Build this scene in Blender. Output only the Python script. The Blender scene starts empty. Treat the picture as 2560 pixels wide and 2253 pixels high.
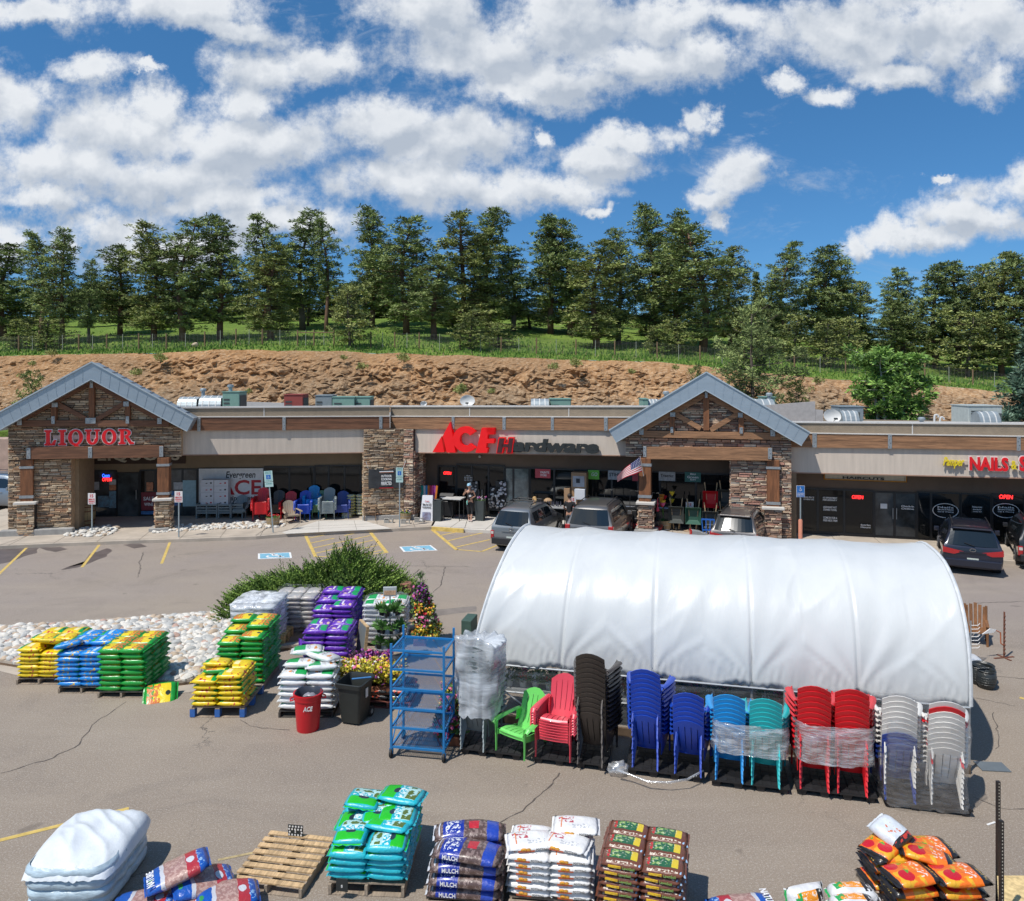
import bpy, math, random
from mathutils import Vector, Matrix, noise as mnoise
R = math.radians
rnd = random.Random(7)
# ------------------------------------------------------------------ camera, sky, sun, exposure
H, F, CX, CY = 6.95, 1900.0, 1280.0, 930.0      # eye height (m), focal length, principal point
sc = bpy.context.scene
COL = sc.collection
cam = bpy.data.cameras.new('camera'); camo = bpy.data.objects.new('camera', cam); COL.objects.link(camo)
camo.location = (0, 0, H); camo.rotation_euler = (R(90), 0, 0)
cam.sensor_width = 36; cam.lens = F / 2560 * 36; cam.shift_y = -(1126.5 - CY) / 2560
cam.clip_start = .1; cam.clip_end = 3000
sc.camera = camo
sc.view_settings.view_transform = 'Standard'; sc.view_settings.look = 'None'
sc.view_settings.exposure = 0.1; sc.view_settings.gamma = 1
sc.cycles.max_bounces = 8; sc.cycles.transparent_max_bounces = 24; sc.cycles.sample_clamp_indirect = 6
sc.cycles.caustics_reflective = False; sc.cycles.caustics_refractive = False
SUN_EL, SUN_AZ = 60.0, math.atan2(-.74, -.67)     # high sun, from the left and a little behind the camera
sun = bpy.data.lights.new('sun', 'SUN'); suno = bpy.data.objects.new('sun', sun); COL.objects.link(suno)
sun.energy = 4.1; sun.angle = R(.55); sun.color = (1, .955, .89)
ce = math.cos(R(SUN_EL))
sdir = Vector((math.sin(SUN_AZ) * ce, math.cos(SUN_AZ) * ce, math.sin(R(SUN_EL))))
suno.rotation_euler = sdir.to_track_quat('Z', 'Y').to_euler(); suno.location = (-20, -10, 60)

class NT:
    """tiny helper for node trees"""
    def __init__(s, t): s.t = t
    def n(s, ty, **kw):
        x = s.t.nodes.new(ty)
        for k, v in kw.items(): setattr(x, k, v)
        return x
    def put(s, sock, v):
        if isinstance(v, bpy.types.NodeSocket): s.t.links.new(v, sock)
        elif v is not None: sock.default_value = v
    def m(s, op, a, b=None, c=None, clamp=False):
        x = s.n('ShaderNodeMath', operation=op, use_clamp=clamp)
        for i, v in enumerate((a, b, c)): s.put(x.inputs[i], v)
        return x.outputs[0]
    def vm(s, op, a, b=None, out=0):
        x = s.n('ShaderNodeVectorMath', operation=op)
        s.put(x.inputs[0], a); s.put(x.inputs[1], b)
        return x.outputs[out]
    def mix(s, f, a, b, blend='MIX'):
        x = s.n('ShaderNodeMix', data_type='RGBA', blend_type=blend)
        s.put(x.inputs[0], f); s.put(x.inputs[6], a); s.put(x.inputs[7], b)
        return x.outputs[2]
    def noise(s, vec, scale, detail=3, rough=.55, out=0, dist=0):
        x = s.n('ShaderNodeTexNoise'); s.put(x.inputs['Vector'], vec)
        x.inputs['Scale'].default_value = scale; x.inputs['Detail'].default_value = detail
        x.inputs['Roughness'].default_value = rough; x.inputs['Distortion'].default_value = dist
        return x.outputs[out]
    def mr(s, v, a, b, c=0, d=1, smooth=False):
        x = s.n('ShaderNodeMapRange')
        if smooth: x.interpolation_type = 'SMOOTHSTEP'
        s.put(x.inputs[0], v)
        for i, q in enumerate((a, b, c, d)): s.put(x.inputs[i + 1], q)
        return x.outputs[0]
    def xyz(s, v):
        x = s.n('ShaderNodeSeparateXYZ'); s.put(x.inputs[0], v); return x.outputs
    def comb(s, a, b, c):
        x = s.n('ShaderNodeCombineXYZ')
        for i, q in enumerate((a, b, c)): s.put(x.inputs[i], q)
        return x.outputs[0]

def c4(c): return (c[0], c[1], c[2], 1)

CLOUDS = [  # banks of cumulus: (bearing and elevation of the centre, half sizes), all as 1/1900 of the tangent
 (150,10,190,45),(450,25,270,58),(560,65,170,38),(225,165,95,38),(355,178,42,14),(55,250,130,85),(390,262,75,62),(330,330,280,85),
 (620,350,260,80),(150,410,230,85),(100,500,120,45),(420,440,300,90),(560,510,260,55),(650,170,115,68),(790,150,160,62),(620,245,110,55),
 (960,300,190,70),(1120,360,180,85),(1050,450,270,75),(1240,470,170,55),(1080,10,170,90),(1200,110,250,110),(1350,190,230,65),
 (1420,60,220,105),(1580,140,240,58),(1300,235,170,52),(1700,40,190,62),(1760,130,90,60),(2130,90,260,100),(2400,60,300,130),
 (2230,190,120,42),(1965,215,62,26),(2080,255,62,30),(2490,200,80,60),(1745,290,34,42),(1590,345,140,38),(1690,340,60,48),
 (1500,400,165,48),(1400,470,110,45),(1350,340,34,34),(1850,430,92,66),(1800,480,78,34),(1800,535,34,28),(2590,470,170,80),
 (2440,540,160,58),(2290,605,120,38),(2150,625,50,32),(350,545,45,22),(1480,520,36,14),(2370,440,40,12),(45,610,60,60),(700,560,200,50),(250,570,150,60),(420,620,220,55)]
w = bpy.data.worlds.new('World'); sc.world = w; w.use_nodes = True
t = NT(w.node_tree); t.t.nodes.clear()
g = bpy.data.node_groups.new('cloud_density', 'ShaderNodeTree')
g.interface.new_socket('P', in_out='INPUT', socket_type='NodeSocketVector')
g.interface.new_socket('D', in_out='OUTPUT', socket_type='NodeSocketFloat'); g.interface.new_socket('S', in_out='OUTPUT', socket_type='NodeSocketFloat')
k = NT(g); gi = k.n('NodeGroupInput'); go = k.n('NodeGroupOutput')
wn = k.noise(gi.outputs[0], 7, 8, .66, out=1)
wv = k.vm('MULTIPLY', k.vm('SUBTRACT', wn, (.5, .5, .5)), (.16, .11, 0))
p = k.vm('ADD', gi.outputs[0], wv)
d = None
for (x, y, rx, ry) in CLOUDS:
    q = k.vm('MULTIPLY', k.vm('SUBTRACT', p, ((x - CX) / F, (CY - y) / F, 0)), (F / rx, F / ry, 0))
    e = k.vm('LENGTH', q, out=1)
    if d is None: d = e
    else:
        sm = k.n('ShaderNodeMath', operation='SMOOTH_MIN'); k.put(sm.inputs[0], d); k.put(sm.inputs[1], e); sm.inputs[2].default_value = .25; d = sm.outputs[0]
d = k.m('SUBTRACT', 1.12, d)
big = k.noise(gi.outputs[0], 12, 12, .66)
k.t.links.new(k.m('ADD', k.m('MAXIMUM', d, -.8), k.m('MULTIPLY', k.m('SUBTRACT', big, .5), 3.1)), go.inputs[0])
k.t.links.new(k.m('ADD', k.m('MAXIMUM', d, -.8), k.m('MULTIPLY', k.m('SUBTRACT', k.noise(gi.outputs[0], 11, 4, .55), .5), 3.1)), go.inputs[1])
tc = t.n('ShaderNodeTexCoord'); s3 = t.xyz(tc.outputs['Generated'])
yy = t.m('MAXIMUM', s3[1], .02)
P = t.comb(t.m('DIVIDE', s3[0], yy), t.m('DIVIDE', s3[2], yy), 0)
def dens(v):
    q = t.n('ShaderNodeGroup'); q.node_tree = g; t.put(q.inputs[0], v); return q.outputs
d0, e0 = dens(P); d1, e1 = dens(t.vm('ADD', P, (-.01, .022, 0)))
front = t.mr(s3[1], .1, .3)
back = t.noise(tc.outputs['Generated'], 3, 7, .6)
mask = t.m('MULTIPLY', t.mr(d0, -.25, .68, smooth=True), front)
mask = t.m('MAXIMUM', mask, t.m('MULTIPLY', t.mr(back, .5, .62, smooth=True), t.m('SUBTRACT', 1, front)))
wisp = t.noise(t.vm('MULTIPLY', P, (1, 2.6, 1)), 4.5, 10, .68, dist=.6)
mask = t.m('MAXIMUM', mask, t.m('MULTIPLY', t.mr(wisp, .54, .74, 0, .5, True), front))
mask = t.m('MULTIPLY', mask, t.mr(s3[2], -.02, .02))
lit = t.mr(t.m('SUBTRACT', e0, e1), -.4, .55)
core = t.mr(d0, .5, 1.5)
fl = t.noise(P, 5, 7, .6)
br = t.m('ADD', t.m('MULTIPLY', lit, .36), t.m('MULTIPLY', fl, .55))
br = t.m('SUBTRACT', br, t.m('MULTIPLY', core, .1))
cc = t.mix(t.mr(br, .22, .62), (.43, .49, .58, 1), (.76, .79, .83, 1))
sky = t.n('ShaderNodeTexSky', sky_type='NISHITA'); sky.sun_disc = False
sky.sun_elevation = R(SUN_EL); sky.sun_rotation = SUN_AZ % (2 * math.pi); sky.altitude = 2200; sky.dust_density = .35; sky.air_density = 1.0; sky.ozone_density = 1.6
tint = t.mix(t.mr(s3[2], .02, .5), (.36, .62, .86, 1), (.50, 1.03, 1.27, 1))
skyc = t.mix(1.0, sky.outputs[0], tint, 'MULTIPLY')
bg = t.n('ShaderNodeBackground'); t.put(bg.inputs[0], skyc); bg.inputs[1].default_value = .105
cb = t.n('ShaderNodeBackground'); t.put(cb.inputs[0], cc); cb.inputs[1].default_value = 1.0
mx = t.n('ShaderNodeMixShader'); t.put(mx.inputs[0], mask); t.t.links.new(bg.outputs[0], mx.inputs[1]); t.t.links.new(cb.outputs[0], mx.inputs[2])
wo = t.n('ShaderNodeOutputWorld'); t.t.links.new(mx.outputs[0], wo.inputs[0])
w.cycles.sampling_method = 'MANUAL'; w.cycles.sample_map_resolution = 512

# ------------------------------------------------------------------ helpers
def G(px, py, z=0.0):
    """ground point (height z) seen at a given bearing of the measured photo"""
    Y = F * (H - z) / (py - CY); return Vector(((px - CX) * Y / F, Y, z))
def AT(px, py, Y): return Vector(((px - CX) * Y / F, Y, H - (py - CY) * Y / F))

def tag(o, label=None, cat=None, group=None, kind=None):
    if label: o['label'] = label
    if cat: o['category'] = cat
    if group: o['group'] = group
    if kind: o['kind'] = kind
    return o
def empty(name, loc=(0, 0, 0), rz=0, label=None, cat=None, group=None):
    o = bpy.data.objects.new(name, None); COL.objects.link(o); o.location = loc; o.rotation_euler = (0, 0, rz)
    o.empty_display_size = .2
    return tag(o, label, cat, group)
KIDS = {}
def adopt(o, parent):
    if parent is not None:
        o.parent = parent; KIDS.setdefault(parent.name, []).append(o)
    return o
def dup(o, parent=None, loc=None, rot=None, label=None, group=None, mat=None, scale=None):
    c = o.copy(); COL.objects.link(c); adopt(c, parent)
    if loc is not None: c.location = loc
    if rot is not None: c.rotation_euler = rot
    if scale is not None: c.scale = scale
    if label: c['label'] = label
    if group: c['group'] = group
    for ch in list(KIDS.get(o.name, ())): dup(ch, c)
    return c

class MB:
    def __init__(s): s.v = []; s.f = []; s.mi = []; s.T = None
    def add(s, vs, fs, mi=0):
        b = len(s.v)
        s.v += [tuple(s.T @ Vector(q)) for q in vs] if s.T is not None else [tuple(q) for q in vs]
        for f in fs: s.f.append(tuple(b + i for i in f)); s.mi.append(mi)
        return s
    def box(s, x0, x1, y0, y1, z0, z1, mi=0):
        return s.add([(x0,y0,z0),(x1,y0,z0),(x1,y1,z0),(x0,y1,z0),(x0,y0,z1),(x1,y0,z1),(x1,y1,z1),(x0,y1,z1)],
                     [(0,3,2,1),(4,5,6,7),(0,1,5,4),(1,2,6,5),(2,3,7,6),(3,0,4,7)], mi)
    def bbox(s, x0, x1, y0, y1, z0, z1, b=.01, mi=0):
        """box with chamfered vertical and top edges"""
        vs = []
        for z, i in ((z0, 0), (z1 - b, 0), (z1, b)):
            vs += [(x0+b+i,y0+i,z),(x1-b-i,y0+i,z),(x1-i,y0+b+i,z),(x1-i,y1-b-i,z),(x1-b-i,y1-i,z),(x0+b+i,y1-i,z),(x0+i,y1-b-i,z),(x0+i,y0+b+i,z)]
        fs = [tuple(range(7, -1, -1)), tuple(range(16, 24))]
        for r in (0, 8): fs += [(r+i, r+(i+1) % 8, r+8+(i+1) % 8, r+8+i) for i in range(8)]
        return s.add(vs, fs, mi)
    def prism(s, poly, y0, y1, mi=0, axis='y'):
        """polygon in (x, z) swept along y (axis='y'), or in (x, y) swept along z"""
        n = len(poly)
        if axis == 'y': vs = [(a, y0, b) for a, b in poly] + [(a, y1, b) for a, b in poly]
        elif axis == 'x': vs = [(y0, a, b) for a, b in poly] + [(y1, a, b) for a, b in poly]
        else: vs = [(a, b, y0) for a, b in poly] + [(a, b, y1) for a, b in poly]
        fs = [tuple(range(n)), tuple(range(2*n-1, n-1, -1))] + [(i, n+i, n+(i+1) % n, (i+1) % n) for i in range(n)]
        return s.add(vs, fs, mi)
    def bar(s, a, b, w, h, mi=0, up=(0, 0, 1)):
        a, b = Vector(a), Vector(b); d = (b - a).normalized(); u = Vector(up)
        if abs(d.dot(u)) > .98: u = Vector((1, 0, 0))
        x = d.cross(u).normalized(); z = x.cross(d).normalized()
        vs = [p_ + x * (sx * w / 2) + z * (sz * h / 2) for p_ in (a, b) for sx, sz in ((-1,-1),(1,-1),(1,1),(-1,1))]
        return s.add(vs, [(0,1,2,3),(7,6,5,4),(0,4,5,1),(1,5,6,2),(2,6,7,3),(3,7,4,0)], mi)
    def tube(s, pts, r, n=8, mi=0, cap=True, close=False):
        pts = [Vector(q) for q in pts]; rs = r if isinstance(r, (list, tuple)) else [r] * len(pts)
        rings = []; up = None
        for i, q in enumerate(pts):
            if close: d = pts[(i+1) % len(pts)] - pts[i-1]
            else: d = pts[min(i+1, len(pts)-1)] - pts[max(i-1, 0)]
            d.normalize()
            if up is None: up = Vector((0, 0, 1)) if abs(d.z) < .9 else Vector((1, 0, 0))
            x = d.cross(up).normalized(); up = x.cross(d).normalized()
            rings.append([q + (x * math.cos(2*math.pi*j/n) + up * math.sin(2*math.pi*j/n)) * rs[i] for j in range(n)])
        vs = [q for r_ in rings for q in r_]; m = len(rings)
        fs = [(i*n+j, i*n+(j+1) % n, ((i+1) % m)*n+(j+1) % n, ((i+1) % m)*n+j) for i in range(m if close else m-1) for j in range(n)]
        if cap and not close: fs += [tuple(range(n-1, -1, -1)), tuple(range((m-1)*n, m*n))]
        return s.add(vs, fs, mi)
    def lathe(s, prof, n=16, c=(0, 0, 0), mi=0, cap=(True, True), sx=1, sy=1):
        vs = [(c[0] + r*sx*math.cos(2*math.pi*j/n), c[1] + r*sy*math.sin(2*math.pi*j/n), c[2] + z) for r, z in prof for j in range(n)]
        m = len(prof)
        fs = [(i*n+j, i*n+(j+1) % n, (i+1)*n+(j+1) % n, (i+1)*n+j) for i in range(m-1) for j in range(n)]
        if cap[0]: fs.append(tuple(range(n-1, -1, -1)))
        if cap[1]: fs.append(tuple(range((m-1)*n, m*n)))
        return s.add(vs, fs, mi)
    def grid(s, fn, nu, nv, mi=0, skip=None):
        vs = [fn(i/nu, j/nv) for j in range(nv+1) for i in range(nu+1)]
        fs = [(j*(nu+1)+i, j*(nu+1)+i+1, (j+1)*(nu+1)+i+1, (j+1)*(nu+1)+i) for j in range(nv) for i in range(nu) if not (skip and skip(i, j))]
        return s.add(vs, fs, mi)
    def sphere(s, c, r, nu=10, nv=6, mi=0):
        rr = r if isinstance(r, (tuple, list)) else (r, r, r)
        vs = []
        for j in range(nv+1):
            a = math.pi*j/nv
            for i in range(nu):
                b = 2*math.pi*i/nu
                vs.append((c[0]+rr[0]*math.sin(a)*math.cos(b), c[1]+rr[1]*math.sin(a)*math.sin(b), c[2]-rr[2]*math.cos(a)))
        fs = [(j*nu+i, j*nu+(i+1) % nu, (j+1)*nu+(i+1) % nu, (j+1)*nu+i) for j in range(nv) for i in range(nu)]
        return s.add(vs, fs, mi)
    def mesh(s, name):
        me = bpy.data.meshes.new(name); me.from_pydata(s.v, [], s.f); me.update(); return me
    def build(s, name, mats, parent=None, loc=(0, 0, 0), rot=(0, 0, 0), smooth=False, fix=True, solid=0, bev=0):
        me = s.mesh(name)
        mats = mats if isinstance(mats, (list, tuple)) else [mats]
        for m_ in mats: me.materials.append(m_)
        if len(mats) > 1: me.polygons.foreach_set('material_index', s.mi)
        if fix or solid or bev:
            import bmesh
            bm = bmesh.new(); bm.from_mesh(me)
            if fix: bmesh.ops.remove_doubles(bm, verts=bm.verts, dist=1e-5); bmesh.ops.recalc_face_normals(bm, faces=bm.faces)
            if solid: bmesh.ops.solidify(bm, geom=list(bm.faces), thickness=solid)
            bm.to_mesh(me); bm.free()
        if smooth:
            me.polygons.foreach_set('use_smooth', [True] * len(me.polygons))
            if smooth != 'all':
                try: me.set_sharp_from_angle(angle=R(40))
                except Exception: pass
        o = bpy.data.objects.new(name, me); COL.objects.link(o)
        o.location = loc; o.rotation_euler = rot if not isinstance(rot, (int, float)) else (0, 0, rot)
        if bev:
            b = o.modifiers.new('bevel', 'BEVEL'); b.width = bev; b.segments = 2; b.limit_method = 'ANGLE'
        adopt(o, parent)
        return o

class Fr:
    """a wall line on plan: u runs along it, v goes back from it"""
    def __init__(s, ox, oy, slope):
        s.o = Vector((ox, oy)); s.a = math.atan(slope)
        s.u = Vector((math.cos(s.a), math.sin(s.a))); s.n = Vector((-s.u.y, s.u.x))
    def w(s, u, v, z): q = s.o + s.u*u + s.n*v; return Vector((q.x, q.y, z))
    def uz(s, px, py, v=0.0):
        dx = (px - CX) / F; q = s.o + s.n*v
        # t*(dx,1) = q + u*U
        det = dx * (-s.u.y) + s.u.x
        tt = (q.x * (-s.u.y) + s.u.x * q.y) / det
        u = (dx*tt - q.x) / s.u.x
        return u, H - (py - CY) / F * tt
    def obj(s, mb, name, mats, parent=None, **kw):
        off = Vector((s.o.x, s.o.y, 0)) - (parent.location if parent is not None and parent.parent is None and parent.type == 'EMPTY' else Vector())
        rz = s.a
        if parent is not None and parent.type != 'EMPTY': off = (0, 0, 0); rz = 0
        return mb.build(name, mats, parent, loc=off, rot=(0, 0, rz), **kw)

MATS = {}
def pm(name, col, rough=.6, metal=0, var=.12, scale=6, bump=0, bscale=60, spec=.5, coord='Object', trans=0, alpha=1, coat=0, stretch=(1, 1, 1), detail=4, sheen=0, emit=0, col2=None, sss=0):
    if name in MATS: return MATS[name]
    m = bpy.data.materials.new(name); m.use_nodes = True; MATS[name] = m
    k = NT(m.node_tree); b = m.node_tree.nodes['Principled BSDF']
    tc = k.n('ShaderNodeTexCoord'); vec = tc.outputs[coord]
    if stretch != (1, 1, 1): vec = k.vm('MULTIPLY', vec, stretch)
    if var or col2:
        nz = k.mr(k.noise(vec, scale, detail, .6), .3, .7)
        a = tuple(c * (1 - var) for c in col); c2 = col2 or tuple(min(1, c * (1 + var)) for c in col)
        k.put(b.inputs['Base Color'], k.mix(nz, c4(a), c4(c2)))
    else: b.inputs['Base Color'].default_value = c4(col)
    b.inputs['Roughness'].default_value = rough; b.inputs['Metallic'].default_value = metal
    b.inputs['Specular IOR Level'].default_value = spec; b.inputs['Coat Weight'].default_value = coat
    b.inputs['Transmission Weight'].default_value = trans; b.inputs['Alpha'].default_value = alpha
    if sss: b.inputs['Subsurface Weight'].default_value = sss; b.inputs['Subsurface Radius'].default_value = (.05, .05, .05)
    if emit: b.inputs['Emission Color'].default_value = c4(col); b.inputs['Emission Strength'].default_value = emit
    if bump:
        bn = k.n('ShaderNodeBump'); bn.inputs['Strength'].default_value = bump; bn.inputs['Distance'].default_value = .02
        k.put(bn.inputs['Height'], k.noise(vec, bscale, 5, .65)); k.t.links.new(bn.outputs[0], b.inputs['Normal'])
    m['bsdf'] = 1
    return m

def text_mb(body, size=1.0, depth=.02, offset=0, shear=0, space=1.0):
    cu = bpy.data.curves.new('txt', 'FONT'); cu.body = body; cu.size = size; cu.extrude = depth / 2; cu.offset = offset; cu.shear = shear
    cu.space_character = space; cu.resolution_u = 3
    o = bpy.data.objects.new('txt', cu); COL.objects.link(o)
    dg = bpy.context.evaluated_depsgraph_get(); me = bpy.data.meshes.new_from_object(o.evaluated_get(dg))
    mb = MB(); mb.v = [tuple(v.co) for v in me.vertices]; mb.f = [tuple(p.vertices) for p in me.polygons]; mb.mi = [0] * len(mb.f)
    bpy.data.objects.remove(o); bpy.data.curves.remove(cu); bpy.data.meshes.remove(me)
    return mb
def text_fit(body, x0, x1, z0, z1, y=0, depth=.02, offset=0, shear=0, space=1.0, target=None, mi=0, plane='xz'):
    """lettering stretched to fill x0..x1, z0..z1 on the wall plane at y (towards the viewer)"""
    mb = text_mb(body, 1, 1, offset, shear, space)
    if not mb.v: return target or MB()
    xs = [v[0] for v in mb.v]; ys = [v[1] for v in mb.v]
    ax, bx, ay, by = min(xs), max(xs), min(ys), max(ys)
    vs = []
    for a, b, c in mb.v:
        X = x0 + (a-ax)/(bx-ax)*(x1-x0); Z = z0 + (b-ay)/(by-ay)*(z1-z0); D = y - (c + .5) * depth
        vs.append((X, D, Z) if plane == 'xz' else (X, Z, -D))
    out = target or MB(); out.add(vs, mb.f, mi); return out
# ------------------------------------------------------------------ ground
def asphalt():
    m = bpy.data.materials.new('asphalt'); m.use_nodes = True
    k = NT(m.node_tree); b = m.node_tree.nodes['Principled BSDF']
    tc = k.n('ShaderNodeTexCoord'); v = tc.outputs['Object']
    yv = k.xyz(v)[1]
    base = k.mix(k.mr(yv, 15, 25, smooth=True), (.245, .197, .152, 1), (.27, .224, .195, 1))
    base = k.mix(k.mr(k.noise(v, .16, 5, .62), .36, .7), base, (.315, .257, .195, 1))
    base = k.mix(k.mr(k.noise(v, .5, 7, .75, dist=.8), .52, .74, 0, .6), base, (.165, .135, .11, 1))
    st = k.noise(k.vm('MULTIPLY', v, (.22, 1.6, 1)), .8, 4, .6)
    base = k.mix(k.mr(st, .5, .78, 0, .35), base, (.38, .32, .25, 1))
    sp = k.noise(v, 34, 2, .7); sp2 = k.noise(v, 90, 2, .7)
    base = k.mix(k.mr(sp, .5, .72, 0, .55), base, (.5, .46, .41, 1))
    base = k.mix(k.mr(sp2, .34, .5, .6, 0), base, (.11, .095, .085, 1))
    base = k.mix(k.mr(k.noise(v, 150, 1, .5), .66, .72, 0, .7), base, (.75, .71, .64, 1))
    base = k.mix(k.mr(k.noise(v, 1.7, 2, .5), .70, .76, 0, .45), base, (.11, .088, .07, 1))
    # fine hairline crazing
    vo = k.n('ShaderNodeTexVoronoi', feature='DISTANCE_TO_EDGE'); vo.inputs['Scale'].default_value = .13
    k.put(vo.inputs['Vector'], k.vm('ADD', v, k.vm('MULTIPLY', k.noise(v, .9, 6, .65, out=1), (2.2, 2.2, 0))))
    cr = k.mr(vo.outputs[0], .0008, .0028, 1, 0)
    base = k.mix(k.m('MULTIPLY', cr, k.mr(k.noise(v, .25, 2, .5), .56, .66, 0, .8)), base, (.075, .065, .06, 1))
    k.put(b.inputs['Base Color'], base); b.inputs['Roughness'].default_value = .88
    bn = k.n('ShaderNodeBump'); bn.inputs['Strength'].default_value = .5; bn.inputs['Distance'].default_value = .012
    k.put(bn.inputs['Height'], sp); k.t.links.new(bn.outputs[0], b.inputs['Normal'])
    return m
m = MB(); m.grid(lambda a, b: (-300 + 600*a, -60 + 121*b, 0), 12, 6)
tag(m.build('parking_lot', asphalt()), kind='structure')

CONC = pm('concrete_tan', (.44, .38, .31), .9, var=.16, scale=1.3, bump=.3, bscale=40)
CONC2 = pm('concrete_pale', (.56, .53, .48), .9, var=.1, scale=1.0, bump=.2, bscale=40)
CONCD = pm('concrete_grey', (.33, .32, .3), .9, var=.18, scale=3, bump=.4, bscale=30)
JOINT = pm('joint', (.14, .12, .1), .9, var=0)
YEL = pm('road_yellow', (.62, .44, .12), .8, var=.3, scale=6, detail=8, col2=(.72, .52, .15))
YELF = pm('road_yellow_faded', (.42, .33, .17), .8, var=.35, scale=9, detail=8)
curb_px = [(-500,1412),(-200,1380),(0,1364),(160,1357),(313,1351),(480,1346),(640,1340),(716,1334),(850,1327),(979,1321),(1079,1316),(1159,1322),(1226,1325),(1400,1332),(1610,1341),(1770,1346),(2090,1368),(2347,1388),(2560,1404),(2900,1430)]
cp = [G(x, y, .15) for x, y in curb_px]
m = MB()
for a, b in zip(cp, cp[1:]):
    mi = 1 if -3.9 < a.x < 3 else 0
    d = (b - a).normalized(); nrm = Vector((-d.y, d.x, 0))
    a1, b1 = a + nrm*.16, b + nrm*.16
    m.add([(a.x,a.y,-.05),(b.x,b.y,-.05),(b.x,b.y-.0,.13),(a.x,a.y,.13),(b.x,b.y+.02,.15),(a.x,a.y+.02,.15),(b1.x,b1.y,.15),(a1.x,a1.y,.15),(b1.x,48,.15),(a1.x,48,.15)],
          [(0,1,2,3),(3,2,4,5),(5,4,6,7),(7,6,8,9)], mi)
for i in range(-24, 26):          # expansion joints across the walk
    x = i * 1.55 + .4
    for a, b in zip(cp, cp[1:]):
        if a.x <= x < b.x:
            y = a.y + (b.y-a.y)*(x-a.x)/(b.x-a.x)
            if -9.3 < x < -6.2: continue
            m.bar((x, y, .1505), (x + (-.55 if x < -4 else .55), y+2.6, .1505), .018, .006, 2)
for a, b in zip(cp, cp[1:]): m.bar(a + Vector((0, .17, .0005)), b + Vector((0, .17, .0005)), .014, .006, 2)
tag(m.build('sidewalk', [CONC, CONC2, JOINT], fix=False), kind='structure')
# pale kerb ramp in front of the hardware store
q = [G(797,1302,.157), G(903,1300,.157), G(979,1321.5,.157), G(850,1327.5,.157), G(716,1334.5,.157), G(705,1331,.157)]
m = MB(); n = len(q)
m.add([tuple(p) for p in q] + [(p.x, p.y, .14) for p in q], [tuple(range(n))] + [(i, (i+1) % n, n+(i+1) % n, n+i) for i in range(n)])
for (a, b) in (((716,1325),(960,1314)),((740,1318),(935,1309)),((797,1302),(797,1331)),((885,1301),(892,1325))):
    m.bar(G(*a, .158), G(*b, .158), .012, .004, 1)
tag(m.build('kerb_ramp', [CONC2, JOINT], fix=False), kind='structure')
m = MB()
a, b = G(1079,1318,.156), G(1159,1323.5,.156)
m.add([a, b, b+Vector((0,.16,0)), a+Vector((0,.16,0)), (a.x,a.y-.006,0), (b.x,b.y-.006,0)], [(0,1,2,3),(4,5,1,0)])
tag(m.build('yellow_kerb_paint', YEL, fix=False), kind='structure')

def stripes(name, segs, wd=.1, mt=YEL, z=.004):
    m = MB()
    for s_ in segs:
        a, b = G(*s_[0], z), G(*s_[1], z); d = (b-a).normalized(); n_ = Vector((-d.y, d.x, 0)) * (s_[2] if len(s_) > 2 else wd) / 2
        k_ = 8
        for i in range(k_):
            p0, p1 = a.lerp(b, i/k_), a.lerp(b, (i+1)/k_)
            m.add([p0-n_, p1-n_, p1+n_, p0+n_], [(0,1,2,3)])
    return tag(m.build(name, mt, fix=False), kind='structure')
stripes('parking_stall_line', [((67,1369),(-14,1446))]); stripes('parking_stall_line', [((250,1360),(205,1418))]); stripes('parking_stall_line', [((426,1352.5),(404,1409))])
stripes('hatched_bay_marking', [((764,1339),(789,1392),.13),((926,1331),(967,1382),.15),((771,1346),(814,1337)),((776,1358),(836,1345.5)),((782,1370.5),(925,1339)),((788,1383.5),(934,1350)),((857,1383),(944.5,1363)),((907,1385.5),(954,1375.5)),((789,1392),(826,1391)),((912,1387),(967,1382)),((860,1339.5),(889,1333))], .09)
stripes('hatched_bay_marking', [((1079,1323),(1142,1375),.15),((1101,1339),(1158,1326)),((1120,1352),(1225,1328)),((1140,1368),(1225,1349)),((1142,1374),(1204,1379)),((1204,1379),(1290,1345))], .1)
stripes('parking_stall_line', [((-30,2108),(322,2021),.09)], mt=YEL); stripes('parking_stall_line', [((545,2150),(642,2130),.05)], mt=YELF)
stripes('parking_stall_line', [((2549,1744),(2600,1756),.1)])
BLUEP = pm('bay_blue', (.19, .42, .55), .8, var=.15, scale=5); WHP = pm('bay_white', (.72, .74, .74), .8, var=.12, scale=7)
for qd in ([(645,1384),(727,1381),(730,1395),(645,1398)], [(998,1367),(1077,1363),(1094,1376),(1009,1380)]):
    c = [G(*p, .004) for p in qd]; m = MB()
    def bl(a, b, z): p = (c[3].lerp(c[2], a)).lerp(c[0].lerp(c[1], a), b); return Vector((p.x, p.y, z))
    m.add([bl(0,0,.004), bl(1,0,.004), bl(1,1,.004), bl(0,1,.004)], [(0,1,2,3)], 1)
    m.add([bl(.06,.08,.008), bl(.94,.08,.008), bl(.94,.92,.008), bl(.06,.92,.008)], [(0,1,2,3)], 0)
    pts = [bl(.5 + .2*math.cos(R(a)) - .03, .36 + .24*math.sin(R(a)), .012) for a in range(140, 400, 20)]
    for a, b in zip(pts, pts[1:]): m.bar(a, b, .09, .002, 1)
    for a, b in (((.44,.86),(.46,.5)),((.46,.5),(.62,.46)),((.62,.46),(.7,.2)),((.7,.2),(.78,.22)),((.45,.66),(.6,.66))): m.bar(bl(*a,.012), bl(*b,.012), .1, .002, 1)
    m.bar(bl(.43,.8,.012), bl(.43,.9,.012), .16, .002, 1)
    tag(m.build('accessible_bay_marking', [BLUEP, WHP], fix=False), kind='structure')
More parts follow.
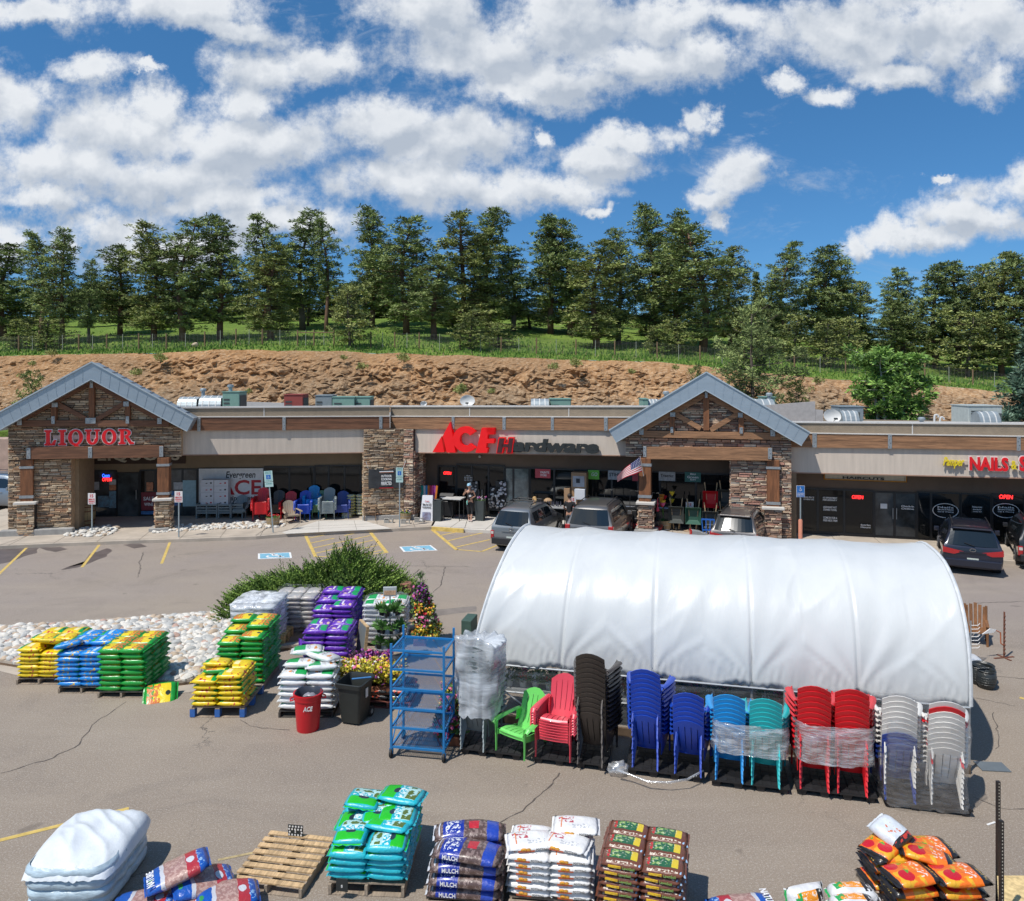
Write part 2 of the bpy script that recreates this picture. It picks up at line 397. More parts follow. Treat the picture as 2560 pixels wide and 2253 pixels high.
CRK = pm('crack_dark', (.09, .075, .065), .95, var=0)
def crack(pts, wd=.016):
    m = MB(); r = random.Random(len(pts)*31 + int(pts[0][0])); P_ = []
    for a, b in zip(pts, pts[1:]):
        a, b = G(*a, .003), G(*b, .003); n_ = max(3, int((b-a).length / .12))
        P_ += [a.lerp(b, i/n_) + Vector((r.uniform(-.03,.03), r.uniform(-.03,.03), 0)) for i in range(n_)]
    for a, b in zip(P_, P_[1:]):
        d = (b-a).normalized(); n_ = Vector((-d.y, d.x, 0)) * wd * r.uniform(.3, 1)
        m.add([a-n_, b-n_, b+n_, a+n_], [(0,1,2,3)])
    tag(m.build('pavement_crack', CRK, fix=False), kind='structure')
crack([(310,1756),(266,1788),(235,1807),(219,1829),(200,1860),(130,1895),(-20,1940)]); crack([(1400,1930),(1372,1969),(1341,1996),(1290,2035),(1205,2080)])
crack([(360,1380),(348,1406),(352,1421),(343,1446)], .02); crack([(1112,1418),(1102,1465),(1078,1484)], .022); crack([(1010,1414),(1080,1416),(1180,1417)], .02)
crack([(600,1800),(640,1818),(740,1828)], .012); crack([(2436,1993),(2500,2020),(2600,2022)], .012); crack([(2480,1780),(2500,1850),(2490,1880)], .012); crack([(2440,1508),(2600,1502)], .02); crack([(2470,1690),(2600,1700)], .014); crack([(2440,1745),(2560,1770)], .012)
STAIN = pm('wet_stain', (.12, .098, .09), .55, var=.25, scale=2)
STAIN2 = pm('tar_patch', (.19, .165, .145), .85, var=.3, scale=1.2, detail=8)
def blot(name, pts, mt, z=.0025):
    c = [G(*p, z) for p in pts]; ctr = sum(c, Vector()) / len(c); r = random.Random(int(pts[0][0])); vs = []
    for a, b in zip(c, c[1:] + c[:1]):
        for i in range(8):
            q = a.lerp(b, i/8); vs.append(q + (q-ctr) * (mnoise.noise(q*1.7) * .22))
    m = MB(); vs = [(q.x, q.y, z) for q in vs]; n_ = len(vs)
    m.add([tuple(ctr[:2]) + (z,)] + vs, [(0, i+1, (i+1) % n_ + 1) for i in range(n_)])
    tag(m.build(name, mt, fix=False), kind='structure')
blot('wet_stain', [(-60,1378),(20,1370),(95,1369),(88,1383),(55,1392),(30,1402),(-20,1415),(-60,1420)], STAIN)
blot('wet_stain', [(100,1369),(150,1368),(170,1373),(140,1380),(115,1376)], STAIN); blot('wet_stain', [(225,1384),(262,1374),(278,1378),(262,1392),(215,1412),(190,1420),(152,1425),(165,1419),(205,1412)], STAIN)
blot('wet_stain', [(305,1362),(345,1358),(365,1366),(335,1372)], STAIN); blot('tar_patch', [(1030,1530),(1190,1515),(1190,1528),(1040,1545)], STAIN2)

# ------------------------------------------------------------------ cobble island
isl = [(-260,1588),(0,1566),(300,1547),(560,1526),(700,1519),(900,1512),(1010,1512),(1060,1530),(1060,1560),(960,1590),(700,1618),(560,1636),(512,1680),(480,1700),(430,1706),(300,1698),(100,1668),(0,1652),(-260,1625)]
ip = [G(*p, .1) for p in isl]; ctr = sum(ip, Vector()) / len(ip)
SOIL = pm('island_soil', (.33, .21, .13), .95, var=.25, scale=3, bump=.5)
m = MB(); m.prism([(p.x, p.y) for p in ip], -.05, .06, axis='z'); tag(m.build('island_soil', SOIL), kind='structure')
m = MB(); n = len(ip)
def offs(i, dd):
    a, b, c_ = ip[i-1], ip[i], ip[(i+1) % n]; d = (c_-a).normalized(); return b + Vector((-d.y, d.x, 0)) * dd
o_, i_ = [offs(i, .0) for i in range(n)], [offs(i, -.2) for i in range(n)]
sgn = 1
vs = [];
for i in range(n): vs += [(o_[i].x, o_[i].y, -.02), (o_[i].x, o_[i].y, .12), (i_[i].x, i_[i].y, .12), (i_[i].x, i_[i].y, .0)]
m.add(vs, [(4*i+j, 4*((i+1) % n)+j, 4*((i+1) % n)+j+1, 4*i+j+1) for i in range(n) for j in range(3)])
tag(m.build('island_kerb', CONC), kind='structure')
m = MB(); gp = [G(*p, .006) for p in [(-260,1628),(0,1653),(100,1670),(300,1700),(430,1708),(482,1704),(492,1728),(440,1735),(300,1728),(90,1700),(0,1678),(-260,1650)]]
m.add([tuple(p) for p in gp], [tuple(range(len(gp)))]); tag(m.build('gutter_apron', CONC, fix=False), kind='structure')
def inside(p, poly):
    c_ = False
    for i in range(len(poly)):
        a, b = poly[i], poly[i-1]
        if (a[1] > p[1]) != (b[1] > p[1]) and p[0] < (b[0]-a[0])*(p[1]-a[1])/(b[1]-a[1]) + a[0]: c_ = not c_
    return c_
ROCKM = [pm('cobble_white', (.64,.61,.55), .8, var=.12, scale=9, bump=.3), pm('cobble_grey', (.43,.43,.41), .8, var=.15, scale=9, bump=.3), pm('cobble_tan', (.47,.37,.27), .8, var=.15, scale=9, bump=.3), pm('cobble_pink', (.45,.3,.24), .8, var=.15, scale=9, bump=.3)]
def cobbles(name, poly, z0, num, rmin, rmax, seed, label, cat='cobbles', weights=(8,5,3,1)):
    r = random.Random(seed); m = MB(); xs = [p[0] for p in poly]; ys = [p[1] for p in poly]; k_ = 0
    while k_ < num:
        x, y = r.uniform(min(xs), max(xs)), r.uniform(min(ys), max(ys))
        if not inside((x, y), poly): continue
        k_ += 1
        a = r.uniform(rmin, rmax) * (1.25 if r.random() < .2 else 1); b_, c_ = a*r.uniform(.6,.95), a*r.uniform(.4,.7); th = r.uniform(0, 6.3)
        m.T = Matrix.Translation((x, y, z0 + c_*r.uniform(.1, .8))) @ Matrix.Rotation(th, 4, 'Z') @ Matrix.Rotation(r.uniform(-.35,.35), 4, 'X')
        m.sphere((0,0,0), (a, b_, c_), 8, 5, r.choices(range(4), weights)[0])
    m.T = None
    return tag(m.build(name, ROCKM, smooth=True, fix=False), label, cat, kind='stuff')
vis = [p for p in ip]
left_poly = [(p.x, p.y) for p in [G(*q, .1) for q in [(-100,1572),(0,1569),(300,1551),(560,1531),(620,1530),(600,1560),(545,1640),(508,1680),(478,1697),(430,1702),(300,1694),(100,1664),(0,1648),(-100,1640)]]]
cobbles('river_cobbles', left_poly, .08, 6500, .05, .125, 3, 'white and grey river cobbles filling the kerbed island')
cobbles('river_cobbles', [(p.x, p.y) for p in [G(*q, .15) for q in [(160,1343),(178,1322),(295,1318),(285,1337),(240,1342)]]], .15, 170, .06, .12, 4, 'pale cobbles in the walkway bed around the sign post by the barrel', weights=(10,3,1,0))
cobbles('river_cobbles', [(p.x, p.y) for p in [G(*q, .15) for q in [(382,1334),(390,1315),(640,1306),(700,1300),(716,1314),(690,1321),(560,1323)]]], .15, 420, .05, .11, 5, 'pale cobbles along the walkway in front of the glass shop windows', weights=(10,3,2,0))
# ------------------------------------------------------------------ shopping strip
L = Fr(-5.0, 35.4, .21); M = Fr(-5.0, 35.4, -.28); LS = Fr(-8.5, 36.3, .05)
STUC = pm('stucco_band', (.27, .215, .155), .95, var=.1, scale=4, bump=.8, bscale=26)
FASC = pm('fascia_board', (.56, .48, .40), .85, var=.1, scale=1.2, stretch=(5, 5, .5), bump=.25, bscale=14)
CAPM = pm('cap_metal', (.55, .53, .5), .5, var=.05)
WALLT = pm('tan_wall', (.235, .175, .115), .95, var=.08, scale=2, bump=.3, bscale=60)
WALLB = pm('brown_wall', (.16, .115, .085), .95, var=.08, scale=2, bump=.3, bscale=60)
STEEL = pm('galvanised_plate', (.36, .38, .39), .45, metal=.6, var=.15, scale=12)
BOLT = pm('bolt_dark', (.1, .1, .1), .4, metal=.8, var=0)
ROOFM = pm('standing_seam_roof', (.36, .42, .47), .38, metal=.45, var=.06, scale=2, stretch=(1, 1, 3))
ROOFE = pm('roof_edge_metal', (.5, .55, .58), .35, metal=.4, var=.05)
FLATR = pm('flat_roof', (.42, .41, .39), .9, var=.12, scale=.8)
GLASSD = pm('shop_glass', (.008, .010, .011), .05, var=0, spec=.4)
GLASSG = pm('shop_glass_grey', (.055, .065, .070), .06, var=.7, scale=1.2, spec=.45)
FRAMEB = pm('window_frame_dark', (.02, .02, .022), .45, var=0)
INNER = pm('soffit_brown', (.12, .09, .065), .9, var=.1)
def woodm(name, col, stretch=(.5, 6, 7)):
    if name in MATS: return MATS[name]
    m = bpy.data.materials.new(name); m.use_nodes = True; MATS[name] = m
    k = NT(m.node_tree); b = m.node_tree.nodes['Principled BSDF']
    tc = k.n('ShaderNodeTexCoord'); v = k.vm('MULTIPLY', tc.outputs['Object'], stretch)
    n1 = k.noise(v, 2.2, 6, .65, dist=.5); n2 = k.noise(v, 9, 4, .6)
    a, c = tuple(q*.55 for q in col), tuple(min(1, q*1.45) for q in col)
    base = k.mix(k.mr(n1, .32, .68), c4(a), c4(c)); base = k.mix(k.mr(n2, .45, .7, 0, .35), base, c4(tuple(q*.4 for q in col)))
    k.put(b.inputs['Base Color'], base); b.inputs['Roughness'].default_value = .7
    bn = k.n('ShaderNodeBump'); bn.inputs['Strength'].default_value = .25; bn.inputs['Distance'].default_value = .01
    k.put(bn.inputs['Height'], n2); k.t.links.new(bn.outputs[0], b.inputs['Normal'])
    return m
WOODD = woodm('timber_dark', (.17, .075, .038)); WOODL = woodm('timber_warm', (.29, .15, .075)); WOODP = woodm('timber_post', (.2, .08, .032), (6, 6, .6))
STONES = [pm('ledge_stone_%s' % n_, c_, .9, var=.22, scale=7, bump=.6, bscale=30) for n_, c_ in
          (('brown', (0.451, 0.307, 0.189)), ('tan', (0.586, 0.447, 0.297)), ('dark', (0.256, 0.180, 0.124)), ('cream', (0.634, 0.510, 0.356)), ('rust', (0.439, 0.255, 0.151)), ('grey', (0.439, 0.348, 0.254)), ('grout', (.04, .033, .028)))]
STONER = [pm('ledge_stone_r%s' % n_, c_, .9, var=.22, scale=7, bump=.6, bscale=30) for n_, c_ in
          (('brown', (0.403, 0.255, 0.178)), ('tan', (0.586, 0.441, 0.313)), ('dark', (0.232, 0.162, 0.130)), ('cream', (0.708, 0.592, 0.443)), ('rust', (0.439, 0.232, 0.173)), ('grey', (0.366, 0.313, 0.259)), ('grout', (.05, .04, .033)))]

def stones(mb, u0, u1, z0, z1, v, seed, test=None, depth=.05):
    """random ledge stones laid in thin courses, front face about v - depth"""
    r = random.Random(seed); z = z0
    while z < z1 - .01:
        h = min(r.choice((.05, .06, .07, .075, .09, .11)), z1 - z)
        u = u0 - r.uniform(0, .2)
        while u < u1:
            w_ = r.uniform(.16, .55); a, b = max(u, u0), min(u + w_, u1)
            if b - a > .03 and (test is None or test((a+b)/2, z + h/2)):
                d = r.uniform(.01, depth + .02); mi = r.choices(range(6), (10, 7, 5, 3, 3, 5))[0]; g_ = .006; e = r.uniform(-.006, .006)
                A, B_, C, D_ = a + g_, b - g_, z + g_ + e, z + h - g_
                vs = [(A,v,C),(B_,v,C),(B_,v,D_),(A,v,D_),(A+.012,v-d,C+.008),(B_-.012,v-d*r.uniform(.7,1.1),C+.01),(B_-.01,v-d*r.uniform(.8,1.2),D_-.008),(A+.01,v-d,D_-.01)]
                mb.add(vs, [(4,5,6,7),(0,1,5,4),(1,2,6,5),(2,3,7,6),(3,0,4,7)], mi)
            u += w_
        z += h
bld = empty('strip_mall_building', (-5.0, 35.4, 0), 0, 'long low shopping strip of ledge stone piers, timber band and two grey gable roofs', 'building')
def bandpx(fr, name, mt, v0, v1, pts, mb=None, build=True):
    """pts: (px, ytop, ybot) from left to right on the plane v0"""
    mb = mb or MB(); c = [(fr.uz(x, a, v0), fr.uz(x, b, v0)) for x, a, b in pts]
    mb.prism([q[1] for q in c] + [q[0] for q in reversed(c)], v0, v1)
    return fr.obj(mb, name, mt, bld) if build else mb
# --- parapet, timber band, fascia
p0 = -.02
bandpx(L, 'parapet', STUC, .10, .4, [(436, 1020, 1044), (974, 1016.5, 1042)])
bandpx(M, 'parapet', STUC, .10, .4, [(976, 1016.5, 1042), (1640, 1017, 1043)])
bandpx(M, 'parapet', STUC, .10, .4, [(1965, 1056, 1084), (2700, 1062, 1093)])
for fr, pts in ((L, [(436, 1018, 1021.5), (975, 1014.5, 1018)]), (M, [(975, 1014.5, 1018), (1640, 1015, 1018.5)]), (M, [(1955, 1054, 1057.5), (2700, 1060, 1063.5)])):
    bandpx(fr, 'parapet_cap', CAPM, .05, .46, pts)
for fr, xs in ((L, (660,)), (M, (977, 1174, 1422))):
    for x in xs:
        u, zt = fr.uz(x, 1020, .09); _, zb = fr.uz(x, 1042, .09); fr.obj(MB().box(u-.02, u+.02, .085, .12, zb, zt), 'parapet_joint', CAPM, bld)
u, zt = M.uz(2281, 1060, .09); _, zb = M.uz(2281, 1085, .09); M.obj(MB().box(u-.02, u+.02, .085, .12, zb, zt), 'parapet_joint', CAPM, bld)
def planks(fr, pts, mt):
    for k_ in (0, 1):
        q = [(x, a + (b-a)*.5*k_ + (.6 if k_ else 0), a + (b-a)*(.5*(k_+1))) for x, a, b in pts]
        bandpx(fr, 'timber_band', mt, -.10 - .012*k_, .10, q)
planks(L, [(440, 1043.5, 1077), (700, 1042.5, 1075.5), (974.5, 1041.5, 1072)], WOODD)
planks(M, [(975.5, 1041.5, 1072), (1300, 1042.5, 1075), (1640, 1044, 1078)], WOODL)
planks(M, [(1960, 1083, 1118), (2700, 1094, 1127)], WOODL)
for fr, pts in ((L, [(440, 1042, 1044), (975, 1040, 1042)]), (M, [(975, 1040, 1042), (1640, 1042.5, 1044.5)]), (M, [(1960, 1081.5, 1083.5), (2700, 1092.5, 1094.5)])):
    bandpx(fr, 'drip_edge', CAPM, -.13, .1, pts)
bandpx(L, 'fascia', FASC, 0, .2, [(440, 1074, 1138.5), (975, 1070, 1131)])
bandpx(M, 'fascia', FASC, 0, .2, [(975, 1070, 1131), (1600, 1075, 1140)])
bandpx(M, 'fascia', FASC, 0, .2, [(1960, 1116, 1181), (2700, 1126, 1200)])
for fr, pts in ((L, [(440, 1137, 1139.5), (975, 1130, 1132)]), (M, [(975, 1130, 1132), (1600, 1139, 1141.5)]), (M, [(1960, 1180, 1182.5), (2700, 1198, 1201)])):
    bandpx(fr, 'fascia_edge', pm('fascia_edge', (.34, .2, .14), .7), -.012, .21, pts)
def bracket(fr, x0, x1, ya, yb, v=-.135, name='bracket', nb=4, par=None):
    (a, zt), (b, zb) = fr.uz(x0, ya, v), fr.uz(x1, yb, v)
    o = fr.obj(MB().bbox(a, b, v, v+.02 if nb else v+.2, zb, zt, .005), name, STEEL, par or bld)
    m = MB(); n_ = nb
    for i in range(n_):
        z = zb + (zt-zb)*(i+.5)/n_; m.sphere(((a+b)/2 + (.02 if i % 2 else -.02), v-.004, z), (.016, .012, .016), 6, 4)
    if n_: m.build('bolt', BOLT, o)
for x0, x1, ya, yb in ((493, 501, 1045, 1079), (706, 714, 1043, 1076), (948, 956, 1041, 1072)): bracket(L, x0, x1, ya, yb)
for x0, x1, ya, yb in ((1129, 1136, 1041, 1073), (1256, 1264, 1043, 1075), (1377, 1384.5, 1043, 1076), (1510, 1519, 1043.5, 1077), (2031, 2042, 1083, 1119), (2220, 2230, 1086, 1122), (2542, 2552, 1091, 1127)): bracket(M, x0, x1, ya, yb)
# --- soffits, flat roofs, end walls
def zr(fr, px, py, v): return fr.uz(px, py, v)[1]
uL0, uL1 = L.uz(22, 1300)[0], 0.0
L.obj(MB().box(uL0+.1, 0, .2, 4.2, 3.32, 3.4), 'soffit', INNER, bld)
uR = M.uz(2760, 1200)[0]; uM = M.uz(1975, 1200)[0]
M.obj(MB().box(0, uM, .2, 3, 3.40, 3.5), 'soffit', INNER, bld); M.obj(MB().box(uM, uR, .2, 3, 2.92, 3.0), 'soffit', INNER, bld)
L.obj(MB().box(uL0+.1, .6, .4, 15, 4.2, 4.3), 'roof_deck', FLATR, bld); M.obj(MB().box(-.6, uM, .4, 15, 4.2, 4.3), 'roof_deck', FLATR, bld)
M.obj(MB().box(uM, uR, .4, 15, 3.7, 3.8), 'roof_deck', FLATR, bld)
L.obj(MB().box(uL0+.1, 0, 14.8, 15, 0, 4.5).box(uL0+.05, uL0+.25, 1.3, 15, 0, 4.5), 'rear_wall', STUC, bld)
M.obj(MB().box(0, uR, 14.8, 15, 0, 4.2), 'rear_wall', STUC, bld)
bandpx(M, 'roof_step_wall', pm('roof_grey_stucco', (.36, .34, .33), .9), 3.2, 3.4, [(1880, 1016, 1070), (2038, 1004, 1075)])
bandpx(M, 'roof_step_wall', MATS['roof_grey_stucco'], 3.2, 3.4, [(2038.5, 1024, 1070), (2058, 1026, 1075)])
m = MB(); a = M.uz(2157, 1053, 7.0); b = M.uz(2700, 1057, 7.0); m.prism([(a[0], 4.5), (b[0], 4.5), (b[0], b[1]), (a[0], a[1])], 7, 7.2); M.obj(m, 'rear_parapet', CAPM, bld)
m = MB(); a = L.uz(445, 1000, 8); b = L.uz(720, 1008, 8); m.prism([(a[0], 4.9), (b[0], 4.9), (b[0], b[1]), (a[0], a[1])], 8, 8.2); L.obj(m, 'rear_parapet', CAPM, bld)
# --- back walls under the canopy
u0, u1 = LS.uz(150, 1250)[0], LS.uz(915, 1250)[0]
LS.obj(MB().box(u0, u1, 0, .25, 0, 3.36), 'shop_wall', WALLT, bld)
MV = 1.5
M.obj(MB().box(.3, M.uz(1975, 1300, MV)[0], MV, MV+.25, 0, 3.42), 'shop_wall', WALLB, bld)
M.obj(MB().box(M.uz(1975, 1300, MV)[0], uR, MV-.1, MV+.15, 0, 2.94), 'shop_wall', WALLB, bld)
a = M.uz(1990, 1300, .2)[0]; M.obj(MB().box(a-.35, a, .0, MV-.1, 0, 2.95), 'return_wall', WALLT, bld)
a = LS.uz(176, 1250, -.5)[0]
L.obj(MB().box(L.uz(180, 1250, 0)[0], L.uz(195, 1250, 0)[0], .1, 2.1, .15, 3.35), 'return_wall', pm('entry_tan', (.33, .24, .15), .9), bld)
# --- windows and doors
def window(fr, v, x0, x1, ya, yb, mull=(), name='window', glass=None, handle=None):
    (a, zt), (b, zb) = fr.uz(x0, ya, v), fr.uz(x1, yb, v)
    o = fr.obj(MB().box(a, b, v-.03, v+.02, zb, zt), name, FRAMEB, bld)
    ms = [a] + [fr.uz(x, ya, v)[0] for x in mull] + [b]
    for i in range(len(ms)-1):
        MB().box(ms[i]+.05, ms[i+1]-.05, v-.036, v-.031, zb+.12, zt-.06).build('pane', glass or GLASSD, o)
    m = MB(); m.box(a, b, v-.06, v-.037, zt-.05, zt).box(a, b, v-.06, v-.037, zb, zb+.1)
    for x in ms: m.box(x-.025, x+.025, v-.06, v-.037, zb+.1, zt-.05)
    m.build('frame', FRAMEB, o)
    if handle:
        for x in handle:
            u = fr.uz(x, ya, v)[0]; MB().tube([(u, v-.12, .95), (u, v-.12, 1.4)], .016, 6).build('handle', STEEL, o)
    return o
GW = pm('shop_glass_lit', (.14, .17, .17), .08, var=.5, scale=2.5, spec=.7)
window(LS, 0, 195, 292, 1176, 1294, (), glass=GLASSG); window(LS, 0, 293, 349, 1181, 1296, (), 'door', GLASSG, handle=(343,))
window(LS, 0, 350, 422, 1174, 1294, (390,)); window(LS, 0, 423, 494, 1172, 1296, (457,), glass=GLASSG); window(LS, 0, 495, 660, 1170, 1296, (578,))
window(LS, 0, 661, 786, 1166, 1296, (724,)); window(LS, 0, 787, 902, 1163, 1296, (822, 862))
window(M, MV, 1096, 1141, 1163, 1292); window(M, MV, 1142, 1262, 1159, 1296, (1180, 1222), 'door', handle=(1199, 1207))
window(M, MV, 1263, 1324, 1168, 1300, (1284,), glass=GW); window(M, MV, 1325, 1466, 1169, 1305, (1386,)); window(M, MV, 1467, 1596, 1173, 1310, (1530,)); window(M, MV, 1598, 1828, 1177, 1322, (1650, 1740))
window(M, MV-.1, 2006, 2184, 1219, 1342, (2044, 2110)); window(M, MV-.1, 2185, 2291, 1228, 1350, (2236,), 'door', GLASSG, handle=(2231, 2240))
window(M, MV-.1, 2292, 2400, 1228, 1358, (2327,)); window(M, MV-.1, 2401, 2478, 1232, 1362, ()); window(M, MV-.1, 2479, 2640, 1232, 1370, (2560,))
# --- gables
def gable(fr, apex, inner, lo, li, ro, ri, wall, z_open, v=-.3, ov=.62, stone=STONES, seed=1, name='gable'):
    vr = v - ov
    A, I = fr.uz(*apex, vr), fr.uz(*inner, vr); LO, LI = fr.uz(*lo, vr), fr.uz(*li, vr); RO, RI = fr.uz(*ro, vr), fr.uz(*ri, vr)
    root = fr.obj(MB().prism([LI, I, A, LO], vr, .0).prism([I, RI, RO, A], vr, .0), 'gable_roof', ROOFM, bld)
    m = MB()
    for P_, Q in ((LO, A), (A, RO)): m.bar((P_[0], vr-.02, P_[1]+.02), (Q[0], vr-.02, Q[1]+.02), .06, .05)
    for P_, Q in ((LI, I), (I, RI)): m.bar((P_[0], vr-.015, P_[1]-.01), (Q[0], vr-.015, Q[1]-.01), .05, .035)
    m.build('edge_trim', ROOFE, root)
    m = MB()
    for (P_, Q, p_, q_) in ((LO, A, LI, I), (A, RO, I, RI)):
        n_ = 11
        for i in range(1, n_):
            f = i/n_; a = (P_[0]+(Q[0]-P_[0])*f, P_[1]+(Q[1]-P_[1])*f); b = (p_[0]+(q_[0]-p_[0])*f, p_[1]+(q_[1]-p_[1])*f)
            m.bar((a[0], vr-.004, a[1]), (b[0], vr-.004, b[1]), .012, .012)
            m.bar((a[0], vr, a[1]+.02), (a[0], .0, a[1]+.02), .02, .04)
    m.build('seam', ROOFM, root)
    m = MB()   # attic side walls closing the gable behind the stone
    m.prism([LI, RI, (RI[0]-.3, RI[1]-.02), (I[0], I[1]-.02), (LI[0]+.3, LI[1]-.02)], v+.25, v+.3); fr.obj(m, 'gable_backing', WALLB, bld)
    return A, I, LI, RI, root
# left gable: liquor shop
VG = -.35
A, I, LI, RI, root = gable(L, (229.5, 906.6), (227.6, 948), (-27, 1046), (-9, 1079), (485, 1046), (468, 1078), None, None, v=VG)
slope = (I[1]-LI[1])/(I[0]-LI[0])
def under(I, s_): return lambda u, z: z < I[1] - abs(u - I[0]) * s_ + .05
ua, ub = L.uz(20, 1300, VG)[0], L.uz(454, 1100, VG)[0]; uo = L.uz(179, 1300, VG)[0]; zb = L.uz(200, 1147, VG)[1]
un = under(I, abs(slope))
m = MB(); stones(m, ua, ub, zb, I[1], VG, 11, un); stones(m, ua, uo, .15, zb, VG, 12)
m.add([(ua+.02, VG+.01, .15), (uo-.02, VG+.01, .15), (uo-.02, VG+.01, zb), (ub-.02, VG+.01, zb), (ub-.02, VG+.01, 4.9), (I[0], VG+.01, I[1]), (ua+.02, VG+.01, 4.9)], [(0,1,2,6),(2,3,4,6),(4,5,6)], 6)
m.box(ua+.02, uo-.02, VG+.02, .5, .15, zb+.2, 0); m.box(ua+.02, ub-.02, VG+.02, .3, zb+.01, 4.6, 0)
L.obj(m, 'stone_facing', STONES, bld, fix=False)
def timber(fr, par, x0, y0, x1, y1, wd, v, d=.16, mt=WOODD, name='truss_timber'):
    a, b = fr.uz(x0, y0, v), fr.uz(x1, y1, v)
    return fr.obj(MB().bar((a[0], v+d/2, a[1]), (b[0], v+d/2, b[1]), d, wd), name, mt, par)
# bars are centred lines; width wd is across the line in the wall plane
def truss(fr, v, ap, lt, rt, kp, webs, mt, vert, plates, wc=.24):
    for a, b, w_ in webs: timber(fr, bld, *a, *b, w_, v, mt=mt)
    for a, b, w_ in vert: timber(fr, bld, *a, *b, w_, v-.02, mt=WOODP, d=.18)
    for q in plates: bracket(fr, q[0], q[1], q[2], q[3], v=v-.05, nb=2)
V1 = VG - .22
truss(L, V1, None, None, None, None,
      [((38, 1059), (422, 1059), .26), ((52, 1050), (227, 956), .2), ((228, 956), (400, 1049), .2), ((140, 1008), (222, 1052), .18), ((236, 1052), (315, 1006), .18)],
      WOODD, [((228.5, 962), (228.5, 1052), .22), ((134, 1012), (134, 1052), .2), ((318.5, 1010), (318.5, 1052), .2)],
      [(224, 232, 953, 970), (129, 144, 1007, 1018), (308, 322, 1004, 1016), (128, 136.5, 1041, 1060), (314, 322.5, 1041, 1059), (213, 239, 1045, 1059), (42, 54, 1046, 1063), (393, 404, 1045, 1060)])
timber(L, bld, 68, 1133.5, 406, 1129, .5, V1-.1, .3, name='entry_beam')
for q in ((66, 76, 1120, 1147), (220, 230, 1118, 1145), (398, 408, 1116, 1142)): bracket(L, *q[:2], *q[2:], v=V1-.12, nb=3)
def post_on_base(fr, v, x0, x1, ya, yb, bx0, bx1, yb2, plates, mt=WOODP, cap=True, stone=STONES, seed=5, free=None, cy=None):
    (a, zt), (b, z1) = fr.uz(x0, ya, v), fr.uz(x1, yb, v); d = min(.5, b-a)
    vb = v + (d if free else .12)
    fr.obj(MB().bbox(a, b, v, vb, z1, zt, .01), 'timber_post', mt, bld)
    (c, zc), (e, ze) = fr.uz(bx0, cy, v-.12), fr.uz(bx1, yb2, v-.12)
    m = MB(); stones(m, c, e, .15, zc-.05, v-.12, seed); m.box(c+.01, e-.01, v-.115, vb+.1, .15, zc-.06, 6)
    if free:
        m.T = Matrix.Translation((c, 0, 0)) @ Matrix.Rotation(R(-90), 4, 'Z') ; stones(m, -(vb+.1), -(v-.12), .15, zc-.05, 0, seed+1); m.T = None
        m.T = Matrix.Translation((e, 0, 0)) @ Matrix.Rotation(R(90), 4, 'Z') ; stones(m, v-.12, vb+.1, .15, zc-.05, 0, seed+2); m.T = None
    fr.obj(m, 'pier_base', stone, bld, fix=False)
    fr.obj(MB().bbox(c-.1, e+.1, v-.24, vb+.2 if free else vb-.1, zc-.06, zc+.04, .02), 'pier_cap', CONC2, bld)
    for pa, pb in plates:
        z_a, z_b = fr.uz((x0+x1)/2, pa, v)[1], fr.uz((x0+x1)/2, pb, v)[1]
        fr.obj(MB().box(a-.03, b+.03, v-.02, vb+.02 if free else vb-.02, z_b, z_a), 'post_strap', STEEL, bld)
post_on_base(L, VG-.2, 50, 82, 1150, 1257, 42, 86, 1316, [(1166, 1172), (1239, 1246)], cy=1258, seed=21)
post_on_base(L, VG-.35, 393, 422, 1145, 1248, 388, 424, 1315, [(1160, 1166), (1231, 1237)], cy=1249, seed=25, free=True)
L.obj(MB().bbox(ua-.2, uo+.15, VG-.35, VG-.06, .15, .4, .03).bbox(L.uz(380,1300,VG)[0], L.uz(430,1300,VG)[0], VG-.6, VG+.1, .15, .3, .02), 'plinth', CONCD, bld)
# centre pier at the bend
m = MB(); vP = -.22; a = L.uz(909, 1200, vP)[0]; zt = L.uz(940, 1073, vP)[1]
stones(m, a, -.05, .35, zt, vP, 31); m.box(a+.01, -.06, vP+.01, .5, .15, zt-.02, 6)
m.T = Matrix.Translation((a, 0, 0)) @ Matrix.Rotation(R(-90), 4, 'Z'); stones(m, -.9, -vP, .35, 3.2, 0, 33); m.T = None
m.bbox(a-.05, .02, vP-.1, .2, .15, .36, .02, 7); L.obj(m, 'stone_pier', STONES + [CONCD], bld, fix=False)
m = MB(); a = M.uz(1034, 1200, vP)[0]; zt = M.uz(1000, 1073, vP)[1]
stones(m, .05, a, .35, zt, vP, 32); m.box(.0, a-.01, vP+.01, .5, .15, zt-.02, 6); m.bbox(-.02, a+.05, vP-.1, .2, .15, .36, .02, 7)
m.T = Matrix.Translation((a, 0, 0)) @ Matrix.Rotation(R(90), 4, 'Z'); stones(m, vP, 1.2, .35, 3.3, 0, 34); m.T = None
M.obj(m, 'stone_pier', STONER + [CONCD], bld, fix=False)
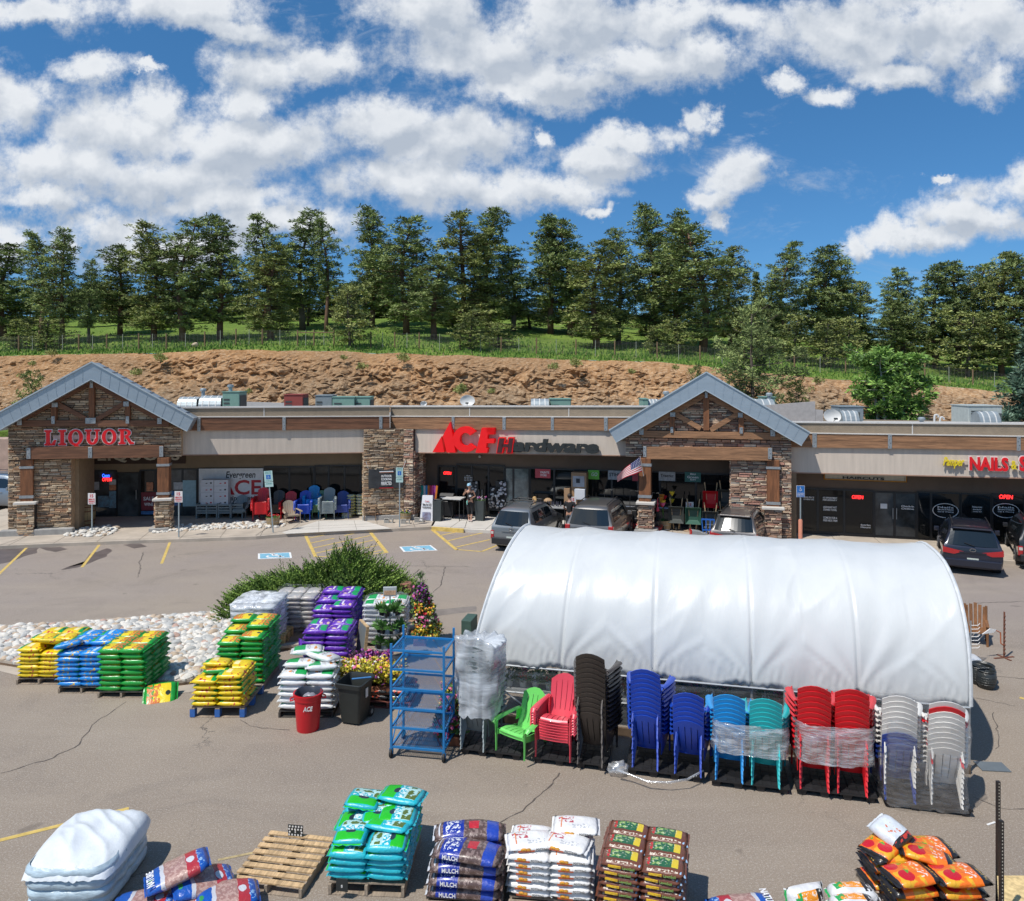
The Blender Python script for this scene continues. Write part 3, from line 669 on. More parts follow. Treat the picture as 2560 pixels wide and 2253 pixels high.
# right gable
A, I, LI, RI, root = gable(M, (1766, 931.7), (1764, 975), (1522.5, 1077), (1540, 1105.5), (2025, 1082.7), (2004, 1113.6), None, None, v=VG, ov=.55)
s_ = (abs((I[1]-LI[1])/(I[0]-LI[0])) + abs((I[1]-RI[1])/(I[0]-RI[0]))) / 2; un = under(I, s_)
ua, ub = M.uz(1564, 1100, VG)[0], M.uz(1979, 1300, VG)[0]; uo = M.uz(1827, 1300, VG)[0]; zb = M.uz(1700, 1146, VG)[1]; zl = M.uz(1580, 1141, VG)[1]
m = MB(); stones(m, ua, ub, zb, I[1], VG, 41, un); stones(m, uo, ub, .15, zb, VG, 42)
m.add([(ub-.02, VG+.01, .15), (ub-.02, VG+.01, 4.9), (I[0], VG+.01, I[1]), (ua+.02, VG+.01, 4.9), (ua+.02, VG+.01, zb), (uo+.02, VG+.01, zb), (uo+.02, VG+.01, .15)], [(0,1,5,6),(1,3,4,5),(1,2,3)], 6)
m.box(uo+.02, ub-.02, VG+.02, .5, .15, zb+.2, 0); m.box(ua+.02, ub-.02, VG+.02, .3, zb+.01, 4.6, 0)
m.T = Matrix.Translation((uo, 0, 0)) @ Matrix.Rotation(R(-90), 4, 'Z'); stones(m, -.5, -VG, .15, zb, 0, 43); m.T = None
M.obj(m, 'stone_facing', STONER, bld, fix=False)
truss(M, V1, None, None, None, None,
      [((1604, 1085), (1952, 1091), .27), ((1608, 1073), (1762, 987), .22), ((1766, 987), (1940, 1082), .22), ((1690, 1036), (1752, 1072), .19), ((1776, 1076), (1842, 1036), .19)],
      WOODL, [((1765.5, 992), (1765.5, 1076), .23), ((1680, 1040), (1680, 1078), .2), ((1853, 1042), (1853, 1082), .2)],
      [(1762, 1769, 977, 995), (1675, 1688, 1031, 1042), (1845, 1857, 1032, 1044), (1676, 1683, 1068, 1082), (1849, 1857, 1069, 1084), (1598, 1609, 1071, 1087), (1926, 1938, 1074, 1091)])
timber(M, bld, 1614, 1133, 1928, 1136, .5, V1-.1, .3, mt=WOODL, name='entry_beam')
for q in ((1608, 1616, 1116, 1143), (1920, 1930, 1120, 1148)): bracket(M, *q[:2], *q[2:], v=V1-.12, nb=3)
post_on_base(M, VG-.35, 1597, 1627, 1146, 1255, 1596, 1631, 1320, [(1159, 1166), (1238, 1245)], cy=1257, seed=51, free=True, stone=STONER)
post_on_base(M, VG-.2, 1917, 1949, 1150, 1268, 1911, 1955, 1350, [(1167, 1173), (1255, 1262)], cy=1269, seed=55, stone=STONER)
M.obj(MB().bbox(M.uz(1590,1300,VG)[0], M.uz(1646,1300,VG)[0], VG-.7, VG+.3, .15, .42, .03), 'plinth', CONCD, bld)
# small dome camera and wall light
u, z = M.uz(1201, 1141, MV); M.obj(MB().sphere((u, MV-.1, z), .07), 'dome_camera', CAPM, bld, smooth=True)

# ------------------------------------------------------------------ signs
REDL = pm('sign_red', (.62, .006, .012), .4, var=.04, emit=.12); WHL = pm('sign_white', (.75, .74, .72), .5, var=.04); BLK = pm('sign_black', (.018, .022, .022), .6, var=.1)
YLL = pm('sign_yellow', (.75, .58, .02), .5, var=.05)
def ring(mb, cx, cz, rx, rz_, t_, y0, y1, a0=0, a1=360, n=28, mi=0, tz=None):
    tz = tz or t_; pts = []
    for i in range(n+1):
        a = R(a0 + (a1-a0)*i/n); pts.append(((cx+rx*math.cos(a), cz+rz_*math.sin(a)), (cx+(rx-t_)*math.cos(a), cz+(rz_-tz)*math.sin(a))))
    for p_, q in zip(pts, pts[1:]): mb.prism([p_[0], q[0], q[1], p_[1]], y0, y1, mi)
def liquor(g, y0, y1):
    """slab serif capitals in a 1 high box, g = outline growth"""
    out = []
    def B(mb, x0, x1, z0, z1): mb.box(x0-g, x1+g, y0, y1, z0-g, z1+g)
    m = MB(); B(m,0,.62,0,.12); B(m,.0,.42,.88,1); B(m,.1,.32,.1,.9); m.prism([(.62+g,-g),(.72+g,.36+g),(.6-g,.36+g),(.44-g,.1)], y0, y1); out.append((m, .72))
    m = MB(); B(m,0,.46,0,.12); B(m,0,.46,.88,1); B(m,.12,.34,.1,.9); out.append((m, .46))
    m = MB(); ring(m, .46, .5, .46+g, .52+g, .22+2*g, y0, y1, tz=.12+2*g); m.prism([(.3-g,.08),(.52,.02+g),(.75,-.12+g),(1.0+g,-.1),(.92,-.26-g),(.66,-.26-g),(.42,-.1-g)], y0, y1); out.append((m, .92))
    m = MB(); B(m,0,.4,.88,1); B(m,.58,.92,.88,1); B(m,.1,.31,.38,.9); B(m,.69,.81,.38,.9); ring(m, .455, .4, .355+g, .4+g, .21+2*g, y0, y1, 180, 360, tz=.14+2*g); out.append((m, .92))
    m = MB(); ring(m, .46, .5, .46+g, .52+g, .22+2*g, y0, y1, tz=.12+2*g); out.append((m, .92))
    m = MB(); B(m,0,.44,0,.12); B(m,0,.44,.88,1); B(m,.12,.33,.1,.9); ring(m, .42, .74, .36+g, .26+g, .2+2*g, y0, y1, -90, 90, tz=.11+2*g)
    m.prism([(.4-g,.5+g),(.62,.5+g),(.84+g,.14),(.98+g,.1+g),(.98+g,-.01-g),(.72-g,-.01-g)], y0, y1); out.append((m, .98))
    return out
vS = VG - .12
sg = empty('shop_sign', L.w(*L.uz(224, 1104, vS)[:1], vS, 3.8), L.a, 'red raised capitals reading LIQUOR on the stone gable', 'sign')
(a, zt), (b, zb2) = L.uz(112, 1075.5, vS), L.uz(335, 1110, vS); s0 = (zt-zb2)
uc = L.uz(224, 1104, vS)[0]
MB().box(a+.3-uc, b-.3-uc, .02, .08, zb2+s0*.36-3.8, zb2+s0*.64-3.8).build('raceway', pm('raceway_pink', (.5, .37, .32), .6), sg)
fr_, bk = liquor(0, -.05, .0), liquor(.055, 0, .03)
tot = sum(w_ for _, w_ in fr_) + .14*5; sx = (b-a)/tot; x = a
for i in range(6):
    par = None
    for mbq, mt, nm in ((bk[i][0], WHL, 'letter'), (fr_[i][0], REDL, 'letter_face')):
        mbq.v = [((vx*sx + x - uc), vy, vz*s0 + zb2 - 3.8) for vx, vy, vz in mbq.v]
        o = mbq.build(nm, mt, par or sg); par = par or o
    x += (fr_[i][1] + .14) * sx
# ACE Hardware
vA = -.08
sg = empty('shop_sign', M.w(0, vA, 0), M.a, 'large red ACE and dark Hardware letters on the fascia over the entrance', 'sign')
def pxpoly(pts, name, mt, y0=-.22, y1=.05, par=None, edge=True):
    c = [M.uz(*p, vA) for p in pts]; o = MB().prism(c, y0, y1).build(name, mt, par or sg); return o
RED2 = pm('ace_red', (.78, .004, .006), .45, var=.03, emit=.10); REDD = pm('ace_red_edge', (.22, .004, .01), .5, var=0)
def z2(x, y): return (600 + x*.3131, 880 + y*.3131)
def z3(x, y): return (1200 + x*.3131, 880 + y*.3131)
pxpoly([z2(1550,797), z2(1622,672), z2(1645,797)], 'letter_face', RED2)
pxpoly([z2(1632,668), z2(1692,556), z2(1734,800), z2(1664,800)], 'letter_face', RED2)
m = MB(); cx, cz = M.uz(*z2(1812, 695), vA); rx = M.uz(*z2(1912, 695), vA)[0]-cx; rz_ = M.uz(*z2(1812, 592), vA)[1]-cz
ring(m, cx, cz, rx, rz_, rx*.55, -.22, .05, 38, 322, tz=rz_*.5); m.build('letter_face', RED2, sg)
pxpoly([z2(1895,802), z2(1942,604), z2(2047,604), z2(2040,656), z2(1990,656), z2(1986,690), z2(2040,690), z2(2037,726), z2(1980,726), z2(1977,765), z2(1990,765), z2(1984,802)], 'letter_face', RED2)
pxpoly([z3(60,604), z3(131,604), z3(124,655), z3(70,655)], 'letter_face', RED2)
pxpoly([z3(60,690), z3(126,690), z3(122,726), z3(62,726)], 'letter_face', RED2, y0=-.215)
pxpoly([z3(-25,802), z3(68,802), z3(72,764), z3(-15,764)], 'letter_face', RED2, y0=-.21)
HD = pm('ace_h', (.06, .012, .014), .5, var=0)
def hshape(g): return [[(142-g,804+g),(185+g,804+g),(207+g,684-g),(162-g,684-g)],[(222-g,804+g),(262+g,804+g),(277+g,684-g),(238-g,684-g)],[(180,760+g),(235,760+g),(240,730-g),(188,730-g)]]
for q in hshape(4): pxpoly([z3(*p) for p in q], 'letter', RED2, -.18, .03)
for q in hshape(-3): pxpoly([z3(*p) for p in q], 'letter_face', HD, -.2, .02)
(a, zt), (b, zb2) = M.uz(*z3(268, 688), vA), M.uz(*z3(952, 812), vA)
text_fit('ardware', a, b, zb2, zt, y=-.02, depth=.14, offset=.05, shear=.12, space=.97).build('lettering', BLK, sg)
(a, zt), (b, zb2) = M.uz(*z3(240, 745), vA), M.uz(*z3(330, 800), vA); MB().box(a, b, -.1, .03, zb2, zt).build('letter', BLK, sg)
# Pamper NAILS & S(PA)
def z4(x, y): return (1800 + x*.3718, 880 + y*.3718)
sg = empty('shop_sign', M.w(0, vA, 0), M.a, 'yellow Pamper and red NAILS letters on the right fascia', 'sign')
def ft(body, p, q, mt, off, sh, y=-.02, d=.06, back=None, sp=1.0, par=None, fr=M, v=vA, name='lettering'):
    (a, zt), (b, zb2) = fr.uz(*p, v), fr.uz(*q, v)
    o = text_fit(body, a, b, zb2, zt, y=y, depth=d, offset=off, shear=sh, space=sp).build(name, mt, par if par is not None else sg)
    if back: text_fit(body, a-.03, b+.03, zb2-.03, zt+.03, y=y+.03, depth=.02, offset=off+.03, shear=sh, space=sp).build('letter_backing', back, o)
ft('Pamper', z4(1498, 705), z4(1640, 785), YLL, .02, .35); ft('NAILS', z4(1676, 703), z4(1936, 803), REDL, .035, 0, back=WHL); ft('&', z4(1955, 730), z4(1992, 790), YLL, .02, .0); ft('SPA', z4(2010, 700), z4(2190, 806), REDL, .035, 0, back=WHL)
(a, zt), (b, zb2) = M.uz(*z4(1510, 790), vA), M.uz(*z4(1640, 740), vA)
M.obj(MB().box(M.uz(*z4(1500,0),vA)[0], M.uz(*z4(2150,0),vA)[0], -.05, -.003, M.uz(*z4(1700,760),vA)[1], M.uz(*z4(1700,735),vA)[1]), 'raceway', FASC, bld)
# LIQUORS board and haircut board under the canopy
BRWN = pm('sign_board_brown', (.045, .022, .014), .7); CRM = pm('sign_cream', (.55, .5, .4), .6)
def z1(x, y): return (x*.3131, 880 + y*.3131)
sg = empty('shop_sign', LS.w(0, -.05, 0), LS.a, 'dark board with cream LIQUORS lettering half hidden under the canopy', 'sign')
(a, zt), (b, zb2) = LS.uz(*z1(722, 780), -.1), LS.uz(*z1(1478, 892), -.1)
MB().bbox(a, b, -.02, .03, zb2, zt, .03).build('board', BRWN, sg)
(a, zt), (b, zb2) = LS.uz(*z1(780, 785), -.1), LS.uz(*z1(1432, 880), -.1)
text_fit('LIQUORS', a, b, zb2, zt, y=-.02, depth=.03, offset=.02, space=1.1).build('lettering', CRM, sg)
sg = empty('shop_sign', M.w(0, MV-.2, 0), M.a, 'white board reading HAIRCUTS with an orange edge, under the right canopy', 'sign')
ORG = pm('sign_orange', (.6, .25, .02), .6)
(a, zt), (b, zb2) = M.uz(*z4(705, 760), MV-.2), M.uz(*z4(1250, 870), MV-.2); MB().bbox(a-.04, b+.04, .02, .06, zb2-.05, zt, .05).build('board', ORG, sg); MB().bbox(a, b, 0, .03, zb2, zt, .06).build('board_face', CRM, sg)
ft('HAIRCUTS', z4(825, 836), z4(1105, 862), BLK, .03, 0, y=0, d=.02, v=MV-.2); ft('Sport', z4(722, 770), z4(980, 826), REDL, .05, .2, y=0, d=.02, v=MV-.2); ft('Clips', z4(985, 770), z4(1240, 830), BLK, .05, .2, y=0, d=.02, v=MV-.2)
# ------------------------------------------------------------------ hillside, rock cut, fence, trees
EDGE = [(-400,905),(-100,893),(0,890),(200,886),(400,882),(600,874),(850,879),(1050,886),(1250,893),(1500,901),(1700,908),(1850,927),(2050,946),(2200,953),(2420,970),(2560,988),(2700,1002),(3100,1040)]
def edge_z(X):
    px = CX + F*X/70
    for (a, ya), (b, yb) in zip(EDGE, EDGE[1:]):
        if a <= px <= b or b == 3100 or (a == -400 and px < a):
            f = min(1, max(0, (px-a)/(b-a))); return H - (ya + (yb-ya)*f - CY)*70/F
    return 5
def hill_z(X, Y):
    if Y < 59: return 0
    e = edge_z(X) + mnoise.noise((X*.35, 3, 0))*.16
    if Y < 70:
        f = (Y-59)/11; return e*(f**.85)
    d = Y-70
    z = e + .155*min(d, 52) + mnoise.noise((X*.05, Y*.05, 1))*.8*min(1, d/15) - max(0, d-60)*.05
    return z
def GR(px, py, ymin=70.2):
    """point on the hillside seen at a bearing"""
    Y = ymin
    while Y < 140:
        p = AT(px, py, Y)
        if p.z <= hill_z(p.x, Y) + .01: return p
        Y += .25
    p = AT(px, py, 100); p.z = hill_z(p.x, 100); return p
def rock_mat():
    m = bpy.data.materials.new('rock_cut'); m.use_nodes = True
    k = NT(m.node_tree); b = m.node_tree.nodes['Principled BSDF']
    v = k.n('ShaderNodeTexCoord').outputs['Object']
    n1 = k.noise(v, .09, 4, .6); n2 = k.noise(v, .7, 8, .72, dist=.4); n3 = k.noise(k.vm('MULTIPLY', v, (1, 1, 2.2)), 3.2, 5, .7)
    base = k.mix(k.mr(n2, .35, .65), (.29, .145, .062, 1), (.64, .40, .21, 1))
    base = k.mix(k.mr(n1, .47, .60), base, (.30, .215, .135, 1))
    base = k.mix(k.mr(n3, .50, .70, 0, .8), base, (.68, .57, .41, 1)); base = k.mix(k.mr(n3, .36, .46, .6, 0), base, (.13, .085, .055, 1))
    top_ = k.mr(k.m('ADD', k.xyz(v)[2], k.m('MULTIPLY', n1, 9)), 9, 13, 0, .4); base = k.mix(top_, base, (.50, .25, .095, 1))
    k.put(b.inputs['Base Color'], base); b.inputs['Roughness'].default_value = .95; b.inputs['Specular IOR Level'].default_value = .2
    bn = k.n('ShaderNodeBump'); bn.inputs['Strength'].default_value = .9; bn.inputs['Distance'].default_value = .25
    k.put(bn.inputs['Height'], k.noise(k.vm('MULTIPLY', v, (1, 1, 1.8)), 3.4, 8, .8, dist=.6)); k.t.links.new(bn.outputs[0], b.inputs['Normal'])
    return m
def cutp(a, b):
    X = -100 + 200*a; Y = 59 + 11.2*b
    z = hill_z(X, Y); q = Vector((X*.55 + z*.5, Y*.3, z*.9 - X*.12))
    vd, _ = mnoise.voronoi(q * 1.1); vd2, _ = mnoise.voronoi(Vector((X*1.9 + z*1.5, 7, z*2.6 - X*.5)))
    n_ = mnoise.fractal(q*.5, 1, 2, 5)*.8 + (vd[1]-vd[0])*1.1 + (vd2[1]-vd2[0])*1.15 - .6
    fade = min(1, (1-b)*7) * min(1, b*4) * (.6 + .75*max(0, min(1, .5+1.6*mnoise.noise((X*.09, z*.25, 5))))) * (1 - .35*b)
    return (X + mnoise.noise(q*2)*.2*fade, Y - n_*1.05*fade, z + mnoise.noise(q*1.7)*.35*fade - (.1 if b > .99 else 0))
m = MB(); m.grid(cutp, 760, 58); tag(m.build('rock_cut', rock_mat(), fix=False), kind='structure')
def grass_mat():
    m = bpy.data.materials.new('hill_grass'); m.use_nodes = True
    k = NT(m.node_tree); b = m.node_tree.nodes['Principled BSDF']
    v = k.n('ShaderNodeTexCoord').outputs['Object']
    base = k.mix(k.mr(k.noise(v, .22, 6, .65), .35, .65), (.11, .19, .032, 1), (.22, .32, .06, 1))
    base = k.mix(k.mr(k.noise(v, 2.5, 6, .7), .5, .75, 0, .6), base, (.22, .24, .08, 1))
    base = k.mix(k.mr(k.noise(v, .12, 5, .7), .62, .72, 0, .7), base, (.24, .19, .11, 1))
    k.put(b.inputs['Base Color'], base); b.inputs['Roughness'].default_value = .95; b.inputs['Specular IOR Level'].default_value = .15
    bn = k.n('ShaderNodeBump'); bn.inputs['Strength'].default_value = 1; bn.inputs['Distance'].default_value = .2
    k.put(bn.inputs['Height'], k.noise(v, 5, 5, .75)); k.t.links.new(bn.outputs[0], b.inputs['Normal'])
    return m
m = MB(); m.grid(lambda a, b: (-150+300*a, 70+90*b, hill_z(-150+300*a, 70+90*b)), 220, 70); tag(m.build('hillside', grass_mat(), smooth='all', fix=False), kind='structure')
m = MB(); r = random.Random(2)
for i in range(16000):
    X = r.uniform(-68, 68); Y = 69.9 + abs(r.gauss(0, 8)); z = hill_z(X, max(Y, 70.05)) - .03
    h = r.uniform(.12, .38); a = r.uniform(0, 3.1); dx, dy = math.cos(a)*.1, math.sin(a)*.1
    m.add([(X-dx, Y-dy, z), (X+dx, Y+dy, z), (X+r.uniform(-.12,.12), Y-.03, z+h)], [(0,1,2)], r.choices((0,1,2), (5,4,1))[0])
tag(m.build('hill_grass', [pm('blade_green', (.10,.21,.03), .9, var=0), pm('blade_light', (.17,.28,.05), .9, var=0), pm('blade_straw', (.33,.3,.13), .9, var=0)], fix=False), 'tall green meadow grass along the top of the rock cut', 'grass', kind='stuff')
BOULD = pm('boulder_grey', (.47,.37,.26), .95, var=.2, scale=2, bump=.6, bscale=6)
def boulder(px, py, Y, w_, lab, grp=None):
    p = AT(px, py, Y); r = random.Random(int(px)); m = MB(); m.sphere((0,0,0), (w_, w_*.8, w_*.7), 6, 4)
    m.v = [tuple(Vector(q)*(1+.5*mnoise.noise(Vector(q)*2.2/w_ + Vector((px,0,0))))) for q in m.v]
    tag(m.build('boulder', BOULD, loc=p, rot=(0,0,r.random()*6), fix=False), lab, 'rock', grp)
boulder(488, 862, 73, .35, 'small round grey stone lying on the grass above the cut')
# block retaining wall and lawn strip left of the shops
m = MB(); m.bbox(-42, -28.5, 44, 45, 0, 3.1, .04); tag(m.build('retaining_wall', pm('block_pink', (.42,.30,.24), .9, var=.2, scale=2, bump=.6, bscale=4)), 'pinkish block retaining wall far left beyond the liquor shop', 'wall')
m = MB(); m.box(-60, -27, 45.1, 59.5, 0, 3.4); tag(m.build('lawn_terrace', grass_mat()), kind='structure')
# fence
POSTM = pm('fence_post_wood', (.22,.14,.08), .9, var=.2, scale=3); WIRE = pm('fence_wire', (.16,.15,.13), .6, metal=.3, var=0); TPOST = pm('fence_steel_post', (.30,.31,.25), .7, var=.1)
posts = [(-70,870),(47,876),(116,874),(197,870),(267,868),(347,866),(416,864),(512,862),(590,861),(656,860),(744,863),(785,866),(835,864),(927,866),(987,868),(1048,868),(1150,870),(1253,873),(1341,879),(1440,884),(1537,888),(1643,895),(1750,902),(1860,908),(1986,918),(2114,928),(2212,934),(2312,940),(2432,946),(2540,950)]
P_ = [GR(x, y-2, 71) for x, y in posts]
for i, p in enumerate(P_): p.y = 73.5; p.x = (posts[i][0]-CX)*73.5/F; p.z = hill_z(p.x, 73.5)
fence = empty('wire_fence', P_[0], 0, 'long wire mesh fence on brown posts along the grass above the rock cut', 'fence')
for i, p in enumerate(P_): MB().tube([(0,0,-.2),(0,0,1.55)], .07, 6).build('post', POSTM, fence, loc=p-P_[0])
m = MB(); tp = MB()
for a, b in zip(P_, P_[1:]):
    for k_ in range(11): m.bar(a-P_[0]+Vector((0,0,.12+k_*.13)), b-P_[0]+Vector((0,0,.12+k_*.13)), .013, .013)
    n_ = max(2, int((b-a).length/.35))
    for j in range(n_):
        q = a.lerp(b, j/n_)-P_[0]; m.bar(q+Vector((0,0,.1)), q+Vector((0,0,1.42)), .011, .011)
    q = a.lerp(b, .5)-P_[0]; tp.bar(q+Vector((0,-.02,-.1)), q+Vector((0,-.02,1.5)), .05, .05)
m.build('wire_mesh', WIRE, fence, fix=False); tp.build('steel_post', TPOST, fence, fix=False)
MB().bar(P_[10]-P_[0]+Vector((0,-.05,1.3)), P_[12]-P_[0]+Vector((0,-.05,1.3)), .09, .09).build('rail', POSTM, fence)
# trees
NEED = [pm('needle_light', (.30,.36,.13), .7, var=.2, scale=.5, spec=.2), pm('needle_mid', (.185,.235,.085), .7, var=.2, scale=.5, spec=.2), pm('needle_dark', (.105,.135,.05), .8, var=.2, scale=.5, spec=.2)]
NEEDW = [pm('needle_warm_light', (.34,.37,.125), .7, var=.2, scale=.5, spec=.2), pm('needle_warm', (.21,.24,.08), .7, var=.2, scale=.5, spec=.2), NEED[2]]
NEEDB = [pm('needle_blue', (.15,.23,.16), .7, var=.2, scale=.5, spec=.2), pm('needle_blue_mid', (.085,.145,.095), .7, var=.2, scale=.5, spec=.2), pm('needle_blue_dark', (.045,.08,.05), .8, var=0)]
LEAFY = [pm('aspen_leaf_light', (.26,.42,.09), .6, var=.2, scale=.5, spec=.3), pm('aspen_leaf', (.16,.28,.06), .6, var=.2, scale=.5, spec=.3), pm('aspen_leaf_dark', (.08,.16,.035), .7, var=0)]
BARK = pm('pine_bark', (.15,.085,.055), .95, var=.3, scale=2, bump=.6, bscale=8); BARKG = pm('bark_grey', (.11,.09,.075), .95, var=.3, scale=2, bump=.6, bscale=8); BARKW = pm('aspen_bark', (.55,.52,.45), .8, var=.2, scale=5)
def clump(m, c, r_, n_, rr, flat=.7, mi=0, lw=.055, up=.25):
    for _ in range(n_):
        a, z = rr.uniform(0, 6.283), rr.uniform(-.75, 1); q = math.sqrt(max(0, 1-z*z))
        d = Vector((q*math.cos(a), q*math.sin(a), z*flat + up)).normalized(); s_ = d.cross(Vector((rr.uniform(-1,1), rr.uniform(-1,1), rr.uniform(-1,1)))).normalized()
        b0 = c + d*r_*rr.uniform(.05, .45); L_ = r_*rr.uniform(.45, .8); w_ = lw*rr.uniform(.7, 1.5)
        m.add([b0, b0+d*L_*.6+s_*w_, b0+d*L_, b0+d*L_*.6-s_*w_], [(0,1,2,3)], mi)
def pine(seed, hh=15, ww=5, base=.25, shape='pond', dens=1.0, mats=NEED, bark=BARK, lw=.042, nwh=24, cr=(.38,.62), nn=34):
    rr = random.Random(seed); cm, tm = MB(), MB()
    bx, by = rr.uniform(-.02,.02), rr.uniform(-.02,.02)
    ax = lambda z: Vector((bx*z*3*math.sin(z*.3), by*z*3*math.cos(z*.25), z))
    tm.tube([ax(hh*i/8*.97) - (Vector((0,0,.6)) if i == 0 else Vector()) for i in range(9)], [hh*.017*(1-i/8*.9)+.02 for i in range(9)], 8)
    side = rr.uniform(0, 6.28)
    for i in range(nwh):
        t = base + (1-base)*(i+rr.random()*.7)/nwh; z = hh*t
        u = (t-base)/(1-base)
        lob = 1 + .22*math.sin(u*9+seed)*(u < .9)
        if shape == 'pond': R_ = ww/2*lob*(min(1, .55+u*2) * (1-max(0, u-.35)**1.2*1.25))
        elif shape == 'cone': R_ = ww/2*(1-u)**.8*min(1, .75+u)
        else: R_ = ww/2*lob*math.sin(math.pi*min(1, .14+u*.82))**.5
        R_ = max(.35, R_)
        nb = rr.choice((4,5,6)) if u < .85 else 3
        for b_ in range(nb):
            a = 6.283*(b_+rr.random()*.8)/nb; L_ = R_*rr.uniform(.55, 1.12) * (1 + .22*math.cos(a-side))
            if rr.random() < .07 and u < .8: continue
            rise = rr.uniform(-.12, .22) + (.5*u if shape != 'cone' else -.1)
            p0 = ax(z); p1 = p0 + Vector((math.cos(a)*L_, math.sin(a)*L_, L_*rise))
            if L_ > .8: tm.tube([p0, p0.lerp(p1,.5)-Vector((0,0,.05*L_)), p1], [hh*.0038*(1.2-u*.5), hh*.0025, .015], 4, cap=False)
            n_ = max(2, int(L_/.45*dens))
            for j in range(n_):
                f = .3 + .7*(j+rr.random())/n_
                c = p0.lerp(p1, f) + Vector((rr.uniform(-.3,.3), rr.uniform(-.3,.3), rr.uniform(-.45,.5)))*min(1, L_/2)
                clump(cm, c, rr.uniform(*cr), nn, rr, .95, rr.choices((0,1,2), (4,4,2))[0], lw)
    clump(cm, ax(hh*.99), .5, nn, rr, 1.2, 0, lw)
    return cm, tm
def mktree(name, cm, tm, mats, bark, lab=None, cat='tree', grp=None):
    r_ = empty(name, (0,0,0), 0, lab, cat, grp); tm.build('trunk', bark, r_, smooth='all', fix=False); cm.build('crown', mats, r_, fix=False); return r_
protos = {'A': [], 'S': []}
for i, (kw) in enumerate((dict(base=.14, ww=5.4, nwh=27), dict(base=.22, ww=5.0), dict(base=.09, ww=5.6, mats=NEEDW, nwh=28), dict(base=.34, ww=4.6, nwh=19), dict(base=.12, ww=5.2, shape='oval', nwh=27), dict(base=.18, ww=4.6, shape='oval', bark=BARKG))):
    cm, tm = pine(100+i, **kw); protos['A'].append((cm, tm, kw.get('mats', NEED), kw.get('bark', BARK), 15, kw['ww']))
for i in range(2):
    cm, tm = pine(200+i, hh=6, ww=3.4, base=.12, shape='oval', nwh=13, cr=(.3,.45), nn=24, lw=.045); protos['S'].append((cm, tm, NEEDW, BARKG, 6, 3.4))
cm, tm = pine(300, hh=15, ww=4.6, base=.05, shape='cone', nwh=34); protos['C'] = [(cm, tm, NEED, BARKG, 15, 4.6)]
made = {}
def tree(px, top, base, wpx, kind, var, lab, name='pine_tree', Y=None, grp='pines on the hillside', zoff=0):
    key = (kind, var)
    p = GR(px, base) if Y is None else AT(px, base, Y)
    hgt = (base-top)*p.y/F; wid = wpx*p.y/F*1.42
    cm, tm, mt, bk, ph, pw = protos[kind][var]
    sx = wid/pw; szz = hgt/ph
    rz = random.Random(int(px*7)).uniform(0, 6.28)
    if key not in made: made[key] = o = mktree(name, cm, tm, mt, bk)
    else: o = dup(made[key]); o.name = name
    o.location = p - Vector((0,0,.1)); o.rotation_euler = (0, 0, rz); o.scale = (sx, sx, szz); tag(o, lab, 'tree', grp); return o
T = [(8,612,850,140,'A',0),(101,581,858,80,'A',3),(156,576,860,85,'A',1),(223,652,858,50,'A',5),(300,617,838,105,'A',0),(384,558,850,125,'A',2),(458,545,855,120,'A',4),(549,540,850,118,'A',0),(662,540,832,85,'A',3),(677,612,850,125,'A',2),(757,530,825,105,'A',5),(815,549,830,64,'A',3),
 (930,518,818,105,'A',0),(1016,537,835,125,'A',4),(1086,642,850,112,'A',1),(1158,535,835,140,'A',2),(1222,520,830,115,'A',0),(1283,623,828,85,'A',5),(1376,539,835,108,'A',1),(1424,547,838,108,'A',4),(1492,602,871,140,'A',2),(1546,575,862,84,'A',5),(1628,514,860,122,'A',0),(1691,533,858,100,'A',1),
 (1756,558,880,152,'A',4),(1826,619,866,90,'A',2),(1961,606,880,84,'A',3),(1929,690,882,76,'A',5),(2062,619,884,125,'A',0),(2108,648,890,98,'A',4),(2148,703,890,84,'A',2),(2255,673,905,82,'A',1),(2228,732,908,74,'A',5),(2338,661,920,104,'A',0),(2394,655,925,112,'A',1),(2440,661,928,92,'A',4),(2504,631,940,115,'A',2),(2556,638,948,120,'A',0),(2620,650,950,120,'A',4)]
SAY = ['broad crowned','open limbed','bushy olive','tall bare stemmed','dense rounded','slim dark']
TN = {8:'at the left edge of the hill',101:'first of the twin trunks near the left edge',156:'second of the twin trunks near the left edge',223:'with a thin stem right of the twin pines',300:'with a flat top, left of the big dark grove',384:'at the left end of the tall grove above the first gable',458:'in the grove above and right of the first gable',549:'with a tufted top, above the boxed roof units',662:'peeking up behind the low olive crown',677:'low in front of a taller pine, above the red roof box',757:'tallest left of the lone narrow pine',815:'standing alone with a narrow crown before the gap in the grove',930:'with a mushroom top just right of the sky gap',1016:'with a rounded shoulder beside the mushroom topped pine',1086:'of middle height in front of the grove above the dish',1158:'left half of the big double crown above the red letters',1222:'right half of the big double crown above the red letters',1283:'of middle height right of the big double crown',1376:'with a reddish trunk left of the brown crowned tree',1424:'behind the brown crowned tree',1492:'with brownish crown standing close to the fence',1546:'right behind the brown crowned tree',1628:'tallest, left of the second gable peak',1691:'behind the tallest pine near the second gable',1756:'wide and full, above the second gable peak',1826:'right shoulder of the wide pine above the second gable',1961:'narrow with a bare lower stem above the grey roof wall',1929:'low beside the narrow bare stemmed pine',2062:'at the peak of the right hand grove',2108:'right of the peak of the right hand grove',2148:'low at the right end of that grove',2255:'pointed, above the leafy green tree',2228:'low, just left above the leafy green tree',2338:'left of the last grove by the right edge',2394:'middle of the last grove by the right edge',2440:'above the big metal roof box',2504:'tall behind the blue spruce',2556:'at the right edge of the hill',2620:'beyond the right edge'}
for q in T: tree(*q, '%s pine %s' % (SAY[q[5]], TN[q[0]]))
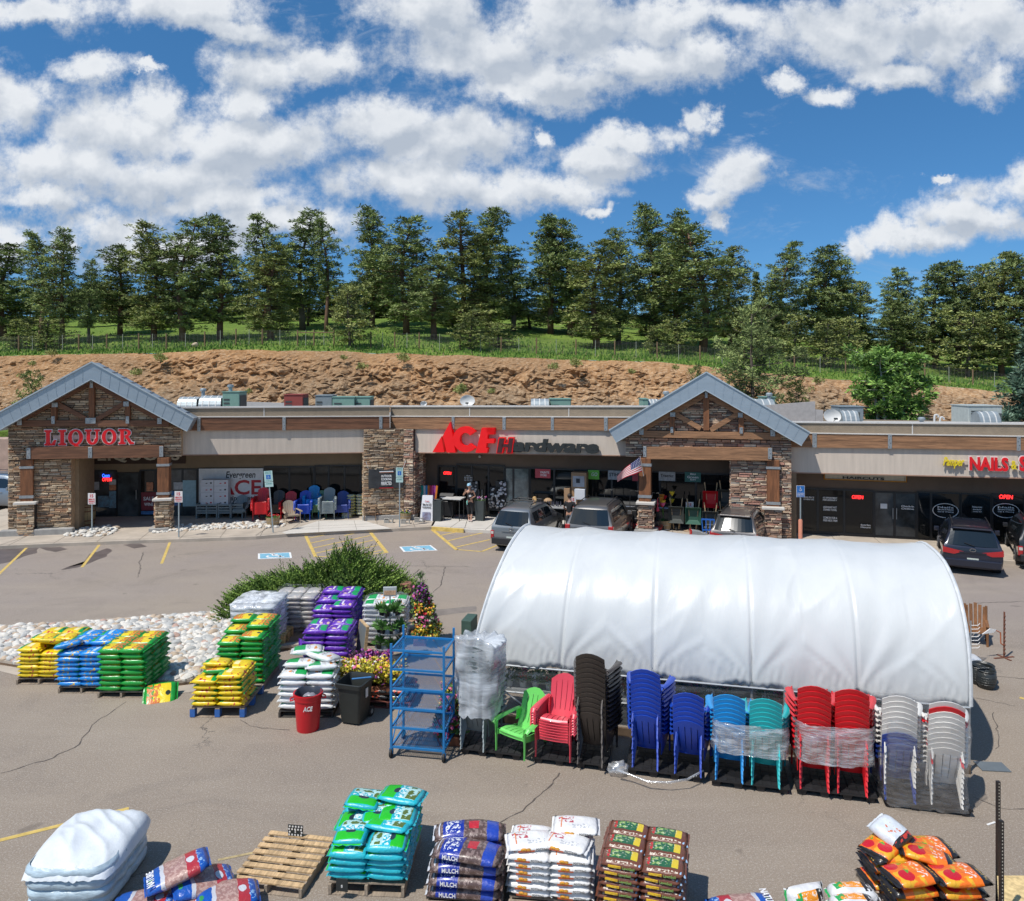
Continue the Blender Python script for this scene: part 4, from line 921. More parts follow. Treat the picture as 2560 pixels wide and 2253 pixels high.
for q, s_ in (((875,716,868,88),'bushy young pine at the fence left of the sky gap'),((1172,777,876,84),'bright round young pine on the edge of the rock cut'),((1245,808,868,80),'low young pine just right of the bright round one'),((2058,800,918,96),'young pine at the fence right of the grey roof wall'),((2121,800,905,80),'young pine up the slope beside the leafy tree'),((2419,787,942,120),'wide young pine at the fence left of the spruce'),((1986,790,905,85),'young pine just right of the near dark pine'),((40,800,872,70),'young pine at the fence by the left edge'),((112,800,876,75),'young pine before the twin trunks'),((1700,800,885,80),'young pine in front of the second gable grove'),((1640,815,885,70),'low young pine at the fence left of the second gable')):
    tree(*q, 'S', int(q[0]) % 2, s_, grp='young pines along the fence')
rr = random.Random(77); sm, s2 = MB(), MB()
for _ in range(14): clump(sm, Vector((rr.uniform(-.4,.4), rr.uniform(-.3,.3), rr.uniform(.1,.5))), .3, 22, rr, .8, rr.choice((0,1)), .03)
s2.tube([(0,0,-.1),(0,0,.3)], .03, 5); sc0 = None
for i, (px, py) in enumerate(((80,915),(130,890),(402,905),(860,900),(905,925),(1150,985),(1228,985),(1385,925),(1440,918),(1580,935),(2045,960),(2300,968),(620,985),(340,940),(1010,905),(1690,925))):
    Yb = 60.5 + (1010-py)/13; p = AT(px, py, Yb-1.0)
    if sc0 is None: sc0 = mktree('small_shrub', sm, s2, NEEDW, BARKG); o = sc0
    else: o = dup(sc0)
    o.location = p; o.rotation_euler = (0,0,i); q_ = .7+.6*(i % 3)/2; o.scale = (q_,)*3; tag(o, 'small weedy shrub rooted in the face of the orange rock cut', 'shrub', 'weedy shrubs on the rock cut')
tree(1893, 678, 866, 52, 'C', 0, 'small pointed spruce in the notch of the tree line', 'spruce_tree')
r = random.Random(5)
for i in range(64):     # trees deeper in the wood, seen between the near ones
    px = -30 + 2620*i/63 + r.uniform(-20, 20)
    if 835 < px < 900: top = 700
    else: top = r.uniform(675, 765)
    Yd = r.uniform(108, 128); X = (px-CX)*Yd/F; z = hill_z(X, Yd); by_ = CY - (z-H)*F/Yd
    e = edge_z(X); top += (9.5-e)*22
    tree(px, top, by_, r.uniform(70, 105), 'A' if i % 4 else 'C', r.randrange(6) if i % 4 else 0, 'distant pine in the second row of the wood, half hidden by nearer ones', Y=Yd, grp='distant pines behind the first row')
for i in range(30):
    px = -40 + 2640*i/29 + r.uniform(-25, 25); Yd = r.uniform(96, 112); X = (px-CX)*Yd/F; z = hill_z(X, Yd); by_ = CY - (z-H)*F/Yd
    tree(px, by_ - r.uniform(55, 120), by_, r.uniform(60, 100), 'S', i % 2, 'low young pine among the trunks deeper in the wood', Y=Yd, grp='young pines between the trunks')
# trees between the shops and the cut
def near_tree(name, px, top, Y, wid, zb, cm, tm, mats, bark, ph, pw, lab):
    p = Vector(((px-CX)*Y/F, Y, zb)); zt = H - (top-CY)*Y/F; o = mktree(name, cm, tm, mats, bark, lab)
    o.location = p; o.scale = (wid*Y/F/pw, wid*Y/F/pw, (zt-zb)/ph); return o
cm, tm = pine(400, hh=10, ww=5, base=.2, shape='oval', nwh=20, cr=(.36,.55), nn=34, lw=.035, dens=1.1)
near_tree('pine_tree', 1884, 775, 50, 190, 1.6, cm, tm, NEED, BARKG, 10, 5, 'full green pine standing right behind the second grey gable')
cm, tm = pine(401, hh=6, ww=3.5, base=.1, shape='oval', nwh=14, cr=(.3,.45), nn=30, lw=.035)
near_tree('pine_tree', 80, 934, 52, 74, 2, cm, tm, NEEDW, BARKG, 6, 3.5, 'small pine peeking over the left slope of the liquor gable')
near_tree('pine_tree', 1742, 922, 52, 60, 2, cm, tm, NEEDW, BARKG, 6, 3.5, 'little pine top left of the second gable peak')
near_tree('pine_tree', 1990, 960, 51, 90, 2, cm, tm, NEEDW, BARKG, 6, 3.5, 'low pine spreading right over the grey roof wall')
cm, tm = pine(402, hh=9, ww=7, base=.02, shape='cone', nwh=30, cr=(.4,.62), nn=34, lw=.04, dens=1.1)
near_tree('spruce_tree', 2580, 828, 44, 330, 1, cm, tm, NEEDB, BARKG, 9, 7, 'blue green spruce at the right edge behind the roof boxes')
rr = random.Random(9); cm, tm = MB(), MB()
for s_ in range(5):
    a = s_*1.3; top_ = Vector((math.cos(a)*1.1, math.sin(a)*.6, rr.uniform(5.6, 8))); b_ = Vector((math.cos(a)*.3, math.sin(a)*.3, 0))
    tm.tube([b_, b_.lerp(top_, .5)+Vector((rr.uniform(-.2,.2),0,0)), top_], [.12, .08, .02], 6)
    for j in range(40):
        f = rr.uniform(.3, 1); p0 = b_.lerp(top_, f); a2 = rr.uniform(0, 6.28); L_ = rr.uniform(.4, 1.9)*(1.25-f*.6); p1 = p0 + Vector((math.cos(a2)*L_, math.sin(a2)*L_, L_*rr.uniform(-.1,.6)))
        tm.tube([p0, p1], [.025, .008], 4, cap=False)
        for _ in range(3): clump(cm, p0.lerp(p1, rr.uniform(.5, 1.05)), rr.uniform(.3, .55), 30, rr, .9, rr.choices((0,1,2), (4,4,2))[0], .045, 0)
near_tree('aspen_tree', 2226, 865, 47, 200, 1.2, cm, tm, LEAFY, BARKW, 8, 4.2, 'bright green leafy aspen with pale stems behind the right roof')
# ------------------------------------------------------------------ bagged goods on pallets
ORD = ['bottom','second','third','fourth','fifth','sixth','seventh','eighth','ninth','tenth','eleventh','twelfth','thirteenth','fourteenth','fifteenth']
def bagm(name, base, patches=(), rough=.32, bump=.5, coat=.25, bscale=9, trans=0):
    m = bpy.data.materials.new(name); m.use_nodes = True; MATS[name] = m
    k = NT(m.node_tree); b = m.node_tree.nodes['Principled BSDF']
    tc = k.n('ShaderNodeTexCoord'); g_ = tc.outputs['Generated']; ob = tc.outputs['Object']
    g2 = k.vm('ADD', g_, k.vm('MULTIPLY', k.vm('SUBTRACT', k.noise(ob, 7, 3, .6, out=1), (.5,.5,.5)), (.06,.06,.0)))
    x, y, z = k.xyz(g2); upm = k.m('GREATER_THAN', k.xyz(tc.outputs['Normal'])[2], .84); col = k.mix(k.mr(k.noise(ob, 6, 4, .6), .3, .7), c4(tuple(c*.86 for c in base)), c4(tuple(min(1, c*1.12) for c in base)))
    for p in patches:
        ty, cx, cy, hx, hy, c = p[:6]
        if ty in 'rn':
            msk = k.m('MULTIPLY', k.m('LESS_THAN', k.m('ABSOLUTE', k.m('SUBTRACT', x, cx)), hx), k.m('LESS_THAN', k.m('ABSOLUTE', k.m('SUBTRACT', y, cy)), hy))
        else:
            q = k.vm('MULTIPLY', k.vm('SUBTRACT', g2, (cx, cy, 0)), (1/hx, 1/hy, 0)); msk = k.m('LESS_THAN', k.vm('LENGTH', q, out=1), 1)
        if ty == 'n': msk = k.m('MULTIPLY', msk, k.mr(k.noise(ob, p[6], 3, .6), p[7], p[7]+.03))
        if hx < .5 and hy < .5: msk = k.m('MULTIPLY', msk, upm)
        col = k.mix(msk, col, c4(c))
    k.put(b.inputs['Base Color'], col); b.inputs['Roughness'].default_value = rough; b.inputs['Coat Weight'].default_value = coat; b.inputs['Coat Roughness'].default_value = .2
    bn = k.n('ShaderNodeBump'); bn.inputs['Strength'].default_value = bump; bn.inputs['Distance'].default_value = .03
    k.put(bn.inputs['Height'], k.noise(ob, bscale, 5, .6, dist=1.2)); k.t.links.new(bn.outputs[0], b.inputs['Normal'])
    return m
def bag_mb(sx, sy, sz, seed, sag=0, nu=14, nv=10, flange=.03):
    rr = random.Random(seed); off = Vector((seed*3.1, seed*1.7, 0)); m = MB(); pw = 3.2
    def pt(u, v, s_):
        a, b = 2*u-1, 2*v-1
        h = max(0, (1-abs(a)**pw))**.5 * max(0, (1-abs(b)**pw))**.5
        ex = 1 - .045*abs(b)**2; ey = 1 - .06*abs(a)**2
        x, y = a*sx/2*ex, b*sy/2*ey
        n_ = mnoise.noise(Vector((x*5, y*5, s_*.7)) + off)*.16 + mnoise.noise(Vector((x*15, y*15, s_)) + off)*.09
        z = s_*sz/2*h*(1+n_*(1.0 if s_ > 0 else .3)) + mnoise.noise(Vector((x*9, y*9, 5)) + off)*.012*(1-h)
        z -= sag*(abs(a)**2.2)*.5 + sag*.35*abs(b)**2
        return (x, y, z + sz/2)
    m.grid(lambda u, v: pt(u, v, 1), nu, nv); m.grid(lambda u, v: pt(v, u, -1), nv, nu)
    for s_ in (-1, 1):   # heat-sealed ends
        m.grid(lambda u, v: (s_*(sx/2*(.96-.0*v) + flange*v), (u-.5)*sy*(.88+.06*v), sz/2 - sag*.5 + .012*math.sin(u*21+seed)*v - .012*v), 8, 1)
    return m
def bag_proto(kind, mat, sx, sy, sz, seeds=(1, 2, 3), sag=0, extra=None):
    out = []
    for s_ in seeds:
        o = bag_mb(sx, sy, sz, s_, sag).build(kind, mat, smooth='all'); o.location = (0, 0, -50)
        if extra: extra(o, sx, sy, sz)
        out.append(o)
    return out
FIRST = set()
def put(proto, loc, rot, label, cat, group, scale=None, parent=None):
    if proto.name not in FIRST and proto.parent is None and parent is None:
        FIRST.add(proto.name); o = proto; o.location = loc; o.rotation_euler = rot
        if scale: o.scale = scale
        return tag(o, label, cat, group)
    o = dup(proto, parent, loc, rot, label, group, scale=scale); o['category'] = cat; return o
def plc(x, y, rz, lx, ly): return (x + lx*math.cos(rz) - ly*math.sin(rz), y + lx*math.sin(rz) + ly*math.cos(rz))
def stack(protos, x, y, rz, nx, ny, layers, dims, z0, what, where, cat, group, seed, skip=(), jit=.012, top=None, flip=True):
    """x, y: middle of the pallet; dims: pitch of the bags"""
    rr = random.Random(seed); sx, sy, sz = dims
    fb = ['front', 'back'] if ny == 2 else ['front', 'middle', 'back'] if ny == 3 else ['front']
    lr = ['left', 'right'] if nx == 2 else ['left', 'middle', 'right'] if nx == 3 else ['']
    for l in range(layers):
        sh = rr.uniform(-.025, .025)
        for i in range(nx):
            for j in range(ny):
                if (l, i, j) in skip: continue
                lx, ly = (i-(nx-1)/2)*sx + rr.uniform(-jit, jit) + sh, (j-(ny-1)/2)*sy + rr.uniform(-jit, jit)
                a, b = plc(x, y, rz, lx, ly)
                rot = (rr.uniform(-.02,.02), rr.uniform(-.02,.02), rz + rr.uniform(-.035,.035) + (math.pi if flip and rr.random() < .5 else 0))
                nm = 'top' if l == layers-1 else ORD[l]
                lab = '%s, %s layer, %s %s of the %s' % (what, nm, fb[j], lr[i], where)
                put(rr.choice(protos), (a, b, z0 + l*sz + rr.uniform(-.004,.004)), rot, ' '.join(lab.split()[:16]), cat, group)
PALW = woodm('pallet_wood', (.56, .38, .20), (7, .8, 7)); PALG = woodm('pallet_grey', (.30, .24, .18), (7, .8, 7)); PALY = woodm('pallet_yellow', (.62, .42, .17), (7, .8, 7)); PBLUE = pm('pallet_blue', (.03,.12,.38), .7, var=.2); PPLAS = pm('pallet_plastic', (.018,.018,.02), .5, var=.3, scale=9)
def pallet(x, y, rz, w_=1.02, d_=1.22, lab='', mat=PALG, h=.13, nb=7, grp=None, name='pallet', blocks=None, top=None):
    r_ = empty(name, (x, y, 0), rz, lab, 'pallet', grp); rr = random.Random(int(x*100))
    z1 = h
    for i in range(nb):
        yy = -d_/2 + d_*(i+.5)/nb; wd = d_/nb*.58; e = rr.uniform(-.006,.006)
        MB().box(-w_/2+e, w_/2+e, yy-wd/2, yy+wd/2, z1-.02, z1).build('deck_board', top or mat, r_, rot=(0, 0, rr.uniform(-.008,.008)))
    for i in range(3):
        xx = -w_/2+.02 + (w_-.04)*i/2
        if blocks:
            for j in range(3):
                yy = -d_/2+.06 + (d_-.12)*j/2; MB().box(xx-.05, xx+.05, yy-.06, yy+.06, .015, z1-.04).build('block', blocks, r_)
            MB().box(xx-.045, xx+.045, -d_/2, d_/2, z1-.038, z1-.021).build('stringer', mat, r_)
        else: MB().box(xx-.02, xx+.02, -d_/2, d_/2, .015, z1-.021).build('stringer', mat, r_)
    for yy in (-d_/2+.05, 0, d_/2-.05): MB().box(-w_/2, w_/2, yy-.045, yy+.045, 0, .014).build('bottom_board', mat, r_)
    return r_
def plastic_pallet(fr, ua, ub, v0, d_, lab, grp='black plastic pallets in the chair row'):
    p = fr.w((ua+ub)/2, v0+d_/2, 0); r_ = empty('plastic_pallet', p, fr.a, lab, 'pallet', grp); w_ = ub-ua; m = MB()
    n_ = 9
    for i in range(n_): 
        x0 = -w_/2 + w_*i/n_
        for j in range(7): m.box(x0+.008, x0+w_/n_-.008, -d_/2+d_*j/7+.006, -d_/2+d_*(j+1)/7-.006, .12, .135)
    m.box(-w_/2, w_/2, -d_/2, d_/2, .095, .121); m.build('deck', PPLAS, r_)
    for i in range(4):
        for j in range(3): MB().prism([(-w_/2+.02+(w_-.2)*i/3+.03, 0), (-w_/2+.02+(w_-.2)*i/3+.13, 0), (-w_/2+.02+(w_-.2)*i/3+.16, .096), (-w_/2+.02+(w_-.2)*i/3, .096)], -d_/2+.03+(d_-.2)*j/2, -d_/2+.16+(d_-.2)*j/2).build('foot', PPLAS, r_)
    return r_
FILM = None
def film_mat(name='stretch_film', white=.10, gloss=.16, sc=6, col=(.85,.88,.9)):
    m = bpy.data.materials.new(name); m.use_nodes = True; k = NT(m.node_tree); m.node_tree.nodes.clear()
    ob = k.n('ShaderNodeTexCoord').outputs['Object']
    tr = k.n('ShaderNodeBsdfTransparent'); gl = k.n('ShaderNodeBsdfGlossy'); gl.inputs['Roughness'].default_value = .16; df = k.n('ShaderNodeBsdfDiffuse'); df.inputs['Color'].default_value = c4(col)
    bn = k.n('ShaderNodeBump'); bn.inputs['Strength'].default_value = .6; bn.inputs['Distance'].default_value = .03
    nz = k.noise(k.vm('MULTIPLY', ob, (.7, .7, 4)), sc*.7, 5, .6, dist=.8); k.put(bn.inputs['Height'], nz)
    k.t.links.new(bn.outputs[0], gl.inputs['Normal']); k.t.links.new(bn.outputs[0], df.inputs['Normal'])
    a = k.n('ShaderNodeMixShader'); k.put(a.inputs[0], k.mr(nz, .42, .66, white*.5, min(1, white*2))); k.t.links.new(tr.outputs[0], a.inputs[1]); k.t.links.new(df.outputs[0], a.inputs[2])
    b = k.n('ShaderNodeMixShader'); b.inputs[0].default_value = gloss; k.t.links.new(a.outputs[0], b.inputs[1]); k.t.links.new(gl.outputs[0], b.inputs[2])
    o = k.n('ShaderNodeOutputMaterial'); k.t.links.new(b.outputs[0], o.inputs[0]); return m
FILM = film_mat(); FILMW = film_mat('film_milky', .5, .12, 5, (.8,.83,.85)); FILMG = film_mat('film_grey', .62, .10, 1.6, (.62,.66,.70))
def wrap(name, w_, d_, z0, z1, loc, rz, mat, lab, seed=1, rough=.03, top=False, nu=64, nv=14, cat='plastic wrap', taper=0, name_grp=None):
    rr = random.Random(seed); m = MB()
    def f(u, v):
        a = 2*math.pi*u; c_, s_ = math.cos(a), math.sin(a); p = 5
        k_ = (abs(c_)**p + abs(s_)**p)**(-1/p); t_ = 1 - taper*v
        n_ = mnoise.noise((c_*3+seed, s_*3, v*2.5))*rough + mnoise.noise((c_*9+seed, s_*9, v*5))*rough*.5
        return (c_*k_*(w_/2+n_)*t_, s_*k_*(d_/2+n_)*t_, z0 + (z1-z0)*v + mnoise.noise((c_*4, s_*4+seed, 9))*.05*(v > .99 or v < .01))
    m.grid(f, nu, nv)
    if top:
        m.grid(lambda u, v: tuple(Vector(f(u, 1)).lerp(Vector((0, 0, z1+.06)), v) + Vector((0,0, mnoise.noise((u*20, v*5, seed))*.05*(1-abs(2*v-1))))), nu, 6)
    o = m.build(name, mat, loc=loc, rot=rz, smooth='all', fix=True); return tag(o, lab, cat, name_grp)

GRN, YLW = (.01,.27,.035), (.80,.60,.015)
MG = bagm('bag_green', (.012,.30,.035), [('r',.55,.5,.24,.42,YLW),('n',.30,.5,.2,.4,(.62,.16,.02),11,.47),('e',.72,.5,.07,.1,(.02,.03,.02)),('r',.5,.02,.5,.06,(.012,.3,.035))])
MY = bagm('bag_yellow', (.78,.56,.01), [('r',.12,.5,.14,.46,(.01,.32,.06)),('e',.15,.5,.05,.12,(.01,.05,.04)),('n',.75,.5,.3,.6,(.5,.02,.03),9,.58),('n',.5,.5,.6,.6,(.30,.05,.16),14,.66),('r',.42,.5,.09,.2,(.88,.78,.4))])
MBL = bagm('bag_blue', (.015,.24,.66), [('r',.14,.5,.14,.46,(.01,.33,.09)),('e',.15,.5,.05,.12,(.02,.03,.1)),('n',.75,.5,.3,.6,(.62,.42,.05),9,.56),('n',.5,.5,.6,.6,(.45,.06,.12),14,.66),('r',.45,.5,.06,.3,(.5,.68,.82))])
MP = bagm('bag_purple', (.13,.03,.42), [('r',.2,.5,.16,.46,(.01,.35,.10)),('n',.72,.5,.22,.4,(.75,.55,.40),9,.52),('r',.48,.5,.04,.3,(.7,.68,.8)),('n',.5,.5,.6,.6,(.25,.1,.6),14,.62)])
MWG = bagm('bag_white_green', (.70,.72,.72), [('r',.25,.5,.2,.36,(.01,.34,.08)),('n',.74,.5,.16,.34,(.72,.26,.04),11,.5),('n',.55,.5,.05,.3,(.15,.15,.16),30,.5),('n',.97,.5,.05,.2,(.45,.2,.1),20,.5)])
MT = bagm('bag_teal', (.02,.43,.52), [('r',.2,.5,.19,.42,(.02,.48,.015)),('e',.38,.5,.07,.16,(.02,.03,.05)),('n',.52,.5,.09,.34,(.75,.85,.85),22,.5),('r',.72,.5,.13,.36,(.42,.68,.66)),('n',.75,.5,.11,.34,(.10,.15,.02),8,.42),('n',.98,.5,.04,.3,(.05,.1,.03),20,.5)])
MMU = bagm('bag_mulch', (.10,.06,.05), [('n',.5,.5,.6,.6,(.24,.17,.15),16,.5),('r',.28,.5,.14,.6,(.01,.03,.30)),('r',.82,.5,.08,.6,(.02,.06,.4)),('n',.28,.5,.1,.4,(.75,.77,.8),26,.52),('r',.56,.5,.07,.18,(.5,.02,.03)),('r',.05,.5,.05,.4,(.6,.62,.66))], coat=.5, bump=.7)
MWP = bagm('bag_white_potting', (.80,.79,.77), [('n',.3,.62,.16,.18,(.45,.03,.05),14,.5),('n',.62,.3,.2,.1,(.45,.46,.48),34,.52),('r',.2,.5,.012,.3,(.7,.2,.05))])
MLS = bagm('bag_lawn', (.16,.055,.03), [('r',.48,.58,.34,.28,(.02,.12,.05)),('r',.75,.58,.07,.26,(.70,.52,.03)),('n',.45,.58,.2,.25,(.30,.45,.12),14,.5),('n',.4,.6,.3,.2,(.62,.60,.50),30,.6),('n',.5,.12,.34,.07,(.7,.62,.5),34,.5),('e',.93,.12,.06,.12,(.35,.55,.75)),('n',.18,.58,.03,.25,(.5,.03,.03),20,.4)])
MOR = bagm('bag_orange', (.85,.17,.01), [('r',.9,.5,.12,.5,(.02,.018,.018)),('r',.03,.5,.05,.6,(.02,.018,.018)),('n',.35,.5,.25,.5,(.72,.38,.02),7,.5),('e',.3,.3,.14,.2,(.55,.01,.02)),('e',.2,.75,.12,.18,(.55,.01,.02)),('n',.45,.55,.1,.25,(.10,.35,.02),9,.5),('n',.66,.5,.10,.34,(.85,.70,.62),28,.54),('n',.92,.5,.06,.4,(.75,.5,.1),28,.55)], coat=.45)
MNS = bagm('bag_natural', (.01,.09,.42), [('r',.5,.5,.2,.6,(.36,.2,.17)),('n',.5,.5,.2,.6,(.50,.33,.28),24,.5),('r',.74,.5,.09,.6,(.42,.03,.04)),('e',.72,.45,.06,.13,(.6,.62,.66)),('r',.29,.5,.03,.6,(.55,.56,.6)),('e',.1,.35,.05,.1,(.03,.28,.08)),('n',.9,.5,.08,.4,(.3,.5,.75),30,.55)], coat=.4)
MGW = bagm('bag_grey', (.42,.41,.40), [('n',.5,.5,.6,.6,(.55,.5,.45),6,.55),('n',.5,.5,.6,.6,(.2,.25,.35),10,.66)])
MKT = bagm('bag_dark', (.03,.03,.03), [('n',.5,.5,.6,.6,(.55,.06,.02),9,.6),('n',.5,.5,.6,.6,(.1,.4,.05),12,.63),('n',.5,.5,.6,.6,(.55,.5,.42),16,.64)])
BG = bag_proto('potting_soil_bag', MG, .53, .45, .15); BY = bag_proto('potting_soil_bag', MY, .53, .45, .13); BB = bag_proto('potting_soil_bag', MBL, .54, .45, .145)
BP = bag_proto('garden_soil_bag', MP, .56, .48, .165); BWG = bag_proto('garden_soil_bag', MWG, .58, .5, .15); BT = bag_proto('potting_mix_bag', MT, .54, .46, .145)
WLET = pm('print_white', (.8,.8,.8), .5, var=0); GLET = pm('print_green', (.25,.45,.12), .5, var=0); KLET = pm('print_black', (.03,.03,.03), .5, var=0); RLET = pm('print_rust', (.45,.09,.03), .5, var=0)
def spine(word, mt, hx=.3, hz=.5, x0=0):
    def f(o, sx, sy, sz):
        text_fit(word, sx*(x0-hx/2), sx*(x0+hx/2), sz*(.5-hz/2), sz*(.5+hz/2), y=-sy/2*.985, depth=.004, offset=.02).build('print', mt, o)
    return f
BM = bag_proto('mulch_bag', MMU, .98, .40, .16, sag=.05, extra=spine('MULCH', WLET, .22, .36, -.2))
def potx(o, sx, sy, sz):
    text_fit('POTTING', sx*.08, sx*.34, sz*.42, sz*.66, y=-sy/2*.985, depth=.003).build('print', KLET, o); MB().box(-sx*.3, sx*.05, -sy/2*.99, -sy/2*.98+.01, sz*.3, sz*.44).build('print_ribbon', RLET, o)
    MB().sphere((-sx*.18, -sy/2*.97, sz*.58), (.04, .012, .022), 8, 5).sphere((-sx*.08, -sy/2*.97, sz*.56), (.03, .012, .02), 8, 5).build('print_fruit', pm('print_fruit', (.6,.28,.03), .5, var=.5, scale=30), o)
BW = bag_proto('potting_soil_bag', MWP, .56, .40, .115, extra=potx)
def lawx(o, sx, sy, sz):
    text_fit('LawnSoil', sx*.02, sx*.3, sz*.34, sz*.66, y=-sy/2*.985, depth=.003, offset=.01).build('print', GLET, o); MB().box(-sx*.32, -sx*.02, -sy/2*.99, -sy/2*.98+.01, sz*.36, sz*.6).build('print_ribbon', pm('print_gold', (.7,.45,.03), .5, var=.3, scale=40), o)
BL = bag_proto('lawn_soil_bag', MLS, .53, .35, .105, extra=lawx)
BO = bag_proto('potting_mix_bag', MOR, .62, .48, .15); BN = bag_proto('mulch_bag', MNS, .86, .50, .18, extra=None)

def st(px, py, dx, dy):      # middle of a pallet whose front left corner shows at (px, py)
    p = G(px, py); return p.x + dx, p.y + dy
# left group by the cobbles
x, y = G(40, 1712).x, G(40, 1712).y
pallet(x+.5, y+.6, 0, 1.0, 1.2, 'grey wooden pallet under the yellow bags at the far left', grp='wooden pallets under the bag stacks')
stack(BY, x+.5, y+.62, 0, 2, 3, 8, (.47,.4,.092), .13, 'yellow soil bag', 'pallet left of the blue bags', 'bag', 'yellow bags left of the blue stack', 1, skip={(7,0,0),(7,1,0)} | {(6,1,0)})
put(BY[1], (x+.62, y+.28, .80), (-.38, .12, .25), 'yellow bag with green corner sliding off the front of the left stack', 'bag', 'yellow bags left of the blue stack')
x2, y2 = G(147, 1734).x, G(147, 1734).y
pallet(x2+.48, y2+.6, 0, 1.0, 1.2, 'wooden pallet under the blue bags', grp='wooden pallets under the bag stacks')
stack(BB, x2+.42, y2+.6, .03, 2, 3, 8, (.47,.4,.105), .13, 'blue soil bag', 'stack between yellow and green', 'bag', 'blue bags between yellow and green stacks', 2, skip={(7,0,0),(7,1,0)})
put(BB[0], (x2+.1, y2+.2, .92), (-.18, -.12, .4), 'blue bag drooping over the front left of the blue stack', 'bag', 'blue bags between yellow and green stacks')
x3, y3 = G(247, 1746).x, G(247, 1746).y
pallet(x3+.47, y3+.6, 0, 1.0, 1.2, 'wooden pallet under the wide green bag stack', grp='wooden pallets under the bag stacks')
stack(BG, x3+.47, y3+.6, 0, 2, 3, 8, (.48,.4,.112), .13, 'green soil bag', 'stack right of the blue', 'bag', 'green bags right of the blue stack', 3)
p = G(395, 1752); put(BG[2], (p.x, p.y+.12, .03), (.62, .0, .35), 'green bag with yellow panel leaning tilted on the ground beside the pallet', 'bag', 'green bags right of the blue stack', scale=(1.2, 1.35, .9))
# double row: yellow in front, green behind
x4, y4 = G(478, 1795).x, G(478, 1795).y
pallet(x4+.52, y4+.6, 0, 1.04, 1.2, 'pallet with blue blocks under the near yellow bags', PALG, h=.21, blocks=PBLUE, grp='wooden pallets under the bag stacks')
stack(BY, x4+.53, y4+.42, 0, 2, 2, 6, (.5,.44,.108), .21, 'yellow soil bag', 'pallet with blue blocks', 'bag', 'yellow bags on the blue block pallet', 4, skip={(5,0,0)})
put(BY[2], (x4+.34, y4+.5, .86), (-.12, .05, .08), 'yellow bag with green end lying topmost on the blue block pallet', 'bag', 'yellow bags on the blue block pallet'); put(BG[0], (x4+.42, y4+.28, .79), (-.1, .0, .1), 'thin green bag end sticking out of the yellow bags', 'bag', 'yellow bags on the blue block pallet', scale=(1,.5,.7))
yg = y4 + 1.3
stack(BG, x4+.5, yg+.65, 0, 2, 3, 10, (.5,.42,.115), .13, 'green soil bag', 'tall stack behind the yellow', 'bag', 'green bags behind the yellow stack', 5, skip={(9,0,0),(9,1,0),(8,0,0),(9,0,1)})
pallet(x4+.5, yg+.6, 0, 1.0, 1.2, 'pallet under the tall green stack, mostly hidden', grp='wooden pallets under the bag stacks')
# wrapped white stack behind
p = G(575, 1640); xw, yw = p.x+.5, 19.3
BWR = bag_proto('wrapped_bag', bagm('bag_cloudy', (.62,.63,.64), [('n',.5,.5,.6,.6,(.42,.46,.52),7,.55)]), .54, .42, .12)
stack(BWR, xw, yw, 0, 2, 3, 9, (.52,.42,.115), .13, 'cloudy white bag', 'filmed stack behind the green', 'bag', 'white bags under film behind the green stack', 6)
pallet(xw, yw, 0, 1.05, 1.25, 'pallet under the cloudy white wrapped stack', grp='wooden pallets under the bag stacks')
wrap('stretch_wrap', 1.16, 1.36, .1, 1.2, (xw, yw, 0), 0, FILMW, 'crumpled clear film round the white stack before the juniper', 3, .05, True)
p = G(735, 1612, .35)
xg, yg2 = AT(742, 1600, 20.4).x, 20.6
stack(bag_proto('paver_base_bag', MGW, .4, .5, .13), xg, yg2, 0, 3, 2, 7, (.38,.5,.125), .13, 'grey bag', 'filmed block by the juniper', 'bag', 'grey bags under film beside the purple stack', 7)
pallet(xg, yg2, 0, 1.15, 1.1, 'pallet under the grey wrapped bags', grp='wooden pallets under the bag stacks')
wrap('stretch_wrap', 1.24, 1.14, .1, 1.04, (xg, yg2, 0), 0, FILM, 'clear film round the grey bags in front of the juniper', 4, .04)
pallet(xg-.35, yg2-1.1, 0, .75, .8, 'bright yellow wood pallet in front of the grey wrapped bags', PALY, h=.32, nb=5, blocks=PALY)
m = MB(); c0 = AT(668, 1650, 18.3)
m.grid(lambda u, v: (c0.x-.9+u*1.0, 18.1+v*.7, .03+abs(mnoise.noise((u*6, v*6, 2)))*.22*math.sin(math.pi*u)*math.sin(math.pi*v)), 24, 16); tag(m.build('plastic_scrap', FILMW, smooth='all'), 'crumpled loose plastic film lying beside the wrapped white stack', 'plastic film')
# purple
xp, yp = AT(822, 1660, 18.2).x, 18.35
pallet(xp, yp, 0, 1.05, 1.2, 'pallet under the purple bags in front', grp='wooden pallets under the bag stacks')
stack(BP, xp, yp-.1, 0, 2, 2, 6, (.52,.46,.125), .13, 'purple soil bag', 'near purple stack', 'bag', 'purple bags in the near purple stack', 8)
stack(BP, AT(850, 1600, 20.2).x, 20.1, 0, 2, 3, 8, (.5,.44,.12), .13, 'purple soil bag', 'tall far purple stack', 'bag', 'purple bags in the far purple stack', 9, skip={(7,0,0),(7,1,0),(7,0,1),(6,0,0)})
p = G(740, 1668); put(BP[1], (p.x+.1, p.y+.15, .28), (.2, 1.1, .5), 'purple and green bag slumped against the left of the purple stack', 'bag', 'purple bags in the near purple stack')
